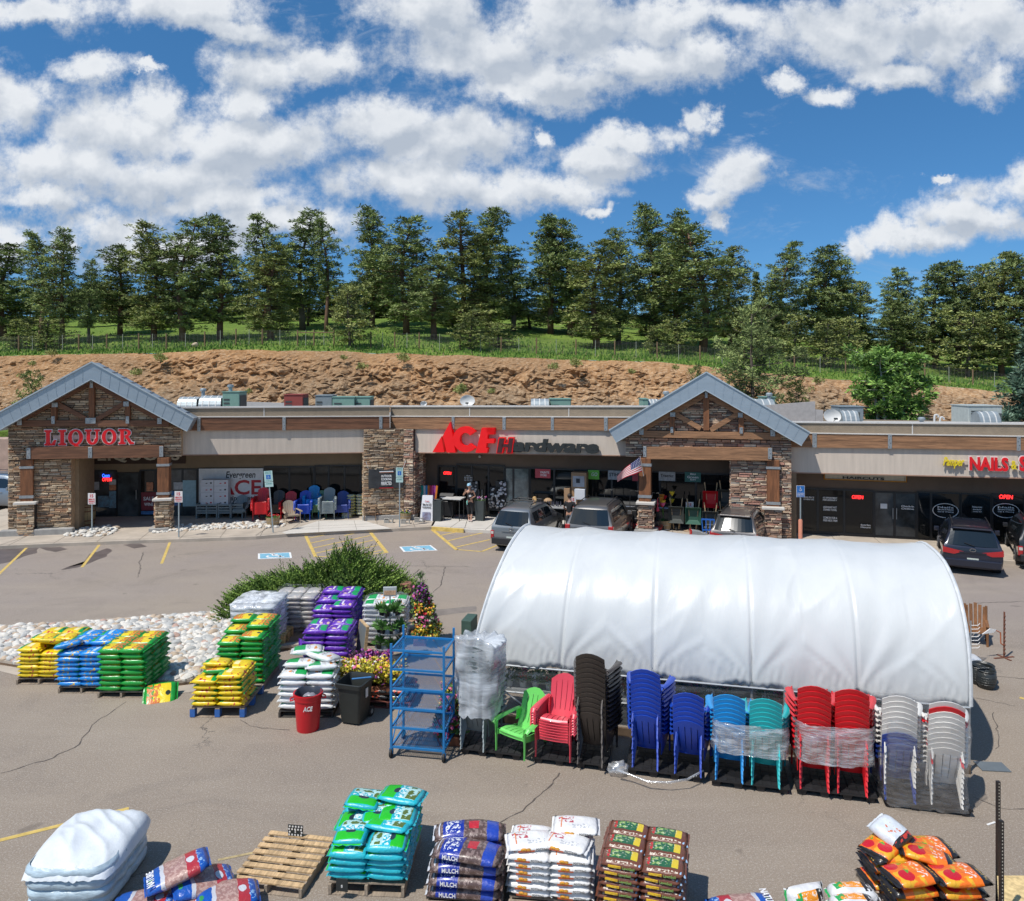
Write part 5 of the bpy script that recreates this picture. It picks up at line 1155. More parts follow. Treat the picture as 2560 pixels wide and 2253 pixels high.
# white and green soil bags with red bin
xs, ys = G(692, 1795).x, G(692, 1795).y
pallet(xs+.58, ys+.6, 0, 1.1, 1.2, 'dark pallet under the white and green bags behind the red bin', pm('pallet_dark', (.05,.045,.04), .8), grp='wooden pallets under the bag stacks')
stack(BWG, xs+.58, ys+.5, .0, 2, 2, 6, (.55,.5,.12), .13, 'white soil bag', 'pallet behind the red bin', 'bag', 'white and green bags behind the red bin', 10)
for (dx, dy, z, rx, ry, rz, lab) in ((.36,.45,.86,-.15,0,.1,'white bag with big green square, upper left behind the red bin'),(.78,.62,.93,-.25,.12,-.35,'white bag with vegetable picture tilted over the top of the pile'),(.4,.8,1.0,-.1,0,.2,'white bag with green stripe, rearmost of the pile top'),(.82,.32,.84,-.2,.05,.3,'white bag sagging over the right front behind the red bin')):
    put(BWG[int(dx*10) % 3], (xs+dx, ys+dy, z), (rx, ry, rz), lab, 'bag', 'white and green bags behind the red bin', scale=(1.1,1.1,1))
# white wrapped stack right of the purple
xv = AT(965, 1600, 19.6).x
stack(BWG, xv, 19.7, 0, 2, 2, 8, (.5,.44,.115), .13, 'white soil bag', 'stack behind the plant stand', 'bag', 'white bags behind the plant stand', 11)
pallet(xv, 19.7, 0, 1.05, 1.1, 'pallet under the white stack behind the plant stand', grp='wooden pallets under the bag stacks')
wrap('stretch_wrap', 1.1, 1.0, .1, 1.1, (xv, 19.7, 0), 0, FILM, 'clear film round the white stack behind the plant stand', 5, .04)
xk, yk = G(925, 1772).x, G(925, 1772).y
pallet(xk+.4, yk+.4, -.1, .95, .8, 'low pallet under the dark bags behind the black bin', pm('pallet_red', (.22,.07,.05), .8, var=.2), grp='wooden pallets under the bag stacks')
stack(bag_proto('charcoal_bag', MKT, .48, .38, .13, extra=spine('KANTU', GLET, .5, .4)), xk+.4, yk+.42, -.1, 2, 2, 2, (.47,.4,.12), .13, 'black patterned bag', 'low pile behind the black bin', 'bag', 'dark patterned bags behind the black bin', 12)
# bottom row, along the near edge
def near(px, py, z, rz, w_, d_):      # middle of a pile whose top front left corner shows at (px, py)
    p = G(px, py, z); return plc(p.x, p.y, rz, w_/2, d_/2)
rz = -.06; c_ = near(822, 2114, .66, rz, 1.0, 1.25)
pallet(*c_, rz, 1.02, 1.25, 'tall wooden pallet under the turquoise bags', PALG, h=.16, grp='wooden pallets under the bag stacks')
stack(BT, c_[0], c_[1], rz, 2, 3, 6, (.5,.40,.094), .16, 'turquoise mix bag', 'big turquoise stack', 'bag', 'turquoise bags on the near pallet', 13, jit=.022, skip={(5,0,0),(5,1,0),(5,0,1),(4,0,0)})
for (lx, ly, z, rx, ry, r3, sc_, lab) in ((-.27,.34,.68,.1,.12,1.5,1.1,'turquoise bag with green panel lying crosswise at the back left of the stack top'),(.22,-.1,.62,-.12,0,-.25,1.15,'turquoise bag with green top and grass picture, front right of stack top'),(.27,.42,.71,-.12,.05,-.2,1.15,'turquoise bag highest at the back right of the stack'),(-.27,-.28,.58,-.05,.0,1.5,1.0,'turquoise bag with grass picture, front left of the stack top'),(.0,.1,.62,0,0,1.6,1.0,'turquoise bag with green stripe in the middle of the stack top')):
    a = plc(*c_, rz, lx, ly); put(BT[int(z*100) % 3], (a[0], a[1], z), (rx, ry, r3), lab, 'bag', 'turquoise bags on the near pallet', scale=(sc_, sc_, .85))
c_ = near(575, 2200, .14, -.17, 1.02, 1.15); pallet(*c_, -.17, 1.02, 1.15, 'empty weathered pallet lying on the asphalt beside the turquoise stack', PALG, h=.14, nb=8, top=PALW)
c_ = near(1064, 2143, .72, -.1, .95, .9)
pallet(*c_, -.1, 1.0, 1.0, 'pallet under the brown mulch bags', grp='wooden pallets under the bag stacks')
stack(BM, *c_, -.1, 1, 2, 3, (.92,.40,.148), .13, 'brown mulch bag with blue print', 'mulch pallet', 'bag', 'mulch bags on the near pallet', 14, flip=False, jit=.03)
a = plc(*c_, -.1, .03, -.12); put(BM[0], (*a, .56), (-.1, .03, -.2), 'mulch bag lying loosely on top at the front of the mulch stack', 'bag', 'mulch bags on the near pallet', scale=(.95,1.35,.95)); a = plc(*c_, -.1, -.02, .3); put(BM[1], (*a, .57), (.05, .0, .02), 'mulch bag with white corner, rear of the mulch stack top', 'bag', 'mulch bags on the near pallet')
c_ = near(1268, 2136, .76, -.12, 1.06, .95)
pallet(*c_, -.12, 1.05, 1.0, 'pallet under the white potting soil bags', grp='wooden pallets under the bag stacks')
stack(BW, *c_, -.12, 2, 2, 6, (.53,.36,.09), .13, 'white potting bag', 'white near stack', 'bag', 'white potting bags on the near pallet', 15, flip=False)
for (dx, dy, z, rx, r3, lab) in ((-.27,-.08,.66,-.06,.1,'white potting bag lying top left of the white stack'),(.2,-.06,.66,-.1,-.35,'white potting bag with fruit picture turned on the stack top'),(.32,.3,.68,-.05,-.1,'white potting bag with red word at the back of the stack top')):
    a = plc(*c_, -.12, dx, dy); put(BW[int(dx*10) % 3], (*a, z), (rx, 0, r3), lab, 'bag', 'white potting bags on the near pallet', scale=(1.1,1.15,.9))
c_ = near(1496, 2158, .81, -.28, 1.02, 1.05)
pallet(*c_, -.28, 1.05, 1.1, 'pallet under the brown lawn soil bags', grp='wooden pallets under the bag stacks')
stack(BL, *c_, -.28, 2, 3, 8, (.51,.315,.085), .13, 'brown lawn soil bag', 'brown near stack', 'bag', 'brown lawn soil bags on the near pallet', 16, flip=False, jit=.008)
for (px, py, z, r_, lab) in ((447,2178,.42,(-.1,-.22,.5),'blue and red mulch bag topmost of the heap by the white bale'),(505,2205,.26,(.1,.2,.6),'blue mulch bag under the topmost one of the heap'),(362,2262,.2,(-.1,0,.2),'blue and red mulch bag low left beside the white bale'),(566,2240,.2,(-.05,.1,.4),'blue and red mulch bag at the right end of the heap'),(460,2275,.16,(0,0,.25),'blue mulch bag lowest in the middle of the heap')):
    p = G(px, py, z+.08); put(BN[px % 3], (p.x, p.y, z), r_, lab, 'bag', 'blue and red mulch bags in the heap', scale=(.9,1.15,.95))
text_parent = [o for o in bpy.data.objects if o.get('label') == 'blue and red mulch bag topmost of the heap by the white bale'][0]
text_fit('NATURE', -.17, .17, .02, .12, y=0, depth=.004, offset=.02, plane='xy').build('print', WLET, text_parent, loc=(-.27, -.05, .176), rot=(0, 0, math.pi/2))
p = G(1860, 2275, .1); put(BN[0], (p.x, p.y, .02), (0, 0, math.pi+.1), 'blue bag with brown band lying alone at the bottom edge', 'bag', None, scale=(1, 1, 1))
# white bale under a sheet
BALE = pm('white_sheet', (.66,.70,.73), .38, var=.08, scale=3, bump=.8, bscale=4); BALS = pm('bale_film', (.42,.53,.60), .3, var=.25, scale=5, stretch=(1,1,3), bump=.6, bscale=8)
c_ = near(45, 2188, .52, .0, 1.12, 1.3); br = empty('wrapped_bale', (c_[0], c_[1], 0), .02, 'long stack of bags under a smooth white plastic sheet', 'wrapped stack')
def bl_(u, v):
    x_, y_ = (u-.5)*1.2, (v-.5)*1.38; e = (1-abs(2*u-1)**5)*(1-abs(2*v-1)**6); r_ = 1-.12*abs(2*v-1)**4
    return (x_*r_, y_*(1-.06*abs(2*u-1)**4), .47 + .2*max(0,e)**.5*(.55+.6*math.sin(v*2.4)) + mnoise.noise((x_*3, y_*2, 1))*.06*e + (1-abs(mnoise.noise((x_*2.5+y_*2, y_*1.5, 3)))*2.4)**2*.035*e - abs(mnoise.noise((x_*9, 3, 3)))*.05*(1-e))
m = MB(); m.grid(bl_, 44, 54); m.build('cover_sheet', BALE, br, smooth='all', fix=False)
for l in range(4):
    m = MB(); z0 = .03+l*.14
    def f(u, v, z0=z0):
        an = 2*math.pi*u; c_, s_ = math.cos(an), math.sin(an); k_ = (abs(c_)**6+abs(s_)**6)**(-1/6); b = math.sin(math.pi*v)**.6
        return (c_*k_*(.52+.04*b+mnoise.noise((c_*4, s_*7, l+v))*.03), s_*k_*(.63+.04*b+mnoise.noise((c_*6, s_*4, l+v*2))*.02), z0+.148*v)
    m.grid(f, 72, 6); m.build('layer', BALS, br, smooth='all', fix=False)
# right: white sacks, bales and orange stack
def panel_bag(px, py, z, r_, lab, sx=.42, sy=.6, sz=.2, tex=True):
    p = G(px, py, z+.1)
    o = put(PBG[px % 2], (p.x, p.y, z), r_, lab, 'bag', None); return o
MPB = bagm('bag_coco', (.72,.72,.72), [('r',.5,.6,.3,.26,(.85,.30,.02)),('r',.84,.5,.14,.45,(.02,.02,.02)),('n',.5,.6,.2,.2,(.9,.8,.7),26,.55),('n',.84,.5,.09,.35,(.75,.75,.75),26,.55),('n',.15,.6,.16,.3,(.02,.35,.08),9,.42)])
PBG = bag_proto('compressed_bale', MPB, .52, .36, .24, seeds=(8, 9))
p = G(2000, 2262, .1); put(PBG[0], (p.x, p.y, .22), (1.25, .0, .25), 'upright white sack with orange label at the bottom edge', 'bag', None, scale=(1.0, .9, 1.0))
for i, lab in enumerate(('white bale with green and orange label, topmost of the pair', 'second white bale in front of the first')):
    p = G(2131+6*i, 2212+30*i, .5); put(PBG[1], (p.x, p.y, .26), (-.05, 0, 0), lab, 'bag', 'white bales at the bottom edge', scale=(1.12, .8, 1))
c_ = near(2252, 2236, .46, .06, 1.15, 1.0)
pallet(*c_, .06, 1.2, 1.1, 'pallet under the orange and black bags', grp='wooden pallets under the bag stacks')
stack(BO, *c_, .06, 2, 2, 4, (.6,.5,.125), .06, 'orange and black bag', 'orange near stack', 'bag', 'orange bags on the near pallet', 17, jit=.04, skip={(3,1,0),(3,0,0)})
for (dx, dy, z, r_, sc_, lab) in ((.12,.1,.48,(-.15,.12,-.3),1.1,'orange bag with black end tilted across the stack top'),(-.33,.3,.50,(-.06,-.1,.6),.95,'orange bag with tomatoes at the back left of the stack top'),(.3,-.3,.46,(-.08,0,.05),1.05,'orange bag lying flat front right of the orange stack'),(-.3,-.25,.46,(-.05,0,.2),1.0,'orange bag with red pepper picture front left of the orange stack')):
    a = plc(*c_, .06, dx, dy); put(BO[int(dx*10) % 3], (*a, z), r_, lab, 'bag', 'orange bags on the near pallet', scale=(sc_, sc_, .95))
a = plc(*c_, .06, -.2, .4); put(bag_proto('potting_mix_bag', bagm('bag_silver', (.62,.66,.70), [('r',.08,.5,.16,.6,(.02,.018,.018)),('n',.5,.6,.2,.2,(.6,.15,.05),16,.58),('n',.17,.5,.05,.6,(.55,.05,.03),12,.5)]), .45, .4, .2, seeds=(4,))[0], (*a, .60), (-.2, -.3, 2.2), 'white and black bag flopped over the peak of the orange stack', 'bag', None)
# ------------------------------------------------------------------ row of chairs on plastic pallets
K = Fr(*G(1165, 1890)[:2], -.235)
def plastic(name, c, rough=.38): return pm(name, c, rough, var=.04, scale=3, coat=.1)
PC = dict(black=plastic('resin_espresso', (.045,.034,.028)), blue=plastic('resin_blue', (.012,.06,.42)), sky=plastic('resin_sky_blue', (.01,.26,.62)), teal=plastic('resin_teal', (.02,.42,.44)), red=plastic('resin_red', (.62,.012,.02)), rose=plastic('resin_rose', (.66,.06,.09)),
          white=plastic('resin_white', (.68,.66,.62)), green=plastic('resin_green', (.16,.62,.13)), navy=plastic('resin_navy', (.02,.05,.26)), grey=plastic('resin_grey', (.2,.24,.25)), tan=plastic('resin_tan', (.35,.28,.2)), sage=plastic('resin_sage', (.13,.28,.14)))
def chair_parts():
    P_ = {}
    cols = []; sw, gw = .365, .05; x = -1
    for i in range(5):
        cols.append((x, x+sw, False)); x += sw
        if i < 4: cols.append((x, x+gw, True)); x += gw
    xs = [c[0] for c in cols] + [1.0]; xs = [-1 + (q+1)*2/(xs[-1]+1) if xs[-1] != 1 else q for q in xs]
    tot = 5*sw+4*gw; xs = [-1]; 
    for c in cols: xs.append(xs[-1] + (gw if c[2] else sw)*2/tot)
    def back(s_, t_):
        tt = t_*(1-.15*s_*s_) if t_ > .5 else t_*(1-.15*s_*s_*t_*2)
        w_ = .215 + .04*math.sin(min(1, tt*1.25)*math.pi/2); 
        return (s_*w_, .17+.30*tt-.045*s_*s_+.03*math.sin(tt*3.1), .23+.70*tt)
    m = MB(); nv = 12
    vs = [back(q, j/nv) for j in range(nv+1) for q in xs]
    n_ = len(xs); fs = [(j*n_+i, j*n_+i+1, (j+1)*n_+i+1, (j+1)*n_+i) for j in range(nv) for i in range(n_-1) if not (cols[i][2] and 2 <= j <= nv-3)]
    m.add(vs, fs); P_['backrest'] = ([m], dict(solid=.014))
    def seat(s_, t_):
        prof = [(-.345,.315),(-.34,.375),(-.31,.405),(-.2,.40),(-.05,.365),(.08,.31),(.18,.255)]
        f = t_*(len(prof)-1); i = min(int(f), len(prof)-2); f -= i
        y = prof[i][0]+(prof[i+1][0]-prof[i][0])*f; z = prof[i][1]+(prof[i+1][1]-prof[i][1])*f
        return (s_*(.265-.06*t_), y, z - .012*(1-s_*s_))
    m = MB(); nv = 12; vs = [seat(q, j/nv) for j in range(nv+1) for q in xs]
    fs = [(j*n_+i, j*n_+i+1, (j+1)*n_+i+1, (j+1)*n_+i) for j in range(nv) for i in range(n_-1) if not (cols[i][2] and 4 <= j <= nv-3)]
    m.add(vs, fs); m.grid(lambda u, v: ((u-.5)*.54, -.347+.015*v-.02*(1-(2*u-1)**2), .37-.075*v*(1-.6*(1-(2*u-1)**2))), 8, 2)
    P_['seat'] = ([m], dict(solid=.012))
    for s_ in (-1, 1):
        m = MB()
        def arm(u, v):
            y = -.40 + .66*v; w_ = .075*(1 - .45*v) * (math.sin(min(1, (v+.04)*6)*math.pi/2)); x = s_*(.37 - .10*v**2) + (2*u-1)*w_*1.0
            z = .575 - .02*(1-v) - .03*abs(2*u-1)**2.5 - (.05*(1-v*12)**2 if v < .08 else 0) + .015*v
            return (x, y, z)
        m.grid(arm, 6, 12); P_.setdefault('armrest', ([], dict(solid=.014)))[0].append(m)
        m = MB()    # front leg is a broad moulded panel that rises into the arm
        def fl(u, v):
            z = .555*(1-v); w_ = .028 + .028*(1-v)**2
            y = -.355 - .0*v + (u-.5)*2*w_*.9 + .02*v - .03*v; x = s_*(.325 - .01*v) + s_*.018*math.cos((u-.5)*3)*1
            return (x, y, z)
        m.grid(fl, 4, 8); P_.setdefault('leg', ([], dict(solid=.016)))[0].append(m)
        m = MB()
        def rl(u, v):
            z = .33*(1-v); w_ = .04*(1-.35*v); return (s_*(.19+.018*v) + (u-.5)*2*w_*.5, .20+.23*v + .0*u, z + .03*(1-v)*u)
        m.grid(rl, 3, 8)
        m.grid(lambda u, v: (s_*(.208+.018*v), .17+.23*v+u*.06, .33*(1-v)), 2, 6)
        P_['leg'][0].append(m)
        m = MB(); m.grid(lambda u, v: (s_*(.30-.045*u), -.36+.60*u, .36-.10*u-.07*v*(1+.3*math.sin(u*3.1)) + .03*(1-v)), 8, 2)
        P_.setdefault('side_rail', ([], dict(solid=.012)))[0].append(m)
        m = MB(); m.grid(lambda u, v: (s_*(.245-.02*v), .12+.13*u, .40+.19*v), 2, 4); P_.setdefault('arm_support', ([], dict(solid=.012)))[0].append(m)
    return P_
CH = {}
def chair(color, loc, rz, label, group, sc_=1.0, tilt=0):
    if color not in CH:
        r_ = empty('adirondack_chair', (0,0,0), 0); first = next(iter(CH.values())) if CH else None
        if first is None:
            for nm, (ms, kw) in chair_parts().items():
                for m in ms: m.build(nm, PC[color], r_, smooth=True, **kw)
        else:
            for ch in KIDS[first.name]:
                c = ch.copy(); c.data = ch.data.copy(); c.data.materials.clear(); c.data.materials.append(PC[color]); COL.objects.link(c); adopt(c, r_)
        CH[color] = r_; o = r_
    else: o = dup(CH[color])
    o.location = loc; o.rotation_euler = (tilt, 0, rz); o.scale = (sc_,)*3
    return tag(o, label, 'chair', group)
def chair_stack(colors, px, py, zb, n, pitch, rz, what, group, facing=0, sc_=1.0, G_=None, dy=-.004):
    """px, py: where the middle of the near feet meets the deck at height zb"""
    p = G(px, py, zb) if G_ is None else G_; a = rz + (math.pi - .09 if facing else 0); rr = random.Random(px)
    off = .42*sc_ if facing else .36*sc_
    cx_, cy_ = p.x + math.sin(-rz)*off*1.0, p.y + math.cos(rz)*off
    for i in range(n):
        c = colors[i] if isinstance(colors, list) else colors
        nm = 'top' if i == n-1 else ORD[i]
        d = i*dy
        chair(c, (cx_ + d*math.sin(a), cy_ - d*math.cos(a), zb + i*pitch), a + rr.uniform(-.012,.012), ('%s chair up in the %s' % (nm, what)) + ('' if 1 else ''), group, sc_)
ux = lambda px, py: K.uz(px, py, 0)[0]
for a, b, lab in (((1150,1884),(1302,1907),'black plastic pallet under the filmed chair stack and green chair'),((1333,1903),(1518,1938),'black plastic pallet under the rose and black chair stacks'),((1567,1930),(1757,1969),'black plastic pallet under the two royal blue stacks'),((1775,1963),(1976,1994),'black plastic pallet under the sky blue and teal stacks'),((1989,1985),(2196,2016),'black plastic pallet under the two red stacks'),((2211,2020),(2434,2047),'black plastic pallet under the wrapped white stacks')):
    p = G(*a); q = G(*b); u0 = (Vector((p.x, p.y)) - K.o).dot(K.u); v0 = (Vector((p.x, p.y)) - K.o).dot(K.n); v1 = (Vector((q.x, q.y)) - K.o).dot(K.n); u1 = (Vector((q.x, q.y)) - K.o).dot(K.u)
    plastic_pallet(K, u0, u1, (v0+v1)/2, 1.02, lab)
g_ = 'stacked resin chairs in front of the white hoop house'
chair_stack('green', 1276, 1888, .135, 1, 0, K.a-.42, 'single bright green seat', g_)
tag(CH['green'], 'single bright green chair facing the lot beside the filmed stack', 'chair', g_)
chair_stack('rose', 1382, 1898, .135, 7, .045, K.a-.12, 'rose red stack facing the lot', g_)
chair_stack('black', 1481, 1914, .135, 13, .086, K.a, 'tall espresso brown stack', g_, 1)
chair_stack('blue', 1619, 1922, .135, 11, .08, K.a, 'taller royal blue stack', g_, 1)
chair_stack('blue', 1726, 1938, .135, 7, .08, K.a, 'shorter royal blue stack', g_, 1)
chair_stack('sky', 1829, 1953, .135, 8, .076, K.a, 'sky blue stack beside the teal', g_, 1)
chair_stack('teal', 1920, 1966, .135, 8, .076, K.a, 'teal stack', g_, 1)
chair_stack('red', 2042, 1976, .135, 10, .088, K.a, 'left bright red stack', g_, 1)
chair_stack('red', 2137, 1987, .135, 10, .088, K.a, 'right bright red stack', g_, 1)
chair_stack(['navy']*3+['white']*7, 2256, 2003, .135, 10, .085, K.a, 'white over navy stack in film', g_, 1)
chair_stack(['white']*8+['red']+['white'], 2374, 2016, .135, 10, .082, K.a, 'white stack with one red back', g_, 1)
# filmed stack at the left end
chair_stack('grey', 1186, 1876, .135, 12, .088, K.a+.05, 'grey stack under milky film by the blue cart', g_, 1)
p = G(1186, 1876, .135)
def shroud(u, v):
    a = 2*math.pi*u; c_, s_ = math.cos(a), math.sin(a); k_ = (abs(c_)**3.5 + abs(s_)**3.5)**(-1/3.5)
    pk = .2*math.exp(-((u-.72)/.14)**2)
    r1, r2 = .37 + .03*v, .42 - .04*v
    n_ = mnoise.noise((c_*3, s_*3, v*4))*.06 + mnoise.noise((c_*7, s_*7, v*1.2))*.02 + .05*v
    return (c_*k_*(r1+n_), s_*k_*(r2+n_), .75 + 1.26*v + pk*v + mnoise.noise((c_*5, s_*5, 1))*.1*(1 if v in (0, 1) else .4))
m = MB(); m.grid(shroud, 80, 26); m.grid(lambda u, v: tuple(Vector(shroud(u, 1)).lerp(Vector((.05, 0, 2.0)), v)), 80, 8)
tag(m.build('stretch_wrap', FILMG, loc=(p.x+.1, p.y+.33, 0), rot=K.a, smooth='all'), 'milky grey film hood over the tall chair stack beside the blue cart', 'plastic wrap')
def kwrap(pxa, pya, pxb, pyb, z0, z1, d_, mat, lab, seed, top=False, rough=.04, v0=-.07):
    p, q = G(pxa, pya, .135), G(pxb, pyb, .135); mid = (p+q)/2; w_ = (q-p).length
    wrap('stretch_wrap', w_, d_, z0, z1, (mid.x - math.sin(K.a)*(d_/2+v0), mid.y + math.cos(K.a)*(d_/2+v0), 0), K.a, mat, lab, seed, rough, top, nu=90)
F2 = film_mat('stretch_band', .26, .26, 9)
kwrap(1781, 1952, 1976, 1968, .62, 1.12, 1.1, F2, 'clear film band round the sky blue and teal chair stacks', 11)
kwrap(1990, 1972, 2192, 1994, .60, 1.22, 1.1, F2, 'clear film band round the two red chair stacks', 12)
kwrap(2204, 1998, 2432, 2026, .08, 1.45, 1.12, film_mat('stretch_clear', .06, .16, 7), 'clear film wrapped all round the white chair stacks down to the pallet', 13, rough=.05)
# loose film lying on the blue pallet
m = MB(); pts = [G(1540, 1925, .2), G(1575, 1935, .17), G(1620, 1952, .16), G(1670, 1958, .15), G(1720, 1950, .17), G(1760, 1925, .22)]
m.tube([q + Vector((0, 0, mnoise.noise(q*3)*.04)) for q in pts], [.022, .02, .016, .018, .022, .02], 7)
m.v = [tuple(Vector(q) + Vector((mnoise.noise(Vector(q)*14), mnoise.noise(Vector(q)*14+Vector((5,0,0))), mnoise.noise(Vector(q)*17)))*.035) for q in m.v]
tag(m.build('plastic_scrap', F2, smooth='all'), 'rope of torn film lying along the front of the blue chair pallet', 'plastic film')
m = MB(); m.sphere((0,0,0), (.17,.12,.13), 18, 12); m.v = [tuple(Vector(q)*(1+.5*mnoise.noise(Vector(q)*13))) for q in m.v]
tag(m.build('plastic_scrap', F2, loc=G(1545, 1922, .1), smooth='all'), 'crumpled ball of film between the black and blue chair pallets', 'plastic film')

# ------------------------------------------------------------------ hoop house
T_ = Fr(-.78, 15.22, -.238); HL, HW, HZ, HR = 8.95, 4.6, 1.17, 2.22
TARP = bpy.data.materials.new('white_poly_sheet'); TARP.use_nodes = True
k = NT(TARP.node_tree); b = TARP.node_tree.nodes['Principled BSDF']; ob = k.n('ShaderNodeTexCoord').outputs['Object']
b.inputs['Roughness'].default_value = .3; b.inputs['Specular IOR Level'].default_value = .45
k.put(b.inputs['Base Color'], k.mix(k.mr(k.noise(ob, .9, 6, .6), .3, .7), (.57, .59, .59, 1), (.63, .645, .64, 1)))
bn = k.n('ShaderNodeBump'); bn.inputs['Strength'].default_value = .2; bn.inputs['Distance'].default_value = .03
k.put(bn.inputs['Height'], k.noise(k.vm('MULTIPLY', ob, (2.2, .9, .9)), 1.9, 5, .58, dist=1.1)); k.t.links.new(bn.outputs[0], b.inputs['Normal'])
FRM = pm('frame_galvanised', (.45,.47,.48), .4, metal=.5, var=.1); FRT = pm('frame_teal', (.06,.38,.45), .45, var=.05)
CLR = film_mat('clear_wall', .07, .10, 3, (.7,.78,.8))
hh = empty('hoop_house', T_.w(0, 0, 0), T_.a, 'long arched greenhouse under a glossy white plastic sheet behind the chairs', 'greenhouse')
ribs = [0, 1.78, 3.56, 5.34, 7.15, HL]
def tarp(u, a):
    """u along 0..HL, a round the arch 0..1 (near hem to far hem)"""
    th = math.pi*a; y = HW/2*(1-math.copysign(abs(math.cos(th))**.86, math.cos(th))); z = HZ + HR*math.sin(th)**.82
    dr = min(abs(u-r_) for r_ in ribs); nr = min(ribs, key=lambda r_: abs(u-r_)); bay = min(1, dr/.85)
    near = max(0, 1-a/.38)
    sag = -.05*math.sin(bay*math.pi/2)*math.sin(th)**.5
    # pleats that fan out from the hem ties at each rib
    hgt = max(.02, a*5.2); fan = (u-nr)/hgt
    pl = math.sin(fan*5.0 + nr*3)*.018*near**1.5*max(0, 1-dr*1.0) + max(0, mnoise.noise((fan*1.6+nr, nr, a*1.5)))*.035*near*min(1, hgt*2)
    cr = mnoise.noise((u*1.3 + a*3.0, a*1.2, 4))*.02 + mnoise.noise((u*3.1 - a*4.5, a*2, 8))*.014
    cr += -max(0, .035-dr)*1.1*(.3+near)
    w_ = (1-abs(mnoise.noise((u*1.1-a*5, a*3.2+2, 1.3)))*2.2); cr += max(0, w_)**4*.014
    n_ = sag + pl + cr
    ny, nz = -math.cos(th), math.sin(th)
    end = min(u, HL-u); 
    zh = -.035*math.sin(bay*math.pi/2)*(1 if a < .03 or a > .97 else 0)
    return (u + .52*math.sin(th)*max(0, 1-u/2.4), y + ny*n_*1.0, z + nz*n_ + zh + (.03*math.sin(u*9)*(a < .02)))
m = MB(); m.grid(lambda i, j: tarp(HL*i, j), 300, 110); o = m.build('cover_sheet', TARP, hh, smooth='all', fix=True, solid=.01)
m = MB()
for s_, u in ((0, -.02), (1, HL+.02)):
    pts = [Vector(tarp(0 if s_ == 0 else HL, i/30)) for i in range(31)]; m.tube([Vector((q.x + (-.02 if s_ == 0 else .02), q.y, q.z+.01)) for q in pts], .035, 6)
m.build('edge_batten', pm('batten_white', (.6,.62,.63), .4), hh, smooth=True)
for u in ribs:
    pts = [Vector(tarp(u, i/16)) - Vector((0, 0, .07)) for i in range(17)]; pts = [Vector((u, .06, 0))] + [Vector((q.x, max(.06, min(HW-.06, q.y)), q.z)) for q in pts] + [Vector((u, HW-.06, 0))]
    MB().tube(pts, .024, 6).build('rib', FRM, hh, smooth=True)
for v in (.02, HW-.02):
    m = MB()
    for u0, u1 in zip(ribs, ribs[1:]): m.add([(u0, v, .14), (u1, v, .14), (u1, v, HZ+.05), (u0, v, HZ+.05)], [(0,1,2,3)])
    m.build('side_sheet', CLR, hh, fix=False)
for v in (0, HW): MB().box(0, HL, v-.03, v+.03, 0, .15).build('base_board', pm('board_brown', (.12,.08,.05), .85, var=.2), hh)
for v in (.0, HW): MB().tube([(0, v, .62), (HL, v, .62)], .02, 6).build('rail', FRM, hh); MB().tube([(0, v, HZ-.03), (HL, v, HZ-.03)], .022, 6).build('hem_rail', FRM, hh)
MB().box(ribs[4]-.52, ribs[4]-.44, -.04, .04, .15, HZ).build('post', FRT, hh); MB().box(ribs[3]+.55, ribs[3]+.6, -.04, .04, .15, HZ).build('post', FRM, hh)
for u0, u1 in ((.1, 1.2), (1.9, 2.8)): MB().tube([(u0, .03, .95), (u1, .03, .25)], .018, 5).build('brace', FRM, hh)
for u, nm in ((.0, 'end_sheet'), (HL, 'end_sheet')):
    pts = [tarp(0 if u == 0 else HL, i/24) for i in range(25)]; pts = [(q[0], q[1], q[2]-.03) for q in pts]
    m = MB(); m.add([(u, 0, 0)] + pts + [(u, HW, 0)], [tuple(range(27))]); m.build(nm, CLR, hh, fix=False)
# benches with potted plants inside
BEN = pm('bench_grey', (.22,.23,.23), .6); POTW = pm('pot_white', (.62,.62,.6), .5); LF = pm('leaf_dark_green', (.05,.14,.03), .6, var=.3, scale=20); FLR = [pm('petal_red', (.65,.02,.03), .5, var=0), pm('petal_pink', (.7,.12,.3), .5, var=0), pm('petal_yellow', (.75,.55,.04), .5, var=.1), pm('petal_purple', (.22,.04,.25), .5, var=0), pm('petal_white', (.75,.72,.68), .5, var=0), pm('petal_orange', (.75,.28,.04), .5, var=0)]
def tuft(m, c, r_, n_, rr, mi=0, w_=.02, flat=.8):
    for _ in range(n_):
        d = Vector((rr.gauss(0,1), rr.gauss(0,1), abs(rr.gauss(0,1))*flat)).normalized(); s_ = d.orthogonal().normalized(); b0 = Vector(c) + d*r_*rr.uniform(.1,.4); e = b0 + d*r_*rr.uniform(.4,.8)
        m.add([b0, b0.lerp(e,.5)+s_*w_, e, b0.lerp(e,.5)-s_*w_], [(0,1,2,3)], mi)
def blooms(m, c, r_, n_, rr, mis, sz=.022):
    for _ in range(n_):
        d = Vector((rr.gauss(0,1), rr.gauss(0,1), rr.gauss(0,1)+.5)).normalized(); p_ = Vector(c)+d*r_*rr.uniform(.75,1.1); s_ = d.orthogonal().normalized(); t_ = d.cross(s_)
        q = [p_ + (s_*math.cos(a)+t_*math.sin(a))*sz*(1 if i % 2 else .7) for i, a in enumerate([k_*math.pi/4 for k_ in range(8)])]
        m.add([tuple(p_+d*sz*.3)] + [tuple(x) for x in q], [(0, i+1, (i+1) % 8+1) for i in range(8)], rr.choice(mis))
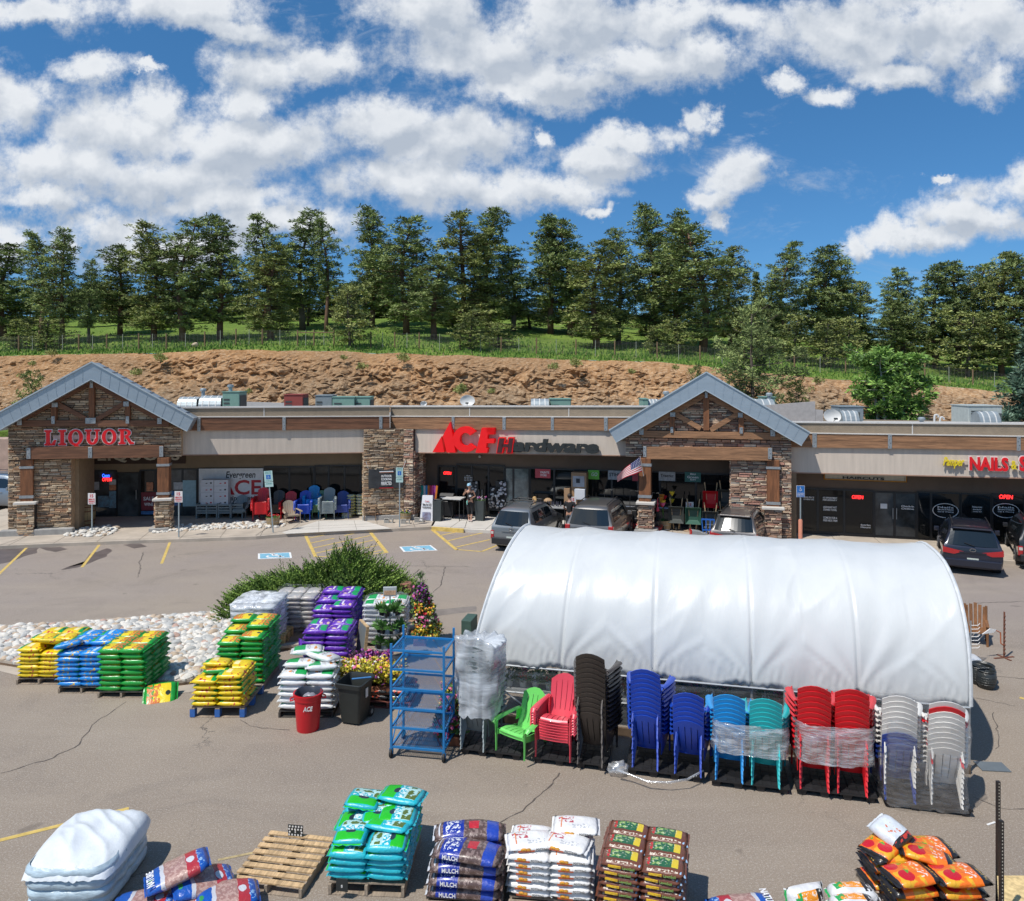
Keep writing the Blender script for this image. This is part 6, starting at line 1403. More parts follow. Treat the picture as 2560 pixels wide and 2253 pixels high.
for bi, (u0, u1) in enumerate(((.3, 1.6), (2.0, 3.4), (3.7, 5.2), (5.5, 6.6), (6.8, 8.6))):
    p = T_.w((u0+u1)/2, .55, 0); bn_ = empty('plant_bench', p, T_.a, 'grey plant bench inside the greenhouse, %s from the left' % ['first','second','third','fourth','fifth'][bi], 'bench', 'benches inside the greenhouse')
    w_ = u1-u0; MB().box(-w_/2, w_/2, -.4, .4, .58, .62).build('top', BEN, bn_)
    for sx_ in (-1, 1):
        for sy_ in (-1, 1): MB().box(sx_*(w_/2-.05)-.02, sx_*(w_/2-.05)+.02, sy_*.35-.02, sy_*.35+.02, 0, .58).build('leg', BEN, bn_)
pot_pro = []
rr = random.Random(12)
for i in range(4):
    r_ = MB().lathe([(.045,0),(.065,.11),(.07,.12),(.06,.12)], 10).build('potted_plant', POTW, smooth=True, loc=(0,0,-40)); m = MB(); tuft(m, (0,0,.1), .16, 60, rr, 0, .016); m.build('foliage', LF, r_, fix=False)
    if i: m = MB(); blooms(m, (0,0,.17), .07, 26, rr, [0], .02); m.build('flowers', FLR[[0, 0, 1, 4][i]], r_, fix=False)
    pot_pro.append(r_)
k_ = 0
for u0, u1 in ((.4, 1.5), (2.1, 3.3), (3.8, 5.1), (5.6, 6.5), (6.9, 8.5)):
    u = u0
    while u < u1:
        for v in (.3, .62):
            p = T_.w(u + rr.uniform(-.03,.03), v, .62); k_ += 1
            put(pot_pro[k_ % 4], p, (0,0,rr.uniform(0,6)), 'small potted plant in a white pot on a bench inside the greenhouse', 'plant', 'potted plants on the greenhouse benches', scale=(1.25,)*3)
        u += .27
for u in (.9, 2.6, 4.4, 5.0, 6.0, 7.6):
    r_ = MB().lathe([(.08,0),(.14,.12),(.15,.13)], 12).tube([(0,.14,.12),(0,0,.5),(0,-.14,.12)], .006, 4).build('hanging_basket', pm('basket_brown', (.1,.06,.04), .7), loc=T_.w(u, .45, 1.25), smooth=True)
    m = MB(); tuft(m, (0,0,.1), .26, 110, rr, 0, .02, .3); m.build('foliage', LF, r_, fix=False); m = MB(); blooms(m, (0,0,.12), .18, 50, rr, [0], .028); m.build('flowers', FLR[int(u) % 2], r_, fix=False)
    tag(r_, 'hanging basket of red flowers inside the greenhouse, %s from the left' % ['first','second','third','fourth','fifth','sixth'][[.9,2.6,4.4,5.0,6.0,7.6].index(u)], 'hanging basket', 'hanging baskets in the greenhouse')
# ------------------------------------------------------------------ cart, bins, plants
BLU = pm('cart_blue', (.01,.17,.42), .4, var=.06, coat=.3); RUB = pm('rubber', (.02,.02,.02), .7, var=0)
p = G(978, 1893); cz = -.17
cart = empty('garden_cart', (p.x, p.y, 0), cz, 'tall blue steel cart with six mesh shelves beside the filmed chairs', 'cart')
CW, CD = .98, .72
for ix, x in enumerate((0, CW)):
    for iy, y in enumerate((0, CD)):
        MB().box(x-.02, x+.02, y-.02, y+.02, .15, 2.03 + (.12 if iy else .02)).build('post', BLU, cart, bev=.004)
        c_ = MB().box(x-.035, x+.035, y-.01, y+.01, .07, .16).build('caster_fork', BLU, cart); MB().tube([(x-.02, y, .08), (x+.02, y, .08)], .08, 14).build('wheel', RUB, c_)
for i, z in enumerate((.19, .54, .89, 1.24, 1.59, 1.93)):
    m = MB()
    for a, b in (((0,0),(CW,0)),((CW,0),(CW,CD)),((CW,CD),(0,CD)),((0,CD),(0,0))): m.bar((*a, z), (*b, z), .03, .035)
    o = m.build('shelf', BLU, cart); m = MB(); n_ = 26
    for q in range(-n_, n_):
        s_ = CW/n_
        for sg_ in (1, -1):
            x0, x1 = q*s_*1.0, q*s_ + CD*.55
            if sg_ < 0: x0, x1 = CW-x0, CW-x1
            t0, t1 = 0, 1; dx = x1-x0
            for lim in (0, CW):
                if (x0 < lim) != (x1 < lim) and dx:
                    tt = (lim-x0)/dx
                    if (x0 < 0 and lim == 0) or (x0 > CW and lim == CW): t0 = max(t0, tt)
                    else: t1 = min(t1, tt)
            if max(x0, x1) < 0 or min(x0, x1) > CW: continue
            m.bar((x0+dx*t0, CD*t0, z-.008), (x0+dx*t1, CD*t1, z-.008), .007, .003)
    m.build('mesh_deck', BLU, o, fix=False)
for x in (0, CW): MB().tube([(x, 0, .2), (x, CD, .9)], .012, 5).tube([(x, 0, 1.2), (x, CD, .6)], .012, 5).build('brace', BLU, cart)
# red can
RED = pm('can_red', (.55,.012,.02), .42, var=.06, scale=5, bump=.1)
p = G(770, 1822); cn = empty('trash_can', (p.x, p.y, 0), .25, 'round red plastic trash can with white store letters and dark liner', 'trash can')
MB().lathe([(.21,0),(.215,.02),(.255,.60),(.27,.61),(.27,.66),(.285,.70),(.285,.72),(.25,.72),(.24,.6),(.2,.05)], 32, cap=(True, True)).build('body', RED, cn, smooth=True)
for a in (0, math.pi): MB().tube([(.27*math.cos(a), -.08, .62), (.33*math.cos(a), -.06, .60), (.33*math.cos(a), .06, .60), (.27*math.cos(a), .08, .62)], .014, 6).build('handle', RED, cn)
text_fit('ACE', -.09, .09, .44, .53, y=-.247, depth=.006, offset=.03, shear=.2).build('lettering', WHL, cn)
m = MB(); m.lathe([(.262,.735),(.245,.72),(.22,.5)], 24, cap=(False, False)); m.v = [tuple(Vector(q)+Vector((mnoise.noise(Vector(q)*9)*.03, 0, mnoise.noise(Vector(q)*7)*.035))) for q in m.v]; m.build('liner', pm('liner_dark', (.04,.045,.06), .3), cn, smooth='all')
m = MB(); m.sphere((.05,-.03,.62), (.16,.14,.1), 12, 8); m.v = [tuple(Vector(q)+Vector((mnoise.noise(Vector(q)*9)*.05,)*3)) for q in m.v]; m.build('waste_bag', pm('waste_grey', (.25,.24,.27), .4, var=.3), cn, smooth='all')
# black wheeled bin
p = G(888, 1801); BLKP = pm('bin_black', (.022,.026,.024), .5, var=.15, scale=6, bump=.15)
bn_ = empty('wheeled_bin', (p.x, p.y, 0), -.3, 'open black wheeled bin with a lever on its rim', 'trash bin')
def rsq(hw, hd, r_, z, n=6):
    out = []
    for cx_, cy_, a0 in ((hw-r_, hd-r_, 0), (-hw+r_, hd-r_, 90), (-hw+r_, -hd+r_, 180), (hw-r_, -hd+r_, 270)):
        for i in range(n): a = R(a0 + 90*i/(n-1)); out.append((cx_+r_*math.cos(a), cy_+r_*math.sin(a), z))
    return out
def loft(m, rings, mi=0, cap0=True, cap1=True):
    n = len(rings[0]); vs = [q for r_ in rings for q in r_]
    fs = [(i*n+j, i*n+(j+1) % n, (i+1)*n+(j+1) % n, (i+1)*n+j) for i in range(len(rings)-1) for j in range(n)]
    if cap0: fs.append(tuple(range(n-1, -1, -1)))
    if cap1: fs.append(tuple(range((len(rings)-1)*n, len(rings)*n)))
    return m.add(vs, fs, mi)
loft(MB(), [rsq(.2,.22,.05,.04), rsq(.225,.25,.06,.3), rsq(.255,.28,.06,.72), rsq(.29,.32,.07,.74), rsq(.30,.33,.07,.82), rsq(.275,.305,.06,.83), rsq(.25,.27,.06,.74), rsq(.19,.2,.05,.1)], cap1=True).build('body', BLKP, bn_, smooth=True)
for x in (-.2, .2): w_ = MB().tube([(x-.03, .27, .1), (x+.03, .27, .1)], .1, 18).build('wheel', RUB, bn_, smooth=True); MB().tube([(x-.035, .27, .1), (x+.035, .27, .1)], .045, 12).build('hub', FRM, w_)
MB().tube([(-.2,.33,.78),(-.2,.38,.8),(.2,.38,.8),(.2,.33,.78)], .014, 6).build('handle', BLKP, bn_); MB().tube([(-.02,-.1,.86),(.30,.10,.86)], .016, 6).build('lever', pm('lever_blue', (.05,.2,.45), .5), bn_)
MB().box(.258, .262, -.05, .05, .5, .68).build('label_plate', WHL, bn_)
# juniper
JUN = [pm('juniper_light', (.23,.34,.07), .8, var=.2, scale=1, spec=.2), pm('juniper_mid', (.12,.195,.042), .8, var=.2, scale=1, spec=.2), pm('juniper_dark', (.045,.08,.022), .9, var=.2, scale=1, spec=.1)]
jc = Vector((-5.35, 21.9, .05)); rr = random.Random(21); cm, tm = MB(), MB()
def jh(x): 
    pts = [(-2.9,.25),(-2.3,.75),(-1.6,.95),(-.8,1.15),(0,1.4),(.55,1.95),(.95,1.7),(1.5,1.35),(2.1,1.05),(2.6,.5)]
    for (a, ha), (b, hb) in zip(pts, pts[1:]):
        if a <= x <= b: return ha+(hb-ha)*(x-a)/(b-a)
    return .2
for i in range(1900):
    x = rr.uniform(-2.75, 2.5); y = rr.gauss(0, .55); 
    if abs(y) > 1.35: continue
    top = jh(x)*(1-(abs(y)/1.5)**2.2); z = top*rr.uniform(.45, 1)**.6
    d = Vector((x*.28 + rr.uniform(-.5,.5) + (x-.5)*.12, y*.5 - .15 + rr.uniform(-.5,.5), .62 + rr.uniform(-.3,.5))).normalized()
    L_ = rr.uniform(.2, .5) * (1.75 if z > top*.88 and rr.random() < .4 else 1); p0 = Vector((x, y, z)) - d*L_*.4
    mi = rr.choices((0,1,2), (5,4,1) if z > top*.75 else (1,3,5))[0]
    for j in range(26):
        f = j/26; c = p0 + d*L_*f; e = (Vector((rr.uniform(-1,1), rr.uniform(-1,1), rr.uniform(-.3,1))).normalized()*.9 + d*.9).normalized(); l = .075*(1.15-f*.7); s_ = e.orthogonal().normalized()*.014
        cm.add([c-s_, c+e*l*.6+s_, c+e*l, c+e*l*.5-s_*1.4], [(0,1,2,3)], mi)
for i in range(40):
    a = rr.uniform(0, 6.28); q = Vector((rr.uniform(-2,2), rr.uniform(-.8,.8), 0)); tm.tube([(q.x*.3, q.y*.3, 0), tuple(q + Vector((0, 0, jh(q.x)*.6)))], [.04, .012], 5)
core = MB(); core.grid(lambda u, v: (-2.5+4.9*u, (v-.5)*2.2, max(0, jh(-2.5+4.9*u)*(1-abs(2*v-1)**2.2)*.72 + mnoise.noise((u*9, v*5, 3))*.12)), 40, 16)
j_ = empty('juniper_shrub', jc, 0, 'broad dark green juniper spreading over the island behind the bag stacks', 'shrub')
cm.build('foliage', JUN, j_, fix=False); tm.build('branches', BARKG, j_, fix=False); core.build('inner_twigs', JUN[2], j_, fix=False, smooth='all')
# plant stand
p = G(975, 1655); ps = empty('plant_stand', (p.x, p.y, 0), .1, 'round tiered metal plant stand topped by a small placard', 'plant stand')
PG = pm('stand_grey', (.36,.39,.40), .5, metal=.3, var=.1)
MB().tube([(0,0,0),(0,0,1.78)], .018, 8).build('pole', PG, ps); MB().lathe([(.32,0),(.32,.03)], 20).build('foot', PG, ps)
for z, r_ in ((.35, .36), (.72, .33), (1.12, .27)): MB().lathe([(r_-.03, z), (r_, z+.03), (r_, z+.045), (r_-.015, z+.045), (r_-.04, z+.012)], 28).build('tier', PG, ps, smooth=True)
b_ = MB().box(-.16, .16, -.03, .03, 1.58, 1.80).build('placard', pm('placard_pale', (.45,.48,.48), .5), ps, bev=.01); MB().box(-.14, .14, -.034, -.031, 1.61, 1.72).build('placard_print', pm('placard_print', (.55,.35,.22), .5, var=.3, scale=20), b_)
PB_ = pm('pot_black', (.02,.02,.022), .5); herb = MB().lathe([(.045,0),(.06,.12),(.065,.13),(.055,.13)], 12).build('potted_herb', PB_, smooth=True); m = MB(); tuft(m, (0,0,.12), .2, 90, rr, 0, .018); m.build('foliage', pm('leaf_herb', (.08,.20,.04), .6, var=.3, scale=20), herb, fix=False); MB().box(-.03,.03,-.063,-.06,.02,.08).build('plant_tag', WHL, herb)
for i, (a, r_, z) in enumerate(((200,.2,1.14),(260,.22,1.14),(320,.2,1.14),(30,.2,1.14),(190,.26,.74),(235,.26,.74),(290,.25,.74),(345,.26,.74),(210,.28,.37),(280,.29,.37),(350,.28,.37))):
    put(herb, (p.x + r_*math.cos(R(a)), p.y + r_*math.sin(R(a)), z), (0,0,a), 'leafy herb in a black pot, %s tier of the plant stand, %s from left' % ('top' if z > 1 else 'middle' if z > .5 else 'lowest', ['first','second','third','last','first','second','third','last','first','second','last'][i]), 'plant', 'herbs on the plant stand', scale=(1.15,)*3)
LFY = pm('leaf_chartreuse', (.48,.46,.05), .6, var=.3, scale=20); LFG = pm('leaf_green', (.09,.19,.04), .6, var=.3, scale=20)
def flowers(name, px, py, w_, d_, z0, z1, mixes, leaf, lab, n=900, cat='flowers', box=None, seed=1, rz=0, size=.035):
    p = G(px, py, z0) if not isinstance(px, Vector) else px; rr = random.Random(seed); r_ = empty(name, (p.x, p.y, z0), rz, lab, cat)
    (box or MB().bbox(-w_/2, w_/2, -d_/2, d_/2, 0, .16)).build('planter_box', pm('planter_terracotta', (.22,.08,.04), .8, var=.2), r_)
    m, f = MB(), MB()
    for i in range(n//4):
        c = Vector((rr.uniform(-.5,.5)*w_*1.15, rr.uniform(-.5,.5)*d_*1.15, .12 + (z1-z0-.12)*rr.random()**.5)); tuft(m, c, .11, 14, rr, 0, .016)
    for i in range(n//6):
        c = Vector((rr.uniform(-.55,.55)*w_*1.2, rr.uniform(-.55,.5)*d_*1.3, .15 + (z1-z0-.1)*rr.random()**.4)); blooms(f, c, .05, 3, rr, mixes, size)
    m.build('foliage', leaf, r_, fix=False); f.build('flowers', FLR, r_, fix=False); return r_
flowers('flower_box', 905, 1722, .7, .5, .25, .78, [1,2,2,4], LFY, 'box of chartreuse leaves and pink flowers behind the black bin', seed=3)
flowers('flower_box', 965, 1725, .6, .5, .25, .72, [2,2,5,3], LFY, 'box of bright yellow foliage right beside the blue cart', seed=4)
flowers('flower_box', 925, 1690, .7, .45, .2, .62, [3,3,1], pm('leaf_purple', (.07,.03,.05), .6, var=.4, scale=20), 'box of dark purple leaves under the plant stand', seed=6)
tr = flowers('flower_tower', 1052, 1610, .34, .34, 0, .3, [2,5], LFG, 'tall column of petunias, purple above and yellow below, beside the juniper', n=60, seed=5, cat='flowers')
m, f = MB(), MB(); rr = random.Random(8)
for i in range(300):
    z = rr.uniform(.15, 1.45); R_ = .38*(1.1-z*.45); a = rr.uniform(0, 6.28); c = Vector((math.cos(a)*R_*rr.uniform(.3,1) + (.25-z*.18), math.sin(a)*R_*rr.uniform(.3,1), z)); tuft(m, c, .12, 14, rr, 0, .016)
    blooms(f, c + Vector((0, -.04, .03)), .06, 3, rr, [2,2,5] if z < .5 else [1,1,4] if z < .75 else [2,2,5,0] if z < 1.08 else [3,3,3,1], .038)
for i in range(26): a = rr.uniform(0, 6.28); tuft(m, (math.cos(a)*.06, math.sin(a)*.06, rr.uniform(1.3, 1.75)), .14, 8, rr, 0, .007, 3)
m.build('foliage', LFG, tr, fix=False); f.build('flowers', FLR, tr, fix=False)
for q, col_, lab, s_ in (((1130, 1872), [0,1,3], 'mixed pots of flowers behind the blue cart near the filmed chairs', 11), ((1142, 1800), [1,2], 'flowers on leafy stems seen through the blue cart', 12)):
    flowers('flower_box', q[0], q[1]-22, .5, .5, 0, .45, col_, LFG, lab, seed=s_, n=500)
p = G(897, 1662); MBs = MB().box(-.3, .3, -.03, .03, 0, .78); sl = MBs.build('slate_board', pm('slate', (.16,.18,.18), .5, var=.1), loc=(p.x, p.y+.2, .12), rot=(-.12, 0, -1.1)); tag(sl, 'grey slate board with a pale wooden edge leaning by the purple bags', 'board')
m = MB(); m.box(-.31,-.29,-.035,.035,0,.79).box(.29,.31,-.035,.035,0,.79).box(-.3,.3,-.035,.035,.77,.80); m.build('frame', PALW, sl)
p = G(1172, 1590); o = tag(MB().box(-.14,.14,-.3,.3,.0,.4).build('garden_box', pm('box_green', (.05,.10,.08), .6), loc=(p.x, p.y+.3, 0), rot=T_.a, bev=.02), 'dark green metal box at the left end of the greenhouse', 'box')
p = G(995, 1585); m = MB()
for i in range(4): m.bbox(-.2+.02*i, .2-.015*i, -.15, .15, .1*i, .1*i+.09, .012)
tag(m.build('stone_pile', pm('red_stone', (.33,.15,.10), .9, var=.25, scale=4, bump=.4), loc=(p.x, p.y+1.5, .55)), 'small pile of reddish stone slabs between juniper and flower tower', 'stones')

# ------------------------------------------------------------------ right of the greenhouse
LOGW = woodm('log_wood', (.22,.10,.04), (6,6,1)); p = G(2440, 1606)
lc = empty('log_chair', (p.x, p.y, 0), -.5, 'rustic log armchair with a wagon wheel side at the greenhouse corner', 'chair')
for x in (-.28, .28): MB().tube([(x,-.28,0),(x,-.28,.6)], .035, 8).build('leg', LOGW, lc); MB().tube([(x,.25,0),(x,.34,1.05)], .035, 8).build('leg', LOGW, lc); MB().bar((x,-.34,.6),(x,.3,.62),.09,.03).build('armrest', LOGW, lc)
for i in range(5): MB().bar((-.22+.11*i,.24,.36),(-.24+.12*i,.40,1.1-.05*abs(i-2)),.09,.025).build('back_slat', LOGW, lc)
MB().box(-.27,.27,-.3,.26,.36,.40).build('seat', LOGW, lc); lc.scale = (.85,)*3
m = MB(); m.tube([(-.33, .0+.27*math.cos(a), .36+.27*math.sin(a)) for a in [k_*math.pi/10 for k_ in range(20)]], .025, 6, close=True)
for k_ in range(5): a = k_*math.pi/5; m.bar((-.33, .26*math.cos(a), .36+.26*math.sin(a)), (-.33, -.26*math.cos(a), .36-.26*math.sin(a)), .025, .025)
m.build('wagon_wheel', LOGW, lc)
POTK = pm('pot_glazed_black', (.03,.035,.036), .3, var=.15, scale=12, bump=.3)
for (px, py, r_, lab) in ((2462,1712,.25,'larger ribbed black glazed pot tucked against the greenhouse'),(2471,1727,.19,'smaller round black glazed pot in front of the larger one'),(2449,1716,.17,'black glazed pot half hidden behind the other two')):
    p = G(px, py); o = MB().lathe([(r_*.7,0),(r_*.95,.1),(r_*1.05,.2),(r_,.32),(r_*.85,.36),(r_*.95,.39),(r_*.9,.4),(r_*.75,.36),(r_*.8,.15)], 28).build('flower_pot', POTK, smooth=True, loc=(p.x+.05, p.y+.15, 0)); tag(o, lab, 'pot')
    m = MB()
    for z in (.12,.17,.22,.27): m.tube([(r_*1.03*math.cos(a), r_*1.03*math.sin(a), z) for a in [k_*math.pi/12 for k_ in range(24)]], .006, 4, close=True)
    m.build('rib_band', POTK, o, fix=False)
p = G(2462, 1690); o = put(BWR[0], (p.x+.05, p.y+.6, .12), (.3,.2,.3), 'white crumpled sack lying above the black glazed pots', 'bag', None, scale=(.8,.8,1.1))
p = G(2440, 1665); hk = empty('hook_rack', (p.x, p.y+.2, 0), 0, 'rack of white wire hooks at the greenhouse corner', 'rack'); MB().tube([(0,0,0),(0,0,1)], .015, 6).build('pole', FRM, hk)
for i in range(7): MB().tube([(0,0,.35+.09*i),(.14,-.05,.37+.09*i),(.18,-.06,.42+.09*i)], .009, 5).build('hook', WHL, hk)
RST = pm('rusty_iron', (.16,.06,.035), .9, var=.3, scale=9); p = G(2510, 1645)
rs = empty('rusty_stake', (p.x, p.y, 0), .2, 'thin rusty iron stake sculpture with an arm holding a white card', 'garden ornament')
MB().tube([(0,0,0),(.01,0,1.12)], .02, 6).build('stake', RST, rs); MB().bar((-.28,0,.01),(.28,0,.01),.05,.015).bar((0,-.2,.012),(0,.2,.012),.05,.015).build('foot', RST, rs)
MB().tube([(0,0,.3),(-.09,0,.36),(-.10,0,.62),(-.22,0,.68)], .014, 6).build('arm', pm('rust_orange', (.45,.12,.04), .8), rs); MB().prism([(-.62,.62),(-.4,.74),(-.22,.7),(-.3,.64)], -.01, .01).build('card', WHL, rs)
m = MB()
for i in range(10): m.sphere((.0, -.02, .12+.1*i), (.03,.02,.03), 6, 4)
m.build('rust_knob', RST, rs, fix=False)
p = G(2480, 1918); tag(MB().box(-.24,.24,-.16,.16,0,.012).build('glass_sheet', pm('sheet_dark', (.11,.13,.14), .15, var=.1), loc=(p.x, p.y, .004), rot=-.1), 'dark glass sheet lying flat in the greenhouse shadow', 'glass sheet')
p = G(2478, 2060); tag(MB().bbox(-.09,.09,-.015,.015,0,.01,.003).build('paper_strip', WHL, loc=(p.x, p.y, .004), rot=.4), 'small white strip lying on the asphalt by the rack', 'litter')
SRK = pm('rack_dark', (.035,.03,.028), .5, metal=.4, var=.1); DOT = pm('rack_hole', (.4,.36,.3), .8, var=0)
rk = empty('shelf_rack', (6.14, 9.6, 0), 0, 'dark perforated steel rack with a plywood deck at the right edge', 'rack')
for (x, y) in ((0, 0), (-.50, -.84), (1.3, 0), (.8, -.84)):
    o = MB().box(x-.02, x+.02, y-.02, y+.02, 0, 1.78).build('post', SRK, rk); m = MB()
    for i in range(44): m.box(x-.006, x+.006, y-.0225, y-.0205, .03+i*.04, .045+i*.04)
    m.build('slot', DOT, o, fix=False)
MB().prism([(-.02,-.01),(1.33,-.01),(.83,-.86),(-.53,-.86)], .57, .595, axis='z').build('deck', pm('osb_board', (.62,.46,.22), .8, var=.3, scale=14, detail=2, bump=.2), rk)
MB().bar((0,.0,.53),(1.3,0,.53),.03,.07).bar((0,0,.53),(-.5,-.84,.53),.03,.07).build('beam', SRK, rk)
def price_board(px, py, zb, w_, h_, lab, dots=True, legs=.2):
    p = G(px, py, zb); r_ = empty('price_sign', (p.x, p.y, zb), -.15, lab, 'sign')
    o = MB().box(-w_/2, w_/2, -.006, .006, legs, legs+h_).build('board', BLK, r_); MB().box(-w_/2+.02, -w_/2+.03, -.005, .005, 0, legs).build('leg', BLK, r_); MB().box(w_/2-.03, w_/2-.02, -.005, .005, 0, legs).build('leg', BLK, r_)
    if dots:
        m = MB()
        for i in range(5):
            for j in range(4):
                if 1 <= i <= 3 and j in (1,) : continue
                m.lathe([(.014,0),(.014,.003)], 8, (0,0,0)); n_ = 16; m.v[-n_:] = [(-w_/2+w_*(i+.5+(j % 2)*.2-.1)/5 + a, -.0095 + c*1.0, legs+h_*(j+.5)/4 + b) for a, b, c in m.v[-n_:]]
        m.build('dot_pattern', WHL, o, fix=False)
    text_fit('$', -.012, .012, legs+h_*.3, legs+h_*.55, y=-.007, depth=.003).build('print', WHL, o)
price_board(739, 2114, 0, .23, .16, 'small black price card with white dots standing behind the empty pallet', legs=.14)
price_board(855, 2232, .1, .16, .16, 'small black price card stuck in front of the turquoise stack', False, .02)
# ------------------------------------------------------------------ cars
CARG = pm('car_glass', (.012,.016,.018), .06, var=0, spec=.8); TYRE = pm('tyre', (.02,.02,.02), .85, var=0); RIM = pm('rim', (.4,.41,.42), .35, metal=.8, var=0); TRIM = pm('car_trim_black', (.02,.02,.022), .5, var=0)
TAIL = pm('tail_lamp', (.38,.01,.015), .2, var=0, coat=.8); TAILW = pm('tail_lamp_clear', (.6,.55,.52), .2, var=0, coat=.8); PLATE = pm('number_plate', (.5,.55,.5), .5, var=.2, scale=30); CHR = pm('chrome', (.6,.6,.6), .15, metal=1, var=0)
def carpaint(name, c, metal=.6): return pm(name, c, .38, metal=metal, var=.02, coat=.9)
def car(x, y, rz, W, Ln, Hh, paint, lab, rack=False, lamp='tall', trim=TRIM, steep=.25, glass_lo=1.06, spoiler=False):
    r_ = empty('parked_car', (x, y, 0), rz, lab, 'car', 'cars parked in front of the shops'); hw = W/2; belt = .60*Hh
    st_ = [(.0, .66*belt, 1.0), (.02, belt*.98, 1.0), (.07, belt+.03, 1.0), (.07+steep*.5, belt+(Hh-belt)*.55, 1), (.07+steep, Hh-.10, 1), (.22+steep, Hh-.03, 1), (Ln*.33, Hh, 1), (Ln*.52, Hh-.03, 1), (Ln*.60, Hh-.12, 1), (Ln*.735, belt+.06, 1), (Ln*.86, belt-.07, .99), (Ln*.955, belt-.20, .95), (Ln, belt*.66, .86)]
    def ring(y_, top, k_):
        b_ = min(belt, top-.01); f = max(0, (top-b_)/(Hh-b_+1e-6)); xr = hw*(1-.24*f); e = .06 if y_ <= .001 or y_ >= Ln-.01 else 0
        q = [(0,.24+e),(hw*.86*k_,.24+e),(hw*.97*k_,.36),(hw*k_,.55*b_+.12),(hw*.985*k_,b_*.86),(hw*.95*k_,b_),(xr*k_*.985, b_+(top-b_)*.80),(xr*k_*.90, b_+(top-b_)*.965),(xr*k_*.6,top),(0,top+.012)]
        return [(a, y_, c) for a, c in q] + [(-a, y_, c) for a, c in reversed(q[1:-1])]
    m = MB(); rings = [ring(*s_) for s_ in st_]; loft(m, rings, cap0=True, cap1=True)
    body = m.build('body', paint, r_, smooth=True, bev=.0); sb = body.modifiers.new('sub', 'SUBSURF'); sb.levels = 1; sb.render_levels = 1
    def top_at(y_):
        for (a, ta, _), (b, tb, _) in zip(st_, st_[1:]):
            if a <= y_ <= b: return ta+(tb-ta)*(y_-a)/(b-a)
        return st_[-1][1]
    def side(y_, f, s_):      # f: 0 belt .. 1 roof edge
        top = top_at(y_); b_ = min(belt, top-.01); g_ = max(0, (top-b_)/(Hh-b_)); xr = hw*(1-.24*g_)
        return (s_*(hw*.95+(xr*.985-hw*.95)*f/.8*1.0+.006), y_, b_+(top-b_)*f)
    for s_ in (-1, 1):
        ys = [.42+steep*.6, Ln*.26, Ln*.275, Ln*.42, Ln*.435, Ln*.60]
        for i in (0, 2, 4):
            a, b = ys[i], ys[i+1]; m = MB(); fb = .74 if i < 4 else .72
            m.grid(lambda u, v: side((a+(b-a)*u) + (v*.10 if (i == 4 and u > .5) else 0)*-1, .10+(fb-.10)*v, s_), 4, 3); m.build('side_window', CARG, r_, solid=.004)
        m = MB(); m.box(s_*hw*1.0, s_*(hw+.17), Ln*.60, Ln*.60+.11, belt-.02, belt+.14); m.build('mirror', paint if not rack else TRIM, r_, bev=.02)
        for j in (Ln*.34, Ln*.50): MB().box(s_*(hw*.985), s_*(hw*.985+.03), j, j+.13, belt-.16, belt-.13).build('door_handle', CHR if not rack else paint, r_)
        for j, q in ((Ln*.19, 0), (Ln*.80, 1)):
            t_ = MB().tube([(s_*(hw-.24), j, .345), (s_*(hw-.005), j, .345)], .345, 24).build('wheel', TYRE, r_, smooth=True)
            m = MB(); m.lathe([(.0,0),(.23,0),(.24,.012),(.235,.02)], 20); m.v = [(s_*(hw-.002)+s_*c, j+a, .345+b) for a, b, c in m.v]; m.build('rim', RIM, t_)
            m = MB(); 
            for k_ in range(5): a = k_*1.2566; m.bar((s_*(hw+.012), j+.05*math.cos(a), .345+.05*math.sin(a)), (s_*(hw+.012), j+.21*math.cos(a), .345+.21*math.sin(a)), .05, .012)
            m.build('spoke', TRIM, t_)
            m = MB(); m.grid(lambda u, v: (s_*(hw*.975+.018-.0*v), j+(.37+.06*v)*math.cos(math.pi*u), .345+(.37+.06*v)*math.sin(math.pi*u)), 16, 1); m.build('wheel_arch', trim, r_, solid=.012)
    z0, z1 = belt+.03, belt+(Hh-belt)*.80
    m = MB(); m.grid(lambda u, v: ((u-.5)*2*hw*(.84-.14*v)*1.0, .045+steep*.86*v - .012 + .03*abs(2*u-1)**3, z0+(z1-z0)*v), 10, 4); rw = m.build('rear_window', CARG, r_, solid=.006)
    MB().bar((.05, .0, z0+.02), (-.25, .02+steep*.1, z0+.1), .02, .015).build('wiper', TRIM, rw)
    m = MB(); m.grid(lambda u, v: ((u-.5)*2*hw*(.86-.14*v), Ln*(.735-.13*v)-.0, belt+.07+(Hh-belt-.2)*v+.02), 8, 3); m.build('windscreen', CARG, r_, solid=.006)
    loft(MB(), [[(a, -.07, z) for a, z in ((-hw*.93,.3),(hw*.93,.3),(hw*.93,.55),(-hw*.93,.55))], [(a, .25, z) for a, z in ((-hw*1.012,.26),(hw*1.012,.26),(hw*1.012,.60),(-hw*1.012,.60))]]).build('bumper', trim, r_, bev=.03)
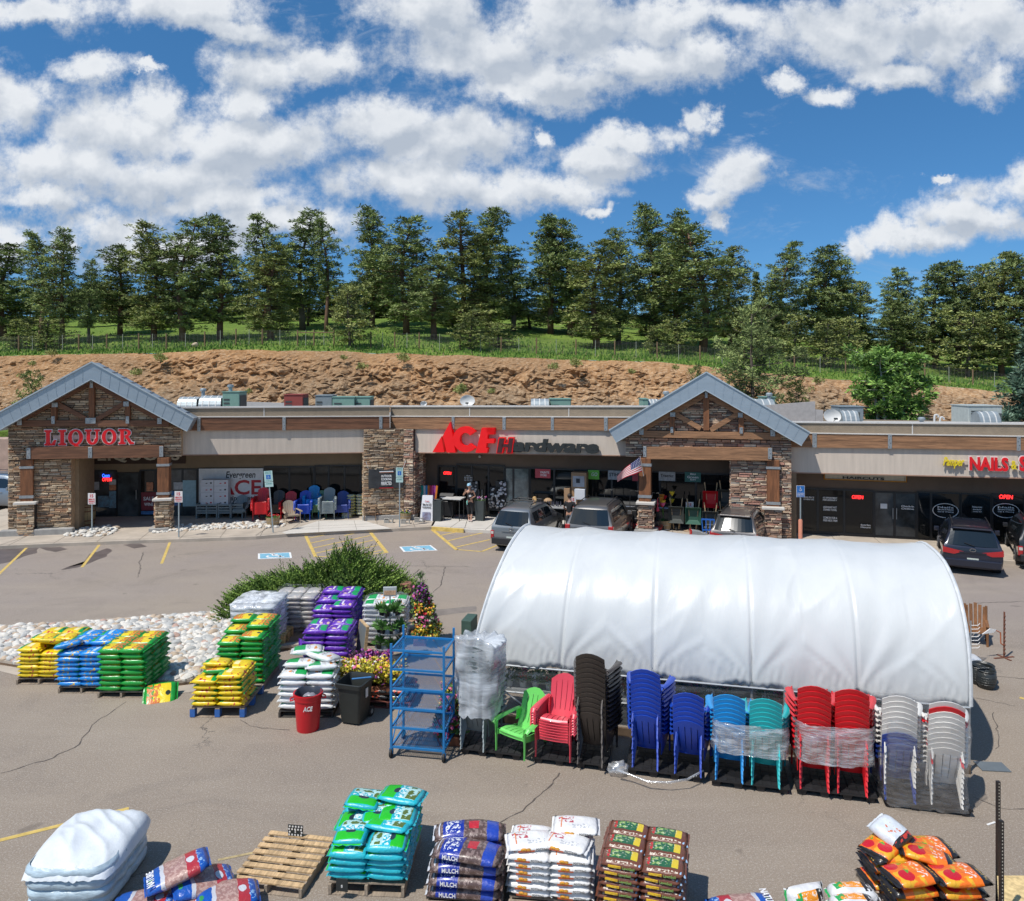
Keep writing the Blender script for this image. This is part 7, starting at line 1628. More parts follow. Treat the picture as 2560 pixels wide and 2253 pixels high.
    for s_ in (-1, 1):
        if lamp == 'tall': o = MB().bbox(min(s_*hw*.80, s_*hw*1.005), max(s_*hw*.80, s_*hw*1.005), -.015, .16, belt*.66, belt*1.02, .02).build('tail_lamp', TAIL, r_); MB().box(min(s_*hw*.82, s_*hw*.98), max(s_*hw*.82, s_*hw*.98), -.02, -.012, belt*.66+.02, belt*.76).build('lens', TAILW, o)
        elif lamp == 'low': o = MB().bbox(min(s_*hw*.83, s_*hw*1.0), max(s_*hw*.83, s_*hw*1.0), -.02, .14, belt*.50, belt*.82, .02).build('tail_lamp', TAIL, r_); MB().box(min(s_*hw*.85, s_*hw*.97), max(s_*hw*.85, s_*hw*.97), -.025, -.016, belt*.68, belt*.78).build('lens', TAILW, o)
        else: MB().prism([(s_*hw*.30, belt*.83), (s_*hw*1.0, belt*.95), (s_*hw*1.005, belt*.76), (s_*hw*.62, belt*.72)], -.02, .22).build('tail_lamp', TAIL, r_)
    pl = MB().box(-.17,.17,-.03,-.01,belt*.50,belt*.62) if lamp != 'tall' else MB().box(-.17,.17,-.03,-.01,belt*.66,belt*.78); pl.build('number_plate', PLATE, r_)
    m = MB(); m.tube([(.09*math.cos(k_*.524), -.014, belt*.90+.05*math.sin(k_*.524)) for k_ in range(12)], .01, 5, close=True); m.build('emblem', CHR, r_, fix=False)
    MB().box(-hw*.45, hw*.45, -.028, -.0, belt*.795, belt*.83).build('tailgate_trim', CHR if lamp == 'tall' else paint, r_)
    if spoiler: MB().bbox(-hw*.66, hw*.66, steep*.75, steep+.22, Hh-.10, Hh-.055, .015).build('spoiler', paint, r_)
    for s_ in (-1, 1):
        if rack: MB().tube([(s_*hw*.62, steep+.35, Hh-.02), (s_*hw*.63, steep+.45, Hh+.09), (s_*hw*.63, Ln*.5, Hh+.09), (s_*hw*.62, Ln*.54, Hh-.02)], .02, 6).build('roof_rail', TRIM, r_)
        else: MB().tube([(s_*hw*.62, steep+.3, Hh-.005), (s_*hw*.63, steep+.4, Hh+.03), (s_*hw*.63, Ln*.5, Hh+.03), (s_*hw*.62, Ln*.54, Hh-.01)], .016, 6).build('roof_rail', TRIM, r_)
    if rack:
        for j in (.2, .6, .95): MB().tube([(-hw*.63, steep+.4+j*Ln*.33, Hh+.10), (hw*.63, steep+.4+j*Ln*.33, Hh+.10)], .016, 6).build('roof_bar', TRIM, r_)
    return r_
p = G(1277, 1382); car(p.x, p.y, R(-21), 1.68, 4.45, 1.66, carpaint('paint_silver', (.25,.27,.28)), 'silver grey SUV with a roof rack, left of the bigger grey one', True, 'low', TRIM, .34)
p = G(1472, 1388); car(p.x, p.y, R(-19), 1.86, 4.9, 1.84, carpaint('paint_graphite', (.17,.165,.16)), 'large bronze grey SUV with red lamps beside the flag pillar', False, 'tall', MATS['paint_graphite'], .26)
p = G(1833, 1394); car(p.x, p.y, R(-25), 1.72, 4.4, 1.58, carpaint('paint_champagne', (.17,.16,.155)), 'champagne grey crossover half hidden behind the greenhouse roof', False, 'wedge', TRIM, .42, spoiler=True)
p = G(2432, 1440); car(p.x, p.y, R(-27), 1.78, 4.6, 1.62, carpaint('paint_navy', (.008,.012,.028), .3), 'dark navy minivan near the right edge in front of the nail salon', False, 'wedge', MATS['paint_navy'], .38, spoiler=True)
p = G(2622, 1432); car(p.x, p.y, R(-27), 1.78, 4.6, 1.7, carpaint('paint_black', (.02,.022,.025), .3), 'black car cut off by the right edge next to the navy minivan', False, 'low', TRIM, .3)
p = G(-68, 1268); car(p.x, p.y, R(-100), 1.9, 5.0, 1.85, carpaint('paint_slate', (.25,.29,.33)), 'slate grey SUV cut off by the left edge beside the liquor shop wall', False, 'low', TRIM, .3)
p = G(1742, 1352); m = MB(); m.prism([(-.28,0),(.3,0),(.3,.1),(.06,.2),(-.28,.25)], -.15, .15); o = tag(m.build('equipment_cover', pm('cover_silver', (.4,.42,.43), .4, metal=.3), loc=(p.x, p.y-.2, .25), bev=.02), 'small silver machine with a red end peeking over the greenhouse roof', 'machine'); MB().box(-.31,-.285,-.16,.16,0,.26).build('red_end', RED, o); MB().box(-.2,-.16,-.1,.1,-.25,0).build('leg', TRIM, o); MB().box(.16,.2,-.1,.1,-.25,0).build('leg', TRIM, o)

# ------------------------------------------------------------------ signs on posts
SBL = pm('sign_blue', (.02,.14,.42), .4, var=0); SGR = pm('sign_pale_green', (.42,.58,.56), .5, var=.05); POLG = pm('post_grey', (.30,.35,.37), .5, metal=.3, var=.1); SRD = pm('sign_text_red', (.55,.05,.06), .6, var=0); SWH = pm('sign_plate', (.68,.66,.65), .5, var=.03)
def chairsym(m, s_, cx_, cz, y):
    m.tube([(cx_+s_*.22*math.cos(R(a)), y, cz-.08*s_+s_*.22*math.sin(R(a))) for a in range(150, 400, 25)], s_*.035, 5)
    for a, b in (((-.02,.36),(-.02,.1)),((-.02,.08),(.16,.06)),((.16,.06),(.26,-.18)),((.26,-.18),(.34,-.15)),((-.02,.22),(.14,.22))): m.bar((cx_+a[0]*s_, y, cz+a[1]*s_), (cx_+b[0]*s_, y, cz+b[1]*s_), .006, s_*.06)
    m.sphere((cx_-.02*s_, y, cz+.44*s_), s_*.06, 6, 4)
def park_sign(px, base, pxa, pxb, ya, yb, kind, lab, lean=0, grp=None):
    p = G(px, base, .15); s_ = F/p.y; w_ = (pxb-pxa)/s_; h = (yb-ya)/s_; zt = H-(ya-CY)/s_
    r_ = empty('parking_sign', p, 0, lab, 'sign', grp); top = zt-.15; L_ = top
    r_.rotation_euler = (0, lean, -.1)
    m = MB().box(-.025,.025,-.012,.012,0,L_-.02) if kind != 'cone' else MB().tube([(0,0,0),(0,0,L_-h)], .02, 8)
    m.build('post', POLG if kind != 'cone' else pm('post_cream', (.55,.47,.32), .6), r_)
    if kind == 'minutes' or kind == 'cone':
        b_ = MB().bbox(-w_/2, w_/2, -.022, -.014, L_-h, L_, .002).build('plate', SWH, r_)
        for t_, f0, f1 in (('15', .62, .9), ('MINUTE', .36, .52), ('PARKING', .2, .32), ('ONLY', .07, .16)) if kind == 'minutes' else (('15', .66, .9), ('MINUTE', .48, .58), ('PARKING', .3, .42), ('ONLY', .14, .26)):
            ww = .22 if t_ == '15' else .40; text_fit(t_, -w_*ww, w_*ww, L_-h+h*f0, L_-h+h*f1, y=-.023, depth=.004, offset=.03).build('print', SRD, b_)
        if kind == 'cone': MB().lathe([(.26,0),(.27,.03),(.2,.05),(.03,.06)], 18).build('base', pm('base_tan', (.42,.30,.2), .7), r_)
    elif kind == 'green':
        b_ = MB().bbox(-w_/2, w_/2, -.022, -.014, L_-h*.68, L_, .002).build('plate', SGR, r_); MB().bbox(-w_/2, w_/2, -.022, -.014, L_-h, L_-h*.71, .002).build('lower_plate', SGR, r_)
        MB().box(-w_*.27, w_*.27, -.026, -.022, L_-h*.52, L_-h*.24).build('blue_square', SBL, b_); m = MB(); chairsym(m, w_*.36, -.005, L_-h*.39, -.028); m.build('wheelchair_symbol', SWH, b_, fix=False)
        for t_, f0, f1 in (('RESERVED', .04, .10), ('PARKING', .13, .19), ('VAN', .57, .63), ('ACCESSIBLE', .76, .84)): text_fit(t_, -w_*.36, w_*.36, L_-h*f1, L_-h*f0, y=-.023, depth=.003, offset=.01).build('print', pm('sign_print_green', (.1,.3,.28), .6, var=0), b_)
    else:
        b_ = MB().bbox(-w_/2, w_/2, -.022, -.014, L_-h, L_, .002).build('plate', SWH, r_); MB().box(-w_*.46, w_*.46, -.026, -.022, L_-h*.98, L_-h*.02).build('blue_field', SBL, b_); m = MB(); chairsym(m, w_*.62, -.01, L_-h*.33, -.03); m.build('wheelchair_symbol', SWH, b_, fix=False)
        for t_, f0, f1 in (('HANDICAPPED', .62, .70), ('PARKING', .74, .82), ('ONLY', .86, .93)): text_fit(t_, -w_*.38, w_*.38, L_-h*f1, L_-h*f0, y=-.027, depth=.003, offset=.01).build('print', SWH, b_)
        MB().lathe([(.085,0),(.08,.02),(.08,.95),(.06,1.0)], 14).build('sleeve', pm('sleeve_salmon', (.62,.25,.16), .6, var=.06), r_, smooth=True)
park_sign(230, 1334, 221, 241, 1233, 1261, 'minutes', 'white fifteen minute parking sign on a green post beside the barrel'); park_sign(447, 1343, 440, 461, 1228, 1256, 'minutes', 'white fifteen minute parking sign on a grey post before the glass windows')
park_sign(1432, 1335, 1424, 1440, 1242, 1270, 'minutes', 'white parking sign standing between the two grey SUVs'); park_sign(1724, 1328, 1715, 1734, 1255, 1283, 'cone', 'white parking sign on a cream pole with round base by the flower barrel')
park_sign(683, 1332, 654, 676, 1177, 1217, 'green', 'pale green accessible parking sign on a leaning post', -.085); park_sign(999, 1318, 990, 1008, 1169, 1206, 'green', 'pale green accessible parking sign standing straight before the stone pier')
park_sign(2001, 1362, 1991, 2011, 1214, 1243, 'blue', 'blue accessible parking sign with a salmon sleeve on its post')

# ------------------------------------------------------------------ roof equipment
GRNU = pm('unit_green', (.17,.30,.25), .6, var=.08); GRYU = pm('unit_grey', (.22,.26,.28), .6, var=.08); REDU = pm('unit_red', (.26,.05,.04), .6, var=.1); GALV = pm('duct_galvanised', (.36,.41,.43), .45, metal=.4, var=.15, scale=3); LOUV = pm('louvre_dark', (.05,.06,.06), .6, var=0); WHT = pm('roof_white', (.62,.62,.6), .5, var=.05)
def unit(px0, px1, ytop, Y, mt, lab, kind='box', name='roof_unit', d_=1.1, ybot=None, end=True):
    a, b = AT(px0, ytop, Y), AT(px1, ytop, Y); w_ = b.x-a.x; zt = a.z; zb = 4.3 if ybot is None else AT(px0, ybot, Y).z
    o = empty(name, (a.x, Y, zb), 0, lab, 'roof equipment'); h = zt-zb
    if kind == 'duct':
        m = MB(); r_ = min(h, .62); prof = [(-.0, h-r_)] + [(d_*.5 - d_*.5*math.cos(math.pi*i/10), h-r_+r_*math.sin(math.pi*i/10)) for i in range(11)] + [(d_, 0), (0, 0)]
        m.prism(prof[1:], 0, w_, axis='x'); m.build('duct', GALV, o); m = MB()
        for i in range(3): m.prism([(q[0]*1.02-.01, q[1]*1.0+.012) for q in prof[1:-2]] + [(d_*.98, h*.3), (.02, h*.3)], w_*(.15+.3*i), w_*(.15+.3*i)+.05, axis='x')
        m.build('duct_seam', WHT, o)
        if end: MB().box(w_, w_+.03, .05, d_-.05, 0, h*.92).build('duct_mouth', LOUV, o)
    else:
        MB().bbox(0, w_, 0, d_, 0, h, .02).build('housing', mt, o); MB().box(-.03, w_+.03, -.03, d_+.03, h, h+.04).build('lid', mt, o)
        m = MB()
        for i in range(6): m.box(w_*.08, w_*.42, -.02, .0, h*(.2+.11*i), h*(.25+.11*i))
        m.build('louvre', LOUV, o); MB().box(w_+.001, w_+.02, .1, d_-.1, h*.3, h*.9).build('side_panel', LOUV, o)
    return o
unit(441, 490, 993, 38.5, GALV, 'short galvanised barrel duct, leftmost on the roof', 'duct'); unit(495, 551, 990, 38, GALV, 'longer galvanised barrel duct with white seams beside the green box', 'duct')
o = unit(556, 598, 981, 38, GRNU, 'green roof box with a vent cap beside the long barrel duct'); a = AT(569, 966, 38); MB().lathe([(.1,0),(.1,.25),(.16,.26),(.16,.36),(.1,.38)], 12, (a.x-o.location.x, .4, AT(0,981,38).z-o.location.z)).build('vent_cap', GALV, o, smooth=True)
unit(710, 757, 988, 38, REDU, 'dull red roof box between the green units'); unit(788, 830, 990, 39, GRYU, 'slate grey roof box left of the long green one'); unit(831, 886, 994, 38.4, GRNU, 'long pale green roof box'); unit(887, 925, 994, 38.6, GRNU, 'darker green end box with an angled hood on the roof')
unit(1328, 1373, 998, 37, GALV, 'galvanised barrel duct right of the satellite dish', 'duct'); unit(1376, 1427, 999, 37.3, GRNU, 'pale green roof box joined to the barrel duct by the second gable'); unit(1607, 1621, 999, 36, GRNU, 'narrow green roof box at the foot of the second gable'); unit(1622, 1650, 999, 36, GALV, 'barrel duct half hidden by the second gable', 'duct', end=False)
unit(1886, 1940, 999, 35.5, GALV, 'barrel duct behind the right slope of the second gable', 'duct'); unit(1913, 1938, 994, 37, GRNU, 'small green box behind the duct right of the gable')
unit(2101, 2159, 1018, 36.8, GRYU, 'grey roof box behind the silver duct beside the dish'); unit(2108, 2150, 1028, 35.4, GALV, 'silver duct hood in front of the grey roof box', 'duct', d_=.8)
unit(2421, 2505, 1016, 35.5, pm('unit_pale', (.42,.46,.44), .5, var=.1), 'big pale roof unit at the right end of the shops', d_=1.4); unit(2452, 2504, 1030, 34, GALV, 'bright silver duct in front of the big pale unit', 'duct', d_=.8)
for px, yt, Y, lab in ((1665, 978, 37, 'round vent cap above the left slope of the second gable'), (508, 971, 39.5, 'small round vent cap behind the barrel ducts'), (1923, 982, 36.8, 'round vent cap on the small green box'), (2304, 1043, 35, 'short roof vent pipe right of the aspen')):
    a = AT(px, yt, Y); h = a.z-4.3; tag(MB().lathe([(.09,0),(.09,h-.16),(.15,h-.15),(.16,h-.05),(.1,h)], 14).build('roof_vent', GALV, loc=(a.x, Y, 4.3), smooth=True), lab, 'roof vent')
for px, yt in ((2336, 1037), (2350, 1043)):
    a = AT(px, yt, 35); h = a.z-4.0; tag(MB().tube([(0,0,0),(0,0,h-.1),(.02,0,h-.02),(.1,0,h),(.17,0,h-.04),(.18,0,h-.12)], .045, 8).build('gooseneck_vent', WHT, loc=(a.x, 35, 4.0), smooth=True), 'white gooseneck pipe on the right roof, %s of the two' % ('taller' if px < 2340 else 'shorter'), 'roof vent')
def dish(px, yc, Y, r_, lab, face=0):
    a = AT(px, yc, Y); o = empty('satellite_dish', (a.x, Y, 4.3), face, lab, 'satellite dish')
    m = MB(); m.lathe([(.01,.0),(r_*.4,.02),(r_*.75,.07),(r_,.13)], 22, cap=(True, False)); T2 = Matrix.Translation((0, 0, a.z-4.3)) @ Matrix.Rotation(R(72), 4, 'X'); m.v = [tuple(T2 @ Vector((q[0], q[1]*.8, q[2]))) for q in m.v]
    m.build('reflector', WHT, o, smooth=True, solid=.01); MB().tube([(0,.1,0),(0,.08,a.z-4.3-.02)], .03, 8).build('mast', LOUV, o); MB().tube([(0,-.02,a.z-4.3-r_*.75),(0,-.5,a.z-4.3-r_*.2)], .015, 5).bbox(-.07,.07,-.56,-.44,a.z-4.3-r_*.25,a.z-4.3-.02,.01).build('feed_arm', LOUV, o)
dish(1169, 1004, 36.5, .36, 'white satellite dish above the red letter signs'); dish(1060, 1011, 37, .16, 'small white dish left of the large one'); dish(2078, 1042, 34.5, .40, 'white satellite dish at the left end of the right roof')
# ------------------------------------------------------------------ people
SKIN = pm('skin', (.50,.28,.19), .6, var=.04, sss=.05); CBLK = pm('cloth_black', (.018,.018,.02), .9, var=.1); CBLU = pm('cloth_blue', (.02,.12,.55), .9, var=.08); CWH = pm('cloth_white', (.65,.65,.66), .9, var=0); CJN = pm('cloth_charcoal', (.05,.055,.06), .9, var=.2, scale=20); CAPB = pm('cap_light_blue', (.30,.52,.66), .8, var=0); HB = pm('hair_blonde', (.42,.26,.10), .7, var=.2, scale=20); HD_ = pm('hair_dark', (.03,.02,.015), .6, var=0); SHOE = pm('shoe_pale', (.55,.45,.42), .6, var=0)
def skin_mesh(name, chains, mat, parent, root=0, sub=1):
    vs, es, rs = [], [], []; idx = {}
    for ch in chains:
        prev = None
        for q in ch:
            key = tuple(round(c, 4) for c in q[:3])
            if key not in idx: idx[key] = len(vs); vs.append(q[:3]); rs.append(q[3])
            i = idx[key]
            if prev is not None and prev != i: es.append((prev, i))
            prev = i
    me = bpy.data.meshes.new(name); me.from_pydata(vs, es, []); me.skin_vertices.new() if hasattr(me.skin_vertices, 'new') and not me.skin_vertices else None
    o = bpy.data.objects.new(name, me); COL.objects.link(o); md = o.modifiers.new('skin', 'SKIN'); md.use_smooth_shade = True
    if not me.skin_vertices: 
        bpy.context.view_layer.objects.active = o
    sv = me.skin_vertices[0].data
    for i, r_ in enumerate(rs):
        r2 = r_ if isinstance(r_, tuple) else (r_, r_); sv[i].radius = r2; sv[i].use_root = (i == root)
    s2 = o.modifiers.new('sub', 'SUBSURF'); s2.levels = sub; s2.render_levels = sub; me.materials.append(mat); adopt(o, parent); return o
def person(loc, rz, hgt, arms, legs, top, bottom, hair, lab, head=(0, -.01), lean=(0, 0), cap=None, sleeve=True, longhair=False, print_=True, skirt=None):
    k_ = hgt/1.7; r_ = empty('person', loc, rz, lab, 'person'); r_.scale = (k_,)*3
    sh = Vector((lean[0], lean[1], 1.40)); hip = Vector((0, 0, .92)); nk = sh + Vector((0, 0, .07)); hd = nk + Vector((head[0], head[1], .15))
    body = [[(*hip, (.13,.10)), (*hip.lerp(sh, .5), (.115,.085)), (*hip.lerp(sh, .85), (.14,.09)), (*sh, (.09,.07)), (*nk, .05), (*(nk+Vector((0,0,.05))), .05), (*(hd-Vector((0,0,.05))), (.062,.075)), (*(hd+Vector((0,0,.01))), (.078,.092)), (*(hd+Vector((0,.005,.075))), (.062,.072))]]
    top_c = [[(*hip, (.14,.11)), (*hip.lerp(sh, .5), (.125,.095)), (*hip.lerp(sh, .85), (.15,.10)), (*(sh-Vector((0,0,.02))), (.10,.08))]]
    bot_c = [[(*(hip+Vector((0,0,.04))), (.14,.11)), (*(hip-Vector((0,0,.03))), (.14,.11))]]
    for s_, (el, wr) in zip((-1, 1), arms):
        s0 = sh + Vector((s_*.17, 0, -.03)); el, wr = Vector(el)+Vector((lean[0], lean[1], 0)), Vector(wr)+Vector((lean[0], lean[1], 0)); d = (wr-el).normalized()
        pc = wr + d*.05; body.append([(*hip.lerp(sh, .85), (.14,.09)), (*s0, .052), (*s0.lerp(el,.5), .043), (*el, .036), (*el.lerp(wr,.4), .036), (*wr, .025), (*pc, (.036,.018))])
        side_ = d.cross(Vector((0, 1, .2))).normalized()
        for f in range(4):
            b0 = pc + d*.03 + side_*(.012*(f-1.5)*1.5); L_ = (.06, .07, .066, .05)[f]
            body.append([(*pc, (.036,.018)), (*b0, .011), (*(b0+d*L_*.5), .009), (*(b0+d*L_*.9+Vector((0,.02,-.012))), .007)])
        th = pc - d*.03 + side_*.036*s_; body.append([(*pc, (.036,.018)), (*th, .011), (*(th+d*.035+side_*.02*s_), .009)])
        if sleeve: top_c.append([(*hip.lerp(sh, .85), (.15,.10)), (*s0, .066), (*s0.lerp(el,.72), .062)])
    for s_, (kn, an) in zip((-1, 1), legs):
        h0 = hip + Vector((s_*.09, 0, -.06)); kn, an = Vector(kn), Vector(an); toe = an + Vector((0, -.15, -.05))
        body.append([(*hip, (.13,.10)), (*h0, .085), (*h0.lerp(kn,.5), .075), (*kn, .053), (*kn.lerp(an,.4), .055), (*an, .036), (*(an+Vector((0,-.02,-.04))), .036), (*toe, (.036,.024))])
        bot_c.append([(*(hip-Vector((0,0,.03))), (.14,.11)), (*h0, .095), (*h0.lerp(kn,.5), .085), (*kn, .064), (*kn.lerp(an, .55), .06)])
        MB().sphere((an.x, an.y-.05, an.z-.055), (.05,.135,.04), 10, 6).build('shoe', SHOE, r_, smooth='all')
    skin_mesh('body', body, SKIN, r_, 0, 2); skin_mesh('top', top_c, top, r_, 0, 2); skin_mesh('trousers', bot_c, bottom, r_, 0, 2)
    m = MB(); m.sphere(tuple(hd+Vector((0,.018,.035))), (.088,.098,.10), 14, 9); m.v = [q for q in m.v]
    ho = m.build('hair', hair, r_, smooth='all'); bm_v = [v for v in ho.data.vertices if v.co.y < hd.y-.035 and v.co.z < hd.z+.05]
    for v in bm_v: v.co.y = hd.y + .0
    if longhair: MB().tube([tuple(hd+Vector((0,.08,.04))), tuple(hd+Vector((.01,.12,-.06))), tuple(hd+Vector((.0,.11,-.2)))], [.06,.055,.02], 8).build('ponytail', hair, r_, smooth='all')
    if cap: MB().lathe([(.1,.03),(.098,.07),(.075,.115),(.03,.135)], 16, tuple(hd+Vector((0,.01,-.0)))).build('cap', cap, r_, smooth='all'); MB().sphere(tuple(hd+Vector((-.05,-.12,.035))), (.07,.075,.012), 10, 5).build('cap_brim', cap, r_, smooth='all')
    for s_ in (-1, 1): MB().sphere(tuple(hd+Vector((s_*.03,-.086,.012))), .011, 6, 4).build('eye', TRIM, r_); MB().sphere(tuple(hd+Vector((s_*.082,.0,-.005))), (.012,.02,.028), 6, 4).build('ear', SKIN, r_)
    MB().sphere(tuple(hd+Vector((0,-.098,-.012))), (.012,.018,.02), 6, 4).build('nose', SKIN, r_, smooth='all'); MB().box(hd.x-.022, hd.x+.022, hd.y-.088, hd.y-.078, hd.z-.052, hd.z-.044).build('mouth', pm('lip', (.4,.12,.1), .6), r_)
    if print_: MB().bbox(-.05+lean[0]*.7,.06+lean[0]*.7,-.115,-.10,1.13,1.22,.004).build('print', CWH, r_)
    return r_
w_ = person(G(1174, 1303, .15), R(12), 1.68, (((-.30,-.10,1.22),(-.24,-.22,1.42)), ((.27,.02,1.14),(.08,-.17,1.08))), (((-.06,-.04,.50),(-.03,.02,.10)), ((.12,-.03,.50),(.05,-.10,.10))), CBLK, CBLK, HB, 'woman in black top and trousers with a light blue cap, standing by the entrance', head=(-.03,-.03), cap=CAPB, sleeve=False)
for ch in w_.children:
    if ch.name.startswith('trousers'): ch.name = 'leggings'
w_['label'] = 'person in black sleeveless top and light blue cap standing by the entrance planters'
MB().bbox(-.30,-.26,-.31,-.29,1.42,1.53,.004).build('phone', TRIM, w_); MB().tube([(-.12,-.1,.98),(-.14,-.11,.9),(-.13,-.11,.78)], [.01,.035,.02], 6).build('towel', pm('cloth_mint', (.2,.55,.48), .9), w_)
person((G(1340, 1346, .15)), R(-150), 1.66, (((-.30,-.06,1.16),(-.16,-.26,1.12)), ((.36,-.16,1.22),(.62,-.22,1.08))), (((-.1,0,.5),(-.1,.02,.1)), ((.1,0,.5),(.1,.02,.1))), CBLU, CJN, HB, 'person with blonde ponytail in a bright blue shirt reaching over a table', lean=(.04,-.06), longhair=True, print_=False)
person((G(1424, 1342, .15)), R(150), 1.74, (((-.30,-.04,1.14),(-.30,-.22,1.02)), ((.28,-.04,1.14),(.26,-.24,1.04))), (((-.1,0,.5),(-.1,.02,.1)), ((.1,0,.5),(.1,.02,.1))), CBLK, CJN, HD_, 'person with dark hair in a black shirt with white shoulders behind the grey SUVs', longhair=False)
# ------------------------------------------------------------------ goods and posters along the shop fronts
def poster(fr, v, x0, x1, ya, yb, mt, lab, words=(), cat='poster', grp=None, name='window_poster'):
    (a, zt), (b, zb) = fr.uz(x0, ya, v), fr.uz(x1, yb, v); w_, h = b-a, zt-zb
    p = fr.w((a+b)/2, v, (zt+zb)/2); o = empty(name, p, fr.a, lab, cat, grp); MB().box(-w_/2, w_/2, -.004, .004, -h/2, h/2).build('sheet', mt, o)
    for t_, x_, X_, z_, Z_, mm in words: text_fit(t_, -w_/2+w_*x_, -w_/2+w_*X_, -h/2+h*z_, -h/2+h*Z_, y=-.005, depth=.004, offset=.02, shear=.15 if t_ in ('Evergreen', 'GO', 'Equipment') else 0).build('print', mm, o)
    return o
PWH = pm('poster_white', (.66,.67,.68), .5, var=.08); PRD = pm('poster_red', (.48,.06,.08), .5, var=.1); PGN = pm('poster_green', (.2,.62,.08), .5, var=.05); PTL = pm('poster_teal', (.03,.15,.13), .5, var=.1); PMX = pm('poster_mixed', (.6,.58,.56), .5, var=.8, scale=7, col2=(.15,.35,.5)); PBL = pm('poster_blue', (.05,.16,.38), .5, var=.5, scale=6); PGY = pm('poster_grey', (.45,.45,.45), .5, var=.3, scale=8); PDR = pm('poster_dark_red', (.20,.02,.03), .5, var=.1); POR = pm('poster_orange', (.5,.2,.1), .5, var=.5, scale=9)
PB2 = pm('print_crimson', (.42,.01,.02), .5, var=0); PWT = pm('print_pale', (.8,.8,.8), .5, var=0); PDK = pm('print_dark', (.02,.02,.025), .5, var=0)
v = -.075
poster(LS, v, 497, 658, 1172, 1260, PWH, 'large white window banner with black Evergreen and red ACE lettering', [('Evergreen', .42, .88, .68, .92, PDK), ('ACE', .30, .97, .26, .68, PB2), ('Equipment', .34, .84, .06, .24, PDK), ('Rental', .86, .99, .06, .24, PB2)])
for q in ((200,214,1201,1222,PWH,'small white notice left in the liquor shop window'),(226,248,1205,1225,PGY,'round grey decal panel in the liquor shop window'),(273,290,1199,1212,PGY,'grey notice at the right of the first liquor window'),(273,290,1213,1226,POR,'orange notice under the grey one in the first liquor window'),(273,290,1228,1270,PMX,'tall blue and white poster in the first liquor window'),(245,272,1240,1268,PMX,'cluttered poster of small prints low in the liquor window'),
          (353,391,1231,1276,PDR,'dark red poster beside the liquor door'),(366,383,1206,1228,POR,'orange and white notice above the dark red poster'),(353,390,1278,1286,PBL,'narrow blue strip poster under the dark red one'),(425,452,1228,1264,PBL,'blue and red poster behind the stone based post'),(434,457,1206,1224,PGY,'pale oval decal beside the stone based post'),(457,490,1201,1266,pm('reflection_pale_blue',(.25,.42,.48),.3,var=.15),'pale blue glass reflection painted as a tall panel left of the white banner')):  # last entry is no poster: a reflection in the glass, painted as a pale panel
    poster(LS, v, *q[:4], q[4], q[5], [('SALE', .15, .85, .55, .75, PWT), ('WINE', .2, .8, .25, .42, PWT)] if q[4] is PDR else ())
u, z = LS.uz(223, 1192, v); o = empty('window_decal', LS.w(u, v, z), LS.a, 'round cream crest decal high in the liquor shop window', 'decal'); m = MB(); m.tube([(.2*math.cos(a), 0, .2*math.sin(a)) for a in [k_*math.pi/12 for k_ in range(24)]], .022, 5, close=True); m.build('ring', CRM, o, fix=False); MB().sphere((0,0,-.02), (.12,.01,.10), 12, 7).build('crest', pm('crest_brown', (.2,.12,.07), .6, var=.5, scale=20), o)
def neon(fr, v, x0, x1, ya, yb, t_, c, lab, e=5):
    (a, zt), (b, zb) = fr.uz(x0, ya, v), fr.uz(x1, yb, v); o = empty('neon_sign', fr.w(a, v, zb), fr.a, lab, 'neon sign'); m = pm('neon_%s' % ('blue' if c[2] > .5 else 'red'), c, .5, var=0, emit=e)
    text_fit(t_, 0, b-a, 0, zt-zb, y=0, depth=.015, offset=.0, shear=.1).build('tube', m, o); MB().box(0, b-a, .02, .03, -.02, zt-zb+.02).build('backing', TRIM, o)
neon(LS, v, 256, 274, 1185, 1193, 'Coors', (.02,.1,.9), 'small blue script neon in the liquor shop window'); neon(LS, v, 256, 279, 1195, 1203, 'OPEN', (.9,.02,.02), 'red neon OPEN under the blue script in the liquor window')
neon(M, MV-.08, 1109, 1128, 1179, 1187, 'OPEN', (.9,.02,.02), 'red neon OPEN left of the main entrance doors'); neon(M, MV-.18, 2130, 2158, 1238, 1248, 'OPEN', (.9,.02,.02), 'red neon OPEN in the haircut shop window'); neon(M, MV-.18, 2498, 2532, 1237, 1248, 'OPEN', (.9,.02,.02), 'red neon OPEN in the nail salon window')
v = MV-.075
for q in ((1338,1376,1172,1196,PRD,'small red paint poster high in the window right of the doors',[('PAINTS', .35, .92, .5, .75, PWT),('STORE', .35, .75, .2, .42, PWT)]),(1470,1498,1175,1199,PGN,'bright green GO poster above the grills',[('GO', .3, .85, .35, .75, PWT)]),(1520,1554,1176,1200,PGY,'grey poster above the mowers',[('STIHL', .1, .9, .35, .75, PDK)]),(1581,1595,1178,1203,PRD,'red poster just left of the flag pillar',()),(1647,1688,1179,1203,PGY,'grey poster with dark lettering under the second gable',[('Traeger', .1, .9, .3, .75, PDK)]),(1712,1752,1180,1206,PTL,'teal poster with pale lettering under the second gable',[('Big', .35, .7, .66, .9, PWT),('Green', .15, .85, .38, .62, PWT),('Egg', .35, .7, .1, .34, PWT)])):
    poster(M, v, *q[:4], q[4], q[5], q[6])
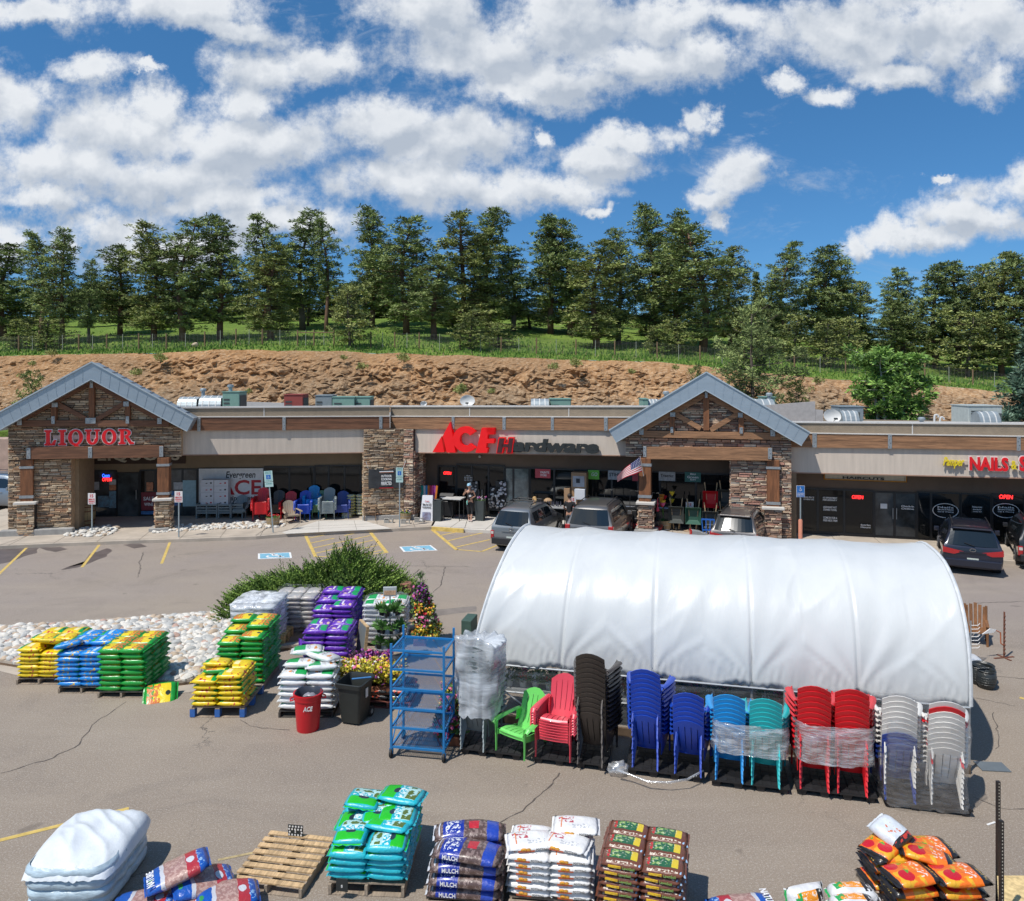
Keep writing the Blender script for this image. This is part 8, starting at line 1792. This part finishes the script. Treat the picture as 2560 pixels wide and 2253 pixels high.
for q in ((1160,1182,1187,1204,'opening hours lettered on the entrance door glass'),): poster(M, v, *q[:4], pm('clear_dark', (.02,.025,.025), .2, var=0), q[4], [('Hours', .3, .7, .78, .95, PWT), ('M-F  8am-7pm', .05, .95, .5, .66, PWT), ('Sat  8am-6pm', .05, .95, .28, .44, PWT), ('Sun  9am-5pm', .05, .95, .05, .22, PWT)], name='door_lettering', cat='lettering')
v = MV-.19; DK2 = MATS['clear_dark']
for q in ((2008,2036,1240,1252,'small white lettering at the left end of the haircut window',('ONE PRICE','NO MENS HAIR')),(2056,2094,1241,1254,'upper white lettering block in the haircut window',('NO APPOINTMENT','NECESSARY')),(2057,2093,1264,1279,'middle white lettering block in the haircut window',('LEGENDARY HOT','STEAMED TOWEL')),(2057,2094,1290,1306,'lower white lettering block in the haircut window',('COME IN FOR A','FREE NECK TRIM')),(2151,2177,1309,1322,'white opening hours at the right end of the haircut window',('Shorter Menu','Hours')),(2252,2286,1262,1276,'white lettering on the haircut shop door',('Check-In','Online'))):
    poster(M, v, *q[:4], DK2, q[4], [(q[5][0], .03, .97, .55, .92, PWT), (q[5][1], .03, .97, .08, .42, PWT)], name='window_lettering', cat='lettering')
poster(M, v, 2201, 2218, 1259, 1272, PWH, 'white paper notice taped to the left haircut door'); poster(M, v, 2428, 2458, 1264, 1284, DK2, 'framed white hours list between the two oval decals', [('Business Hours', .1, .9, .75, .92, PWT), ('Mon-Sat 9-7', .15, .85, .42, .6, PWT), ('Sunday 10-5', .15, .85, .12, .3, PWT)])
for x0, x1, lab in ((2332, 2396, 'left oval decal with pale lettering on the salon window'), (2482, 2548, 'right oval decal with pale lettering on the salon window')):
    (a, zt), (b, zb) = M.uz(x0, 1258, v), M.uz(x1, 1296, v); rx, rz_ = (b-a)/2, (zt-zb)/2; o = empty('window_decal', M.w((a+b)/2, v, (zt+zb)/2), M.a, lab, 'decal')
    m = MB(); m.tube([(rx*math.cos(k_*math.pi/14), 0, rz_*math.sin(k_*math.pi/14)) for k_ in range(28)], .014, 5, close=True); m.build('oval', PWT, o, fix=False)
    for t_, z_ in (('Nails', .35), ('Manicures & Pedicures', .05), ('Gel & Waxing', -.3)): text_fit(t_, -rx*.62, rx*.62, rz_*z_, rz_*(z_+.24), y=0, depth=.004, offset=.01).build('lettering', PWT, o)
# stacked chairs at the shop windows
g2 = 'resin chairs stacked at the shop windows'
for q in (('red', 650, 1303, 9, .06, 'red stack before the banner window'), ('grey', 596, 1298, 2, .06, 'grey pair left of the red window stack'), ('red', 720, 1299, 6, .05, 'shorter red stack behind the tan chair'), ('blue', 757, 1302, 7, .055, 'dusky blue stack at the windows'), ('sky', 779, 1297, 10, .055, 'sky blue stack at the windows'), ('grey', 818, 1301, 8, .065, 'grey stack at the windows'), ('sage', 798, 1297, 6, .05, 'sage green stack at the windows'), ('navy', 853, 1298, 6, .05, 'navy stack at the windows'), ('black', 690, 1299, 7, .05, 'dark stack between the red window stacks')):
    chair_stack(q[0], q[1], q[2], .15, q[3], q[4], .1, q[5], g2)
chair_stack('tan', 733, 1309, .15, 1, 0, .55, 'tan single place by the half barrel', g2); tag(CH['tan'], 'single tan adirondack chair in front of the blue window stacks', 'chair', g2)
def box_on(fr, v, x0, x1, ya, yb, d_, mt, name, lab, cat, grp=None, bev=.01):
    (a, zt), (b, zb) = fr.uz(x0, ya, v), fr.uz(x1, yb, v); return tag(MB().box(a-(a+b)/2, b-(a+b)/2, 0, d_, 0, zt-zb).build(name, mt, loc=fr.w((a+b)/2, v, zb), rot=fr.a, bev=bev), lab, cat, grp)
CTN = pm('carton_white', (.60,.61,.64), .8, var=.04); KRA = pm('carton_brown', (.36,.22,.12), .8, var=.08)
k_ = 0
for r_, (ya, yb) in enumerate(((1248,1264),(1232,1247.5),(1215.5,1231.5),(1200,1215))):
    for c_, (x0, x1) in enumerate(((501, 534), (535, 570))):
        o = box_on(LS, -.62, x0, x1, ya, yb, .4, CTN, 'carton', 'white carton, %s row, %s column of the pile by the banner' % (('bottom','second','third','top')[r_], ('left','right')[c_]), 'carton', 'white cartons piled in front of the banner')
        w_ = (x1-x0)/52; MB().box(w_*.22, w_*.34, -.004, -.001, .10, .17).box(-w_*.1, .02, -.004, -.001, .10, .14).build('print', [PB2, PDK][(r_+c_) % 2], o, fix=False)
for x0, x1, lab in ((489, 543, 'left grey slatted bench rack under the cartons'), (544, 607, 'right grey slatted bench rack under the cartons')):
    (a, zt), (b, zb) = LS.uz(x0, 1261, -.8), LS.uz(x1, 1289, -.8); w_ = b-a; o = empty('slatted_bench', LS.w((a+b)/2, -.8, .15), LS.a, lab, 'bench')
    for i in range(4): MB().box(-w_/2, w_/2, .02, .05, .22+.12*i, .29+.12*i).build('slat', PC['grey'], o)
    for x_ in (-w_/2+.03, 0, w_/2-.03): MB().box(x_-.025, x_+.025, 0, .5, .0, .68).build('leg', PC['grey'], o)
    MB().box(-w_/2, w_/2, .05, .5, .30, .33).build('seat', PC['grey'], o)
def barrel(px, py, z0, r_, h, lab, half=False):
    p = G(px, py, z0); o = empty('half_barrel' if half else 'wooden_barrel', (p.x, p.y+r_, z0), 0, lab, 'planter' if half else 'barrel'); BW_ = woodm('barrel_wood', (.36,.26,.14), (9,9,.8)) if half else woodm('barrel_oak', (.30,.22,.11), (9,9,.8))
    prof = [(r_*(.84 if half else .82), 0), (r_*.93, h*.3), (r_, h*.55 if not half else h), (r_*.93, h*.8), (r_*.82, h)] if not half else [(r_*.82,0),(r_*.92,h*.4),(r_,h),(r_*.9,h),(r_*.88,h*.85)]
    MB().lathe(prof, 28).build('staves', BW_, o, smooth=True)
    for f in ((.08,.28,.72,.92) if not half else (.15,.62)):
        rr_ = r_*(.82+.18*math.sin(math.pi*f)**.8)*1.012 if not half else r_*(.82+.17*f)*1.02; MB().lathe([(rr_, h*f-.025), (rr_*1.005, h*f+.025)], 28, cap=(False, False)).build('hoop', RST if not half else STEEL, o, solid=.006)
    if half: MB().lathe([(r_*.88, h*.86)], 20).build('soil', SOIL, o) if 0 else MB().lathe([(.01, h*.86), (r_*.88, h*.86)], 20).build('soil', SOIL, o)
    return o
barrel(206, 1318, .15, .35, .92, 'weathered oak barrel with dark hoops beside the liquor window')
for (px, py, r_, h, mixes, lab, s_) in ((677,1318,.30,.38,[0,0],'half barrel planter with red seedlings behind the leaning sign',31),(1012,1303,.27,.34,[3,4,4,2],'half barrel planter with white and purple flowers at the stone pier',32),(1665,1328,.30,.42,[0,5],'half barrel planter with tall glass flowers under the second gable',33)):
    o = barrel(px, py, .15, r_, h, lab, True); m, f = MB(), MB(); rr = random.Random(s_)
    for i in range(26): c = Vector((rr.uniform(-.7,.7)*r_, rr.uniform(-.7,.7)*r_, h*.95)); tuft(m, c, .14, 12, rr, 0, .014)
    if s_ == 33:
        for i in range(9):
            a = rr.uniform(0, 6.28); tx, ty, tz = math.cos(a)*.3*rr.uniform(.3,1.4), math.sin(a)*.2, h+rr.uniform(.35, 1.1); m.tube([(tx*.3,ty*.3,h*.8),(tx,ty,tz)], .008, 4)
            f.lathe([(.01,0),(.06,.05),(.11,.15),(.13,.18)], 8, (tx,ty,tz-.05), rr.choice((0,1,2,5)), cap=(True, False))
    else:
        for i in range(26): blooms(f, (rr.uniform(-.8,.8)*r_, rr.uniform(-.8,.8)*r_, h*1.05+rr.random()*.12), .04, 3, rr, mixes, .028)
    m.build('foliage', LFG, o, fix=False); f.build('flowers', FLR, o, fix=False)
CIN = pm('cinder_grey', (.34,.33,.30), .95, var=.15, scale=9, bump=.3)
for i, (px, py, lab) in enumerate(((971,1308,'grey cinder block lying alone in front of the stone pier'),(1013,1310,'grey cinder block in front of the white flowered half barrel'),(1047,1306,'grey cinder block in front of the sandwich board'))):
    p = G(px, py, .15); m = MB(); 
    for x_ in (-.2,-.02,.16): m.box(x_, x_+.04, 0, .19, 0, .19)
    m.box(-.16,-.02,0,.03,0,.19).box(.02,.16,0,.03,.15,.19).box(-.16,-.02,0,.19,.155,.19).box(.02,.16,.001,.189,0,.03).box(-.16,-.02,.001,.189,0,.03); o = tag(m.build('cinder_block', CIN, loc=p, rot=.05*i), lab, 'block', 'cinder blocks at the stone pier')
# patio armchair by the pier
p = G(923, 1302, .15); o = empty('patio_chair', (p.x, p.y+.2, .15), .2, 'brown wicker look armchair with a blue tag beside the stone pier', 'chair'); WK = pm('wicker_brown', (.20,.13,.08), .7, var=.2, scale=20)
m = MB(); m.grid(lambda u, v: (.31*math.cos(math.pi*u), .05+.27*math.sin(math.pi*u), .42+.42*v*(.45+.55*math.sin(math.pi*u))), 16, 4); m.build('backrest', WK, o, solid=.02); MB().bbox(-.26,.26,-.25,.25,.36,.42,.02).build('seat', WK, o)
for x_ in (-.25,.25): MB().tube([(x_,-.22,0),(x_,-.24,.62)], .022, 6).build('leg', WK, o); MB().tube([(x_,.2,0),(x_,.24,.5)], .022, 6).build('leg', WK, o); MB().box(x_-.04,x_+.04,-.28,.1,.61,.64).build('armrest', WK, o)
MB().box(-.1,.1,.26,.272,.55,.7).build('blue_tag', pm('tag_blue', (.03,.06,.45), .5), o)
# banner on the pier
(a, zt), (b, zb) = L.uz(921, 1172, -.34), L.uz(1008, 1219, -.34); o = empty('banner', L.w(0, -.36, 0), L.a, 'black banner reading outdoor cooking perfected, strung across the stone pier', 'banner')
m = MB(); m.grid(lambda u, v: (a+(b-a)*u, -.02-.03*math.sin(u*9+v*2), zb+(zt-zb)*v - .07*math.sin(math.pi*u)*v), 20, 6); m.build('cloth', pm('banner_black', (.035,.037,.04), .6, var=.4, scale=4), o, smooth='all')
mid = (a+b)/2+.02; w_ = (b-a)*.2; h = zt-zb
MB().box(mid-w_, mid+w_, -.07, -.062, zt-.16, zt-.12).build('print', PWT, o); MB().box(mid-w_, mid+w_, -.07, -.062, zb+.0, zb+.04).build('print', PB2, o); MB().box(mid-w_, mid+w_, -.07, -.062, zt-.2, zt-.17).build('print', pm('print_brown', (.3,.1,.05), .6), o)
for t_, f0, f1 in (('OUTDOOR', .56, .68), ('COOKING', .40, .52), ('PERFECTED', .16, .34)): text_fit(t_, mid-w_*.75, mid+w_*.75, zb+h*f0, zb+h*f1, y=-.065, depth=.005, offset=.03).build('print', PWT, o)
for x_, s_ in ((a, -1), (b, 1)): MB().tube([(x_,-.02,zt),(x_+s_*.12,-.0,zt+.35)], .008, 4).build('cord', WHL, o)
# sandwich board, planters, shirts
p = G(1066, 1302, .15); o = empty('sandwich_board', (p.x, p.y, .15), -.15, 'white sandwich board sign beside the black planter at the entrance', 'sign'); SBW = pm('plastic_white', (.68,.68,.70), .5, var=0)
for s_, n_ in ((1, 'panel'), (-1, 'panel')):
    m = MB(); m.add([(-.3,-.02 if s_ > 0 else .58,0),(.3,-.02 if s_ > 0 else .58,0),(.24,.24 if s_ > 0 else .30,1.12),(-.24,.24 if s_ > 0 else .30,1.12)], [(0,1,2,3)]); q = m.build(n_, SBW, o, solid=.03)
    if s_ > 0:
        T2 = Matrix.Translation((0,-.08,0)) @ Matrix.Rotation(R(-13), 4, 'X'); 
        for t_, z0, z1, mm, w2 in (('Come', .86, .93, PB2, .1), ('Meet the ACE', .70, .80, PDK, .2), ('Fundamentals', .58, .67, PDK, .2)):
            mb = text_fit(t_, -w2, w2, z0, z1, y=0, depth=.004, offset=.02); mb.v = [tuple(T2 @ Vector(c)) for c in mb.v]; mb.build('print', mm, q)
        mb = MB().box(-.19,.19,-.008,.0,.06,.4); mb.v = [tuple(T2 @ Vector(c)) for c in mb.v]; mb.build('picture', pm('picture_pink', (.5,.2,.25), .6, var=.8, scale=5, col2=(.3,.35,.5)), q)
PLB = pm('planter_black', (.045,.055,.055), .6, var=.1)
for px, py, x0, x1, lab, fl_ in ((1094, 1304, 1081, 1108, 'tall square black planter without flowers left of the entrance', 0), (1200, 1303, 1186, 1215, 'tall square black planter with purple flowers right of the woman in black', 1)):
    p = G(px, py, .15); w_ = (x1-x0)*.82*p.y/F/2; o = empty('tall_planter', (p.x, p.y+w_, .15), -.2, lab.replace('the woman in black', 'the person'), 'planter'); loft(MB(), [[(a*w_*.86, b*w_*.86, 0) for a, b in ((-1,-1),(1,-1),(1,1),(-1,1))], [(a*w_, b*w_, .92) for a, b in ((-1,-1),(1,-1),(1,1),(-1,1))], [(a*w_*.86, b*w_*.86, .92) for a, b in ((-1,-1),(1,-1),(1,1),(-1,1))], [(a*w_*.84, b*w_*.84, .86) for a, b in ((-1,-1),(1,-1),(1,1),(-1,1))]]).build('body', PLB, o)
    if fl_:
        m, f = MB(), MB(); rr = random.Random(4)
        for i in range(16): tuft(m, (rr.uniform(-.2,.2), rr.uniform(-.2,.2), .9), .12, 10, rr, 0, .014); blooms(f, (rr.uniform(-.25,.25), rr.uniform(-.25,.2), .98+rr.random()*.08), .05, 3, rr, [3,3,4,1], .03)
        m.build('foliage', LFG, o, fix=False); f.build('flowers', FLR, o, fix=False)
p = G(1064, 1296, .15); o = empty('shirt_rack', (p.x, p.y+.6, .15), 0, 'round rack of orange, teal and pink shirts behind the sandwich board', 'rack'); MB().tube([(0,0,0),(0,0,1.3)], .02, 6).build('pole', FRM, o)
for i, c_ in enumerate(((.75,.2,.03),(.02,.32,.28),(.02,.32,.28),(.6,.6,.6),(.03,.25,.5),(.75,.2,.03),(.5,.03,.08),(.7,.08,.3),(.3,.05,.35),(.75,.22,.03))):
    x_ = -.38+.085*i; MB().prism([(x_-.02,.75),(x_+.06,.75),(x_*1.15+.08,1.42),(x_*1.15-.01,1.46)], -.12+.02*(i % 3), -.02+.02*(i % 3)).build('shirt', pm('shirt_%s' % 'abcdefghij'[i], c_, .8, var=.1), o)
# flag on the second gable post
(a, zt), (b, zb) = M.uz(1602, 1143, -.85), M.uz(1545, 1198, -.85); fo = M.w(a, -.85, zt); o = empty('flag', fo, M.a, 'stars and stripes flag on a slanted pole at the second gable post', 'flag')
q0, q1 = Vector((.05, .15, -.95)), Vector((-.02, -.1, .05)); MB().tube([(.12,.2,-.95), (-.02,-.1,.05)], .012, 6).build('pole', WHL, o)
FW, FB, FRD = pm('flag_white', (.70,.68,.66), .8, var=0), pm('flag_blue', (.02,.03,.14), .8, var=0), pm('flag_red', (.50,.02,.04), .8, var=0); L_ = (b-a); m = MB()
def fp(u, w_): return (-.03 + L_*1.0*u + .06*math.sin(u*7)*.4 + (1-w_)*.10*(1-u), -.1 - .12*math.sin(u*6+w_), .02 - .88*u**1.15*.95 - (1-w_)*(.60-.35*u))
for j in range(13): m.grid(lambda u, v, j=j: fp(u, 1-(j+v)/13), 16, 1, 0 if j % 2 else 2)
m.grid(lambda u, v: tuple(Vector(fp(u*.42, 1-v*7/13)) + Vector((0,-.006,0))), 8, 6, 1)
for i in range(6):
    for j in range(5): c_ = Vector(fp((i+.6)/6*.40, 1-(j+.6)/5*7/13)); m.box(c_.x-.012, c_.x+.012, c_.y-.014, c_.y-.008, c_.z-.012, c_.z+.012, 0)
m.build('cloth', [FW, FB, FRD], o, fix=False)
# entrance display: cartons, grills, tables, mowers, wheelbarrows
def at(fr, v, px): return fr.uz(px, 1300, v)[0]
o = box_on(M, .7, 1428, 1466, 1181, 1262, .5, KRA, 'carton', 'large brown carton with a grey picture panel behind the SUVs', 'carton'); a = F/33.; MB().box(-.27,.25,-.006,-.001,.78,1.26).build('picture', pm('picture_grey', (.38,.38,.40), .5, var=.2, scale=6), o); MB().box(-.12,.05,-.01,-.006,.95,1.15).build('print', PDK, o)
box_on(M, .45, 1436, 1462, 1223, 1250, .4, CTN, 'carton', 'smaller white carton standing in front of the brown carton', 'carton'); box_on(M, .5, 1410, 1424, 1221, 1262, .4, KRA, 'carton', 'narrow brown carton left of the brown carton', 'carton')
GRL = pm('grill_black', (.025,.026,.028), .35, var=.1, coat=.3)
def grill(fr, v, px, lab, w_=1.0):
    u = at(fr, v, px); o = empty('barbecue_grill', fr.w(u, v, .15), fr.a, lab, 'grill', 'grills lined up at the shop front')
    MB().bbox(-.32*w_,.32*w_,-.25,.25,.1,.78,.02).build('cabinet', GRL, o); MB().bbox(-.62*w_,.62*w_,-.22,.22,.80,.84,.01).build('side_shelf', GRL, o)
    m = MB(); m.prism([(-.25,.85),(.25,.85),(.24,1.0),(.12,1.12),(-.12,1.13),(-.24,1.02)], -.33*w_, .33*w_, axis='x'); m.build('lid', GRL, o); MB().tube([(-.25*w_,-.29,.95),(.25*w_,-.29,.95)], .015, 6).build('handle', CHR, o)
    for x_ in (-.28*w_, .28*w_): MB().tube([(x_-.03,-.2,.06),(x_+.03,-.2,.06)], .06, 12).build('wheel', RUB, o)
for px, lab in ((1120,'black grill behind the left planter'),(1502,'black grill right of the cartons'),(1535,'black grill in the middle of the row behind the SUVs'),(1575,'black grill nearest the flag post'),(1660,'black grill behind the glass flower barrel')): grill(M, .75, px, lab)
def table(fr, v, px, w_, lab, top, h=.92):
    u = at(fr, v, px); o = empty('folding_table', fr.w(u, v, .15), fr.a, lab, 'table'); MB().box(-w_/2,w_/2,-.35,.35,h-.04,h).build('tabletop', top, o)
    for x_ in (-w_/2+.08, w_/2-.08):
        for y_ in (-.3,.3): MB().box(x_-.015,x_+.015,y_-.015,y_+.015,0,h-.04).build('leg', GRL, o)
    return o
table(M, -.55, 1308, 1.0, 'dark folding table in front of the blonde person', GRL); table(M, -.2, 1378, 1.5, 'grey folding table with bottles between the two people', pm('table_grey', (.3,.3,.3), .6)); table(M, .3, 1135, .9, 'high pale topped table left of the doors', pm('table_pale', (.55,.55,.53), .5), 1.0)
rr = random.Random(3); bt = MB().lathe([(.03,0),(.033,.15),(.012,.2),(.012,.23)], 8).build('bottle', pm('bottle_dark', (.05,.05,.07), .2, var=0), loc=(0,0,-40), smooth=True)
for i in range(10): u = at(M, -.25, 1352+5.4*i); put(bt, M.w(u, -.25+.1*(i % 2), 1.07), (0,0,0), 'dark bottle on the grey folding table', 'bottle', 'bottles on the folding table')
u = at(M, -.2, 1366); tag(MB().lathe([(.12,0),(.2,.12),(.19,.2),(.1,.28),(.01,.3)], 14).build('wicker_basket', pm('wicker_tan', (.38,.25,.14), .8, var=.3, scale=30), loc=M.w(u, .1, 1.07), smooth=True), 'round tan wicker basket on the grey folding table', 'basket')
def mower(px, v, lab):
    u = at(M, v, px); o = empty('lawn_mower', M.w(u, v, .15), M.a, lab, 'mower', 'mowers before the windows'); MB().bbox(-.25,.25,-.35,.35,.1,.28,.04).build('deck', pm('mower_red', (.4,.03,.03), .4) if px > 1560 else GRL, o); MB().bbox(-.14,.14,-.15,.18,.28,.5,.03).build('engine', GRL, o)
    MB().tube([(-.2,-.3,.25),(-.2,-.55,1.25),(-.17,-.6,1.75),(.17,-.6,1.75),(.2,-.55,1.25),(.2,-.3,.25)], .014, 6).build('handlebar', GRL, o); MB().bar((-.2,-.55,1.3),(.2,-.55,1.3),.02,.02).build('crossbar', GRL, o)
    for x_ in (-.28,.28):
        for y_ in (-.3,.3): MB().tube([(x_-.02,y_,.1),(x_+.02,y_,.1)], .1, 12).build('wheel', RUB, o)
mower(1527, .35, 'lawn mower with a tall looped handle behind the big grey SUV'); mower(1590, .35, 'red lawn mower beside the flag post'); mower(1640, .0, 'lawn mower with curved handle right of the flag post')
WBK = pm('tray_black', (.05,.058,.055), .5, var=.1); HWD = pm('handle_ash', (.45,.32,.18), .6, var=.1)
def barrow(px, zb, v, mt, lab, tilt=0):
    u = at(M, v, px); o = empty('wheelbarrow', M.w(u, v, zb), M.a, lab, 'wheelbarrow', 'wheelbarrow trays standing upright under the second gable')
    m = MB(); loft(m, [[(a*.20, .16, .30+b*.22) for a, b in ((-1,-1),(1,-1),(1,1),(-1,1))], [(a*.33, -.05, .30+b*.38) for a, b in ((-1,-.85),(-.6,-1),(.6,-1),(1,-.85),(1,.8),(.7,1),(-.7,1),(-1,.8))][0:0] or [(a*.33, -.05, .30+b*.36) for a, b in ((-1,-1),(1,-1),(1,1),(-1,1))]], cap1=False); m.build('tray', mt, o, solid=.015, bev=.02)
    for s_ in (-1, 1): MB().bar((s_*.10,.2,-.35),(s_*.26,.12,1.0),.04,.04).build('handle', HWD, o)
    MB().tube([(-.04,.2,-.3),(.04,.2,-.3)], .16, 16).build('wheel', RUB, o)
    for s_ in (-1, 1): MB().bar((s_*.15,.18,.1),(s_*.2,.2,-.4),.03,.02).build('brace', GRL, o)
for q in ((1777,1.25,.55,RED,'red wheelbarrow tray standing upright, highest under the second gable'),(1690,.55,.4,WBK,'dark wheelbarrow tray left of the green tinted one'),(1733,.55,.35,pm('tray_green',(.03,.10,.07),.5),'dark green wheelbarrow tray in the middle of the lower row'),(1776,.45,.2,WBK,'black wheelbarrow tray directly below the red one'),(1815,1.35,.5,WBK,'dark wheelbarrow tray upper right beside the stone pier'),(1815,.5,.3,WBK,'dark wheelbarrow tray lower right beside the stone pier')): barrow(*q)
u = at(M, .0, 1770); o = empty('hand_truck', M.w(u, .0, .15), M.a, 'blue steel cart frame below the black wheelbarrow tray', 'cart'); BF = pm('frame_blue', (.02,.13,.5), .5)
for x_ in (-.2,-.07,.07,.2): MB().bar((x_,0,.06),(x_*1.3,.12,.62),.03,.03).build('bar', BF, o)
MB().bar((-.27,.12,.62),(.27,.12,.62),.04,.06).build('rail', BF, o); MB().bar((-.2,0,.2),(.2,0,.2),.03,.05).build('rail', BF, o)
u = at(M, -.1, 1644); tag(MB().lathe([(.05,0),(.07,.02),(.06,.12),(.02,.2),(.045,.3),(.02,.42),(.015,.55)], 10).build('hanging_feeder', pm('feeder_red', (.65,.05,.1), .3, var=0), loc=M.w(u, -.1, 1.05), smooth=True), 'slim red and clear bird feeder hanging right of the flag post', 'feeder')
# hoses and bagged goods at the end of the left windows
u0 = LS.uz(872, 1290, -.5)[0]; BHS = bag_proto('seed_bag', bagm('bag_pale', (.5,.52,.42), [('n',.5,.5,.6,.6,(.6,.55,.05),7,.55),('n',.5,.5,.6,.6,(.05,.15,.4),9,.62)]), .42, .3, .14)
for i in range(14): put(BHS[i % 3], LS.w(u0+.12+.42*(i % 2), -.45, .2+.14*(i//2)), (0,0,LS.a+.05*(i % 3)), 'pale seed bag, %s row up in the pile beside the stone pier, %s column' % (ORD[i//2], 'left' if i % 2 == 0 else 'right'), 'bag', 'seed bags piled beside the stone pier')
o = put(BHS[0], LS.w(u0-.05, -.75, .2), (1.2,0,.4), 'yellow seed bag leaning against the seed bag pile', 'bag', None, scale=(1,1.2,1))
# interior glimpses seen through the entrance
for i, (px, z, s_, c_) in enumerate(((1180,1.2,.06,(.5,.5,.5)),(1238,1.0,.08,(.6,.6,.6)),(1252,1.3,.07,(.45,.45,.5)),(1247,.8,.09,(.6,.6,.62)),(1232,.7,.06,(.5,.45,.4)))):
    u = at(M, MV-.25, px); m = MB(); rr = random.Random(i)
    for _ in range(16): m.bbox(*(lambda a, b: (a, a+rr.uniform(.04,.1), -.03, .03, b, b+rr.uniform(.04,.1)))(rr.uniform(-.25,.2), rr.uniform(-.35,.35)), .005)
    m.box(-.28,.28,.031,.05,-.4,.4, 1)
    tag(m.build('merchandise_rack', [pm('goods_%d' % i, c_, .5, var=.5, scale=9), TRIM], loc=M.w(u, MV-.2, z+.15), rot=M.a, fix=False), 'dark pegboard of small pale goods by the doors, %s from the left' % ORD[i].replace('bottom', 'first'), 'rack', 'pegboards by the doors')
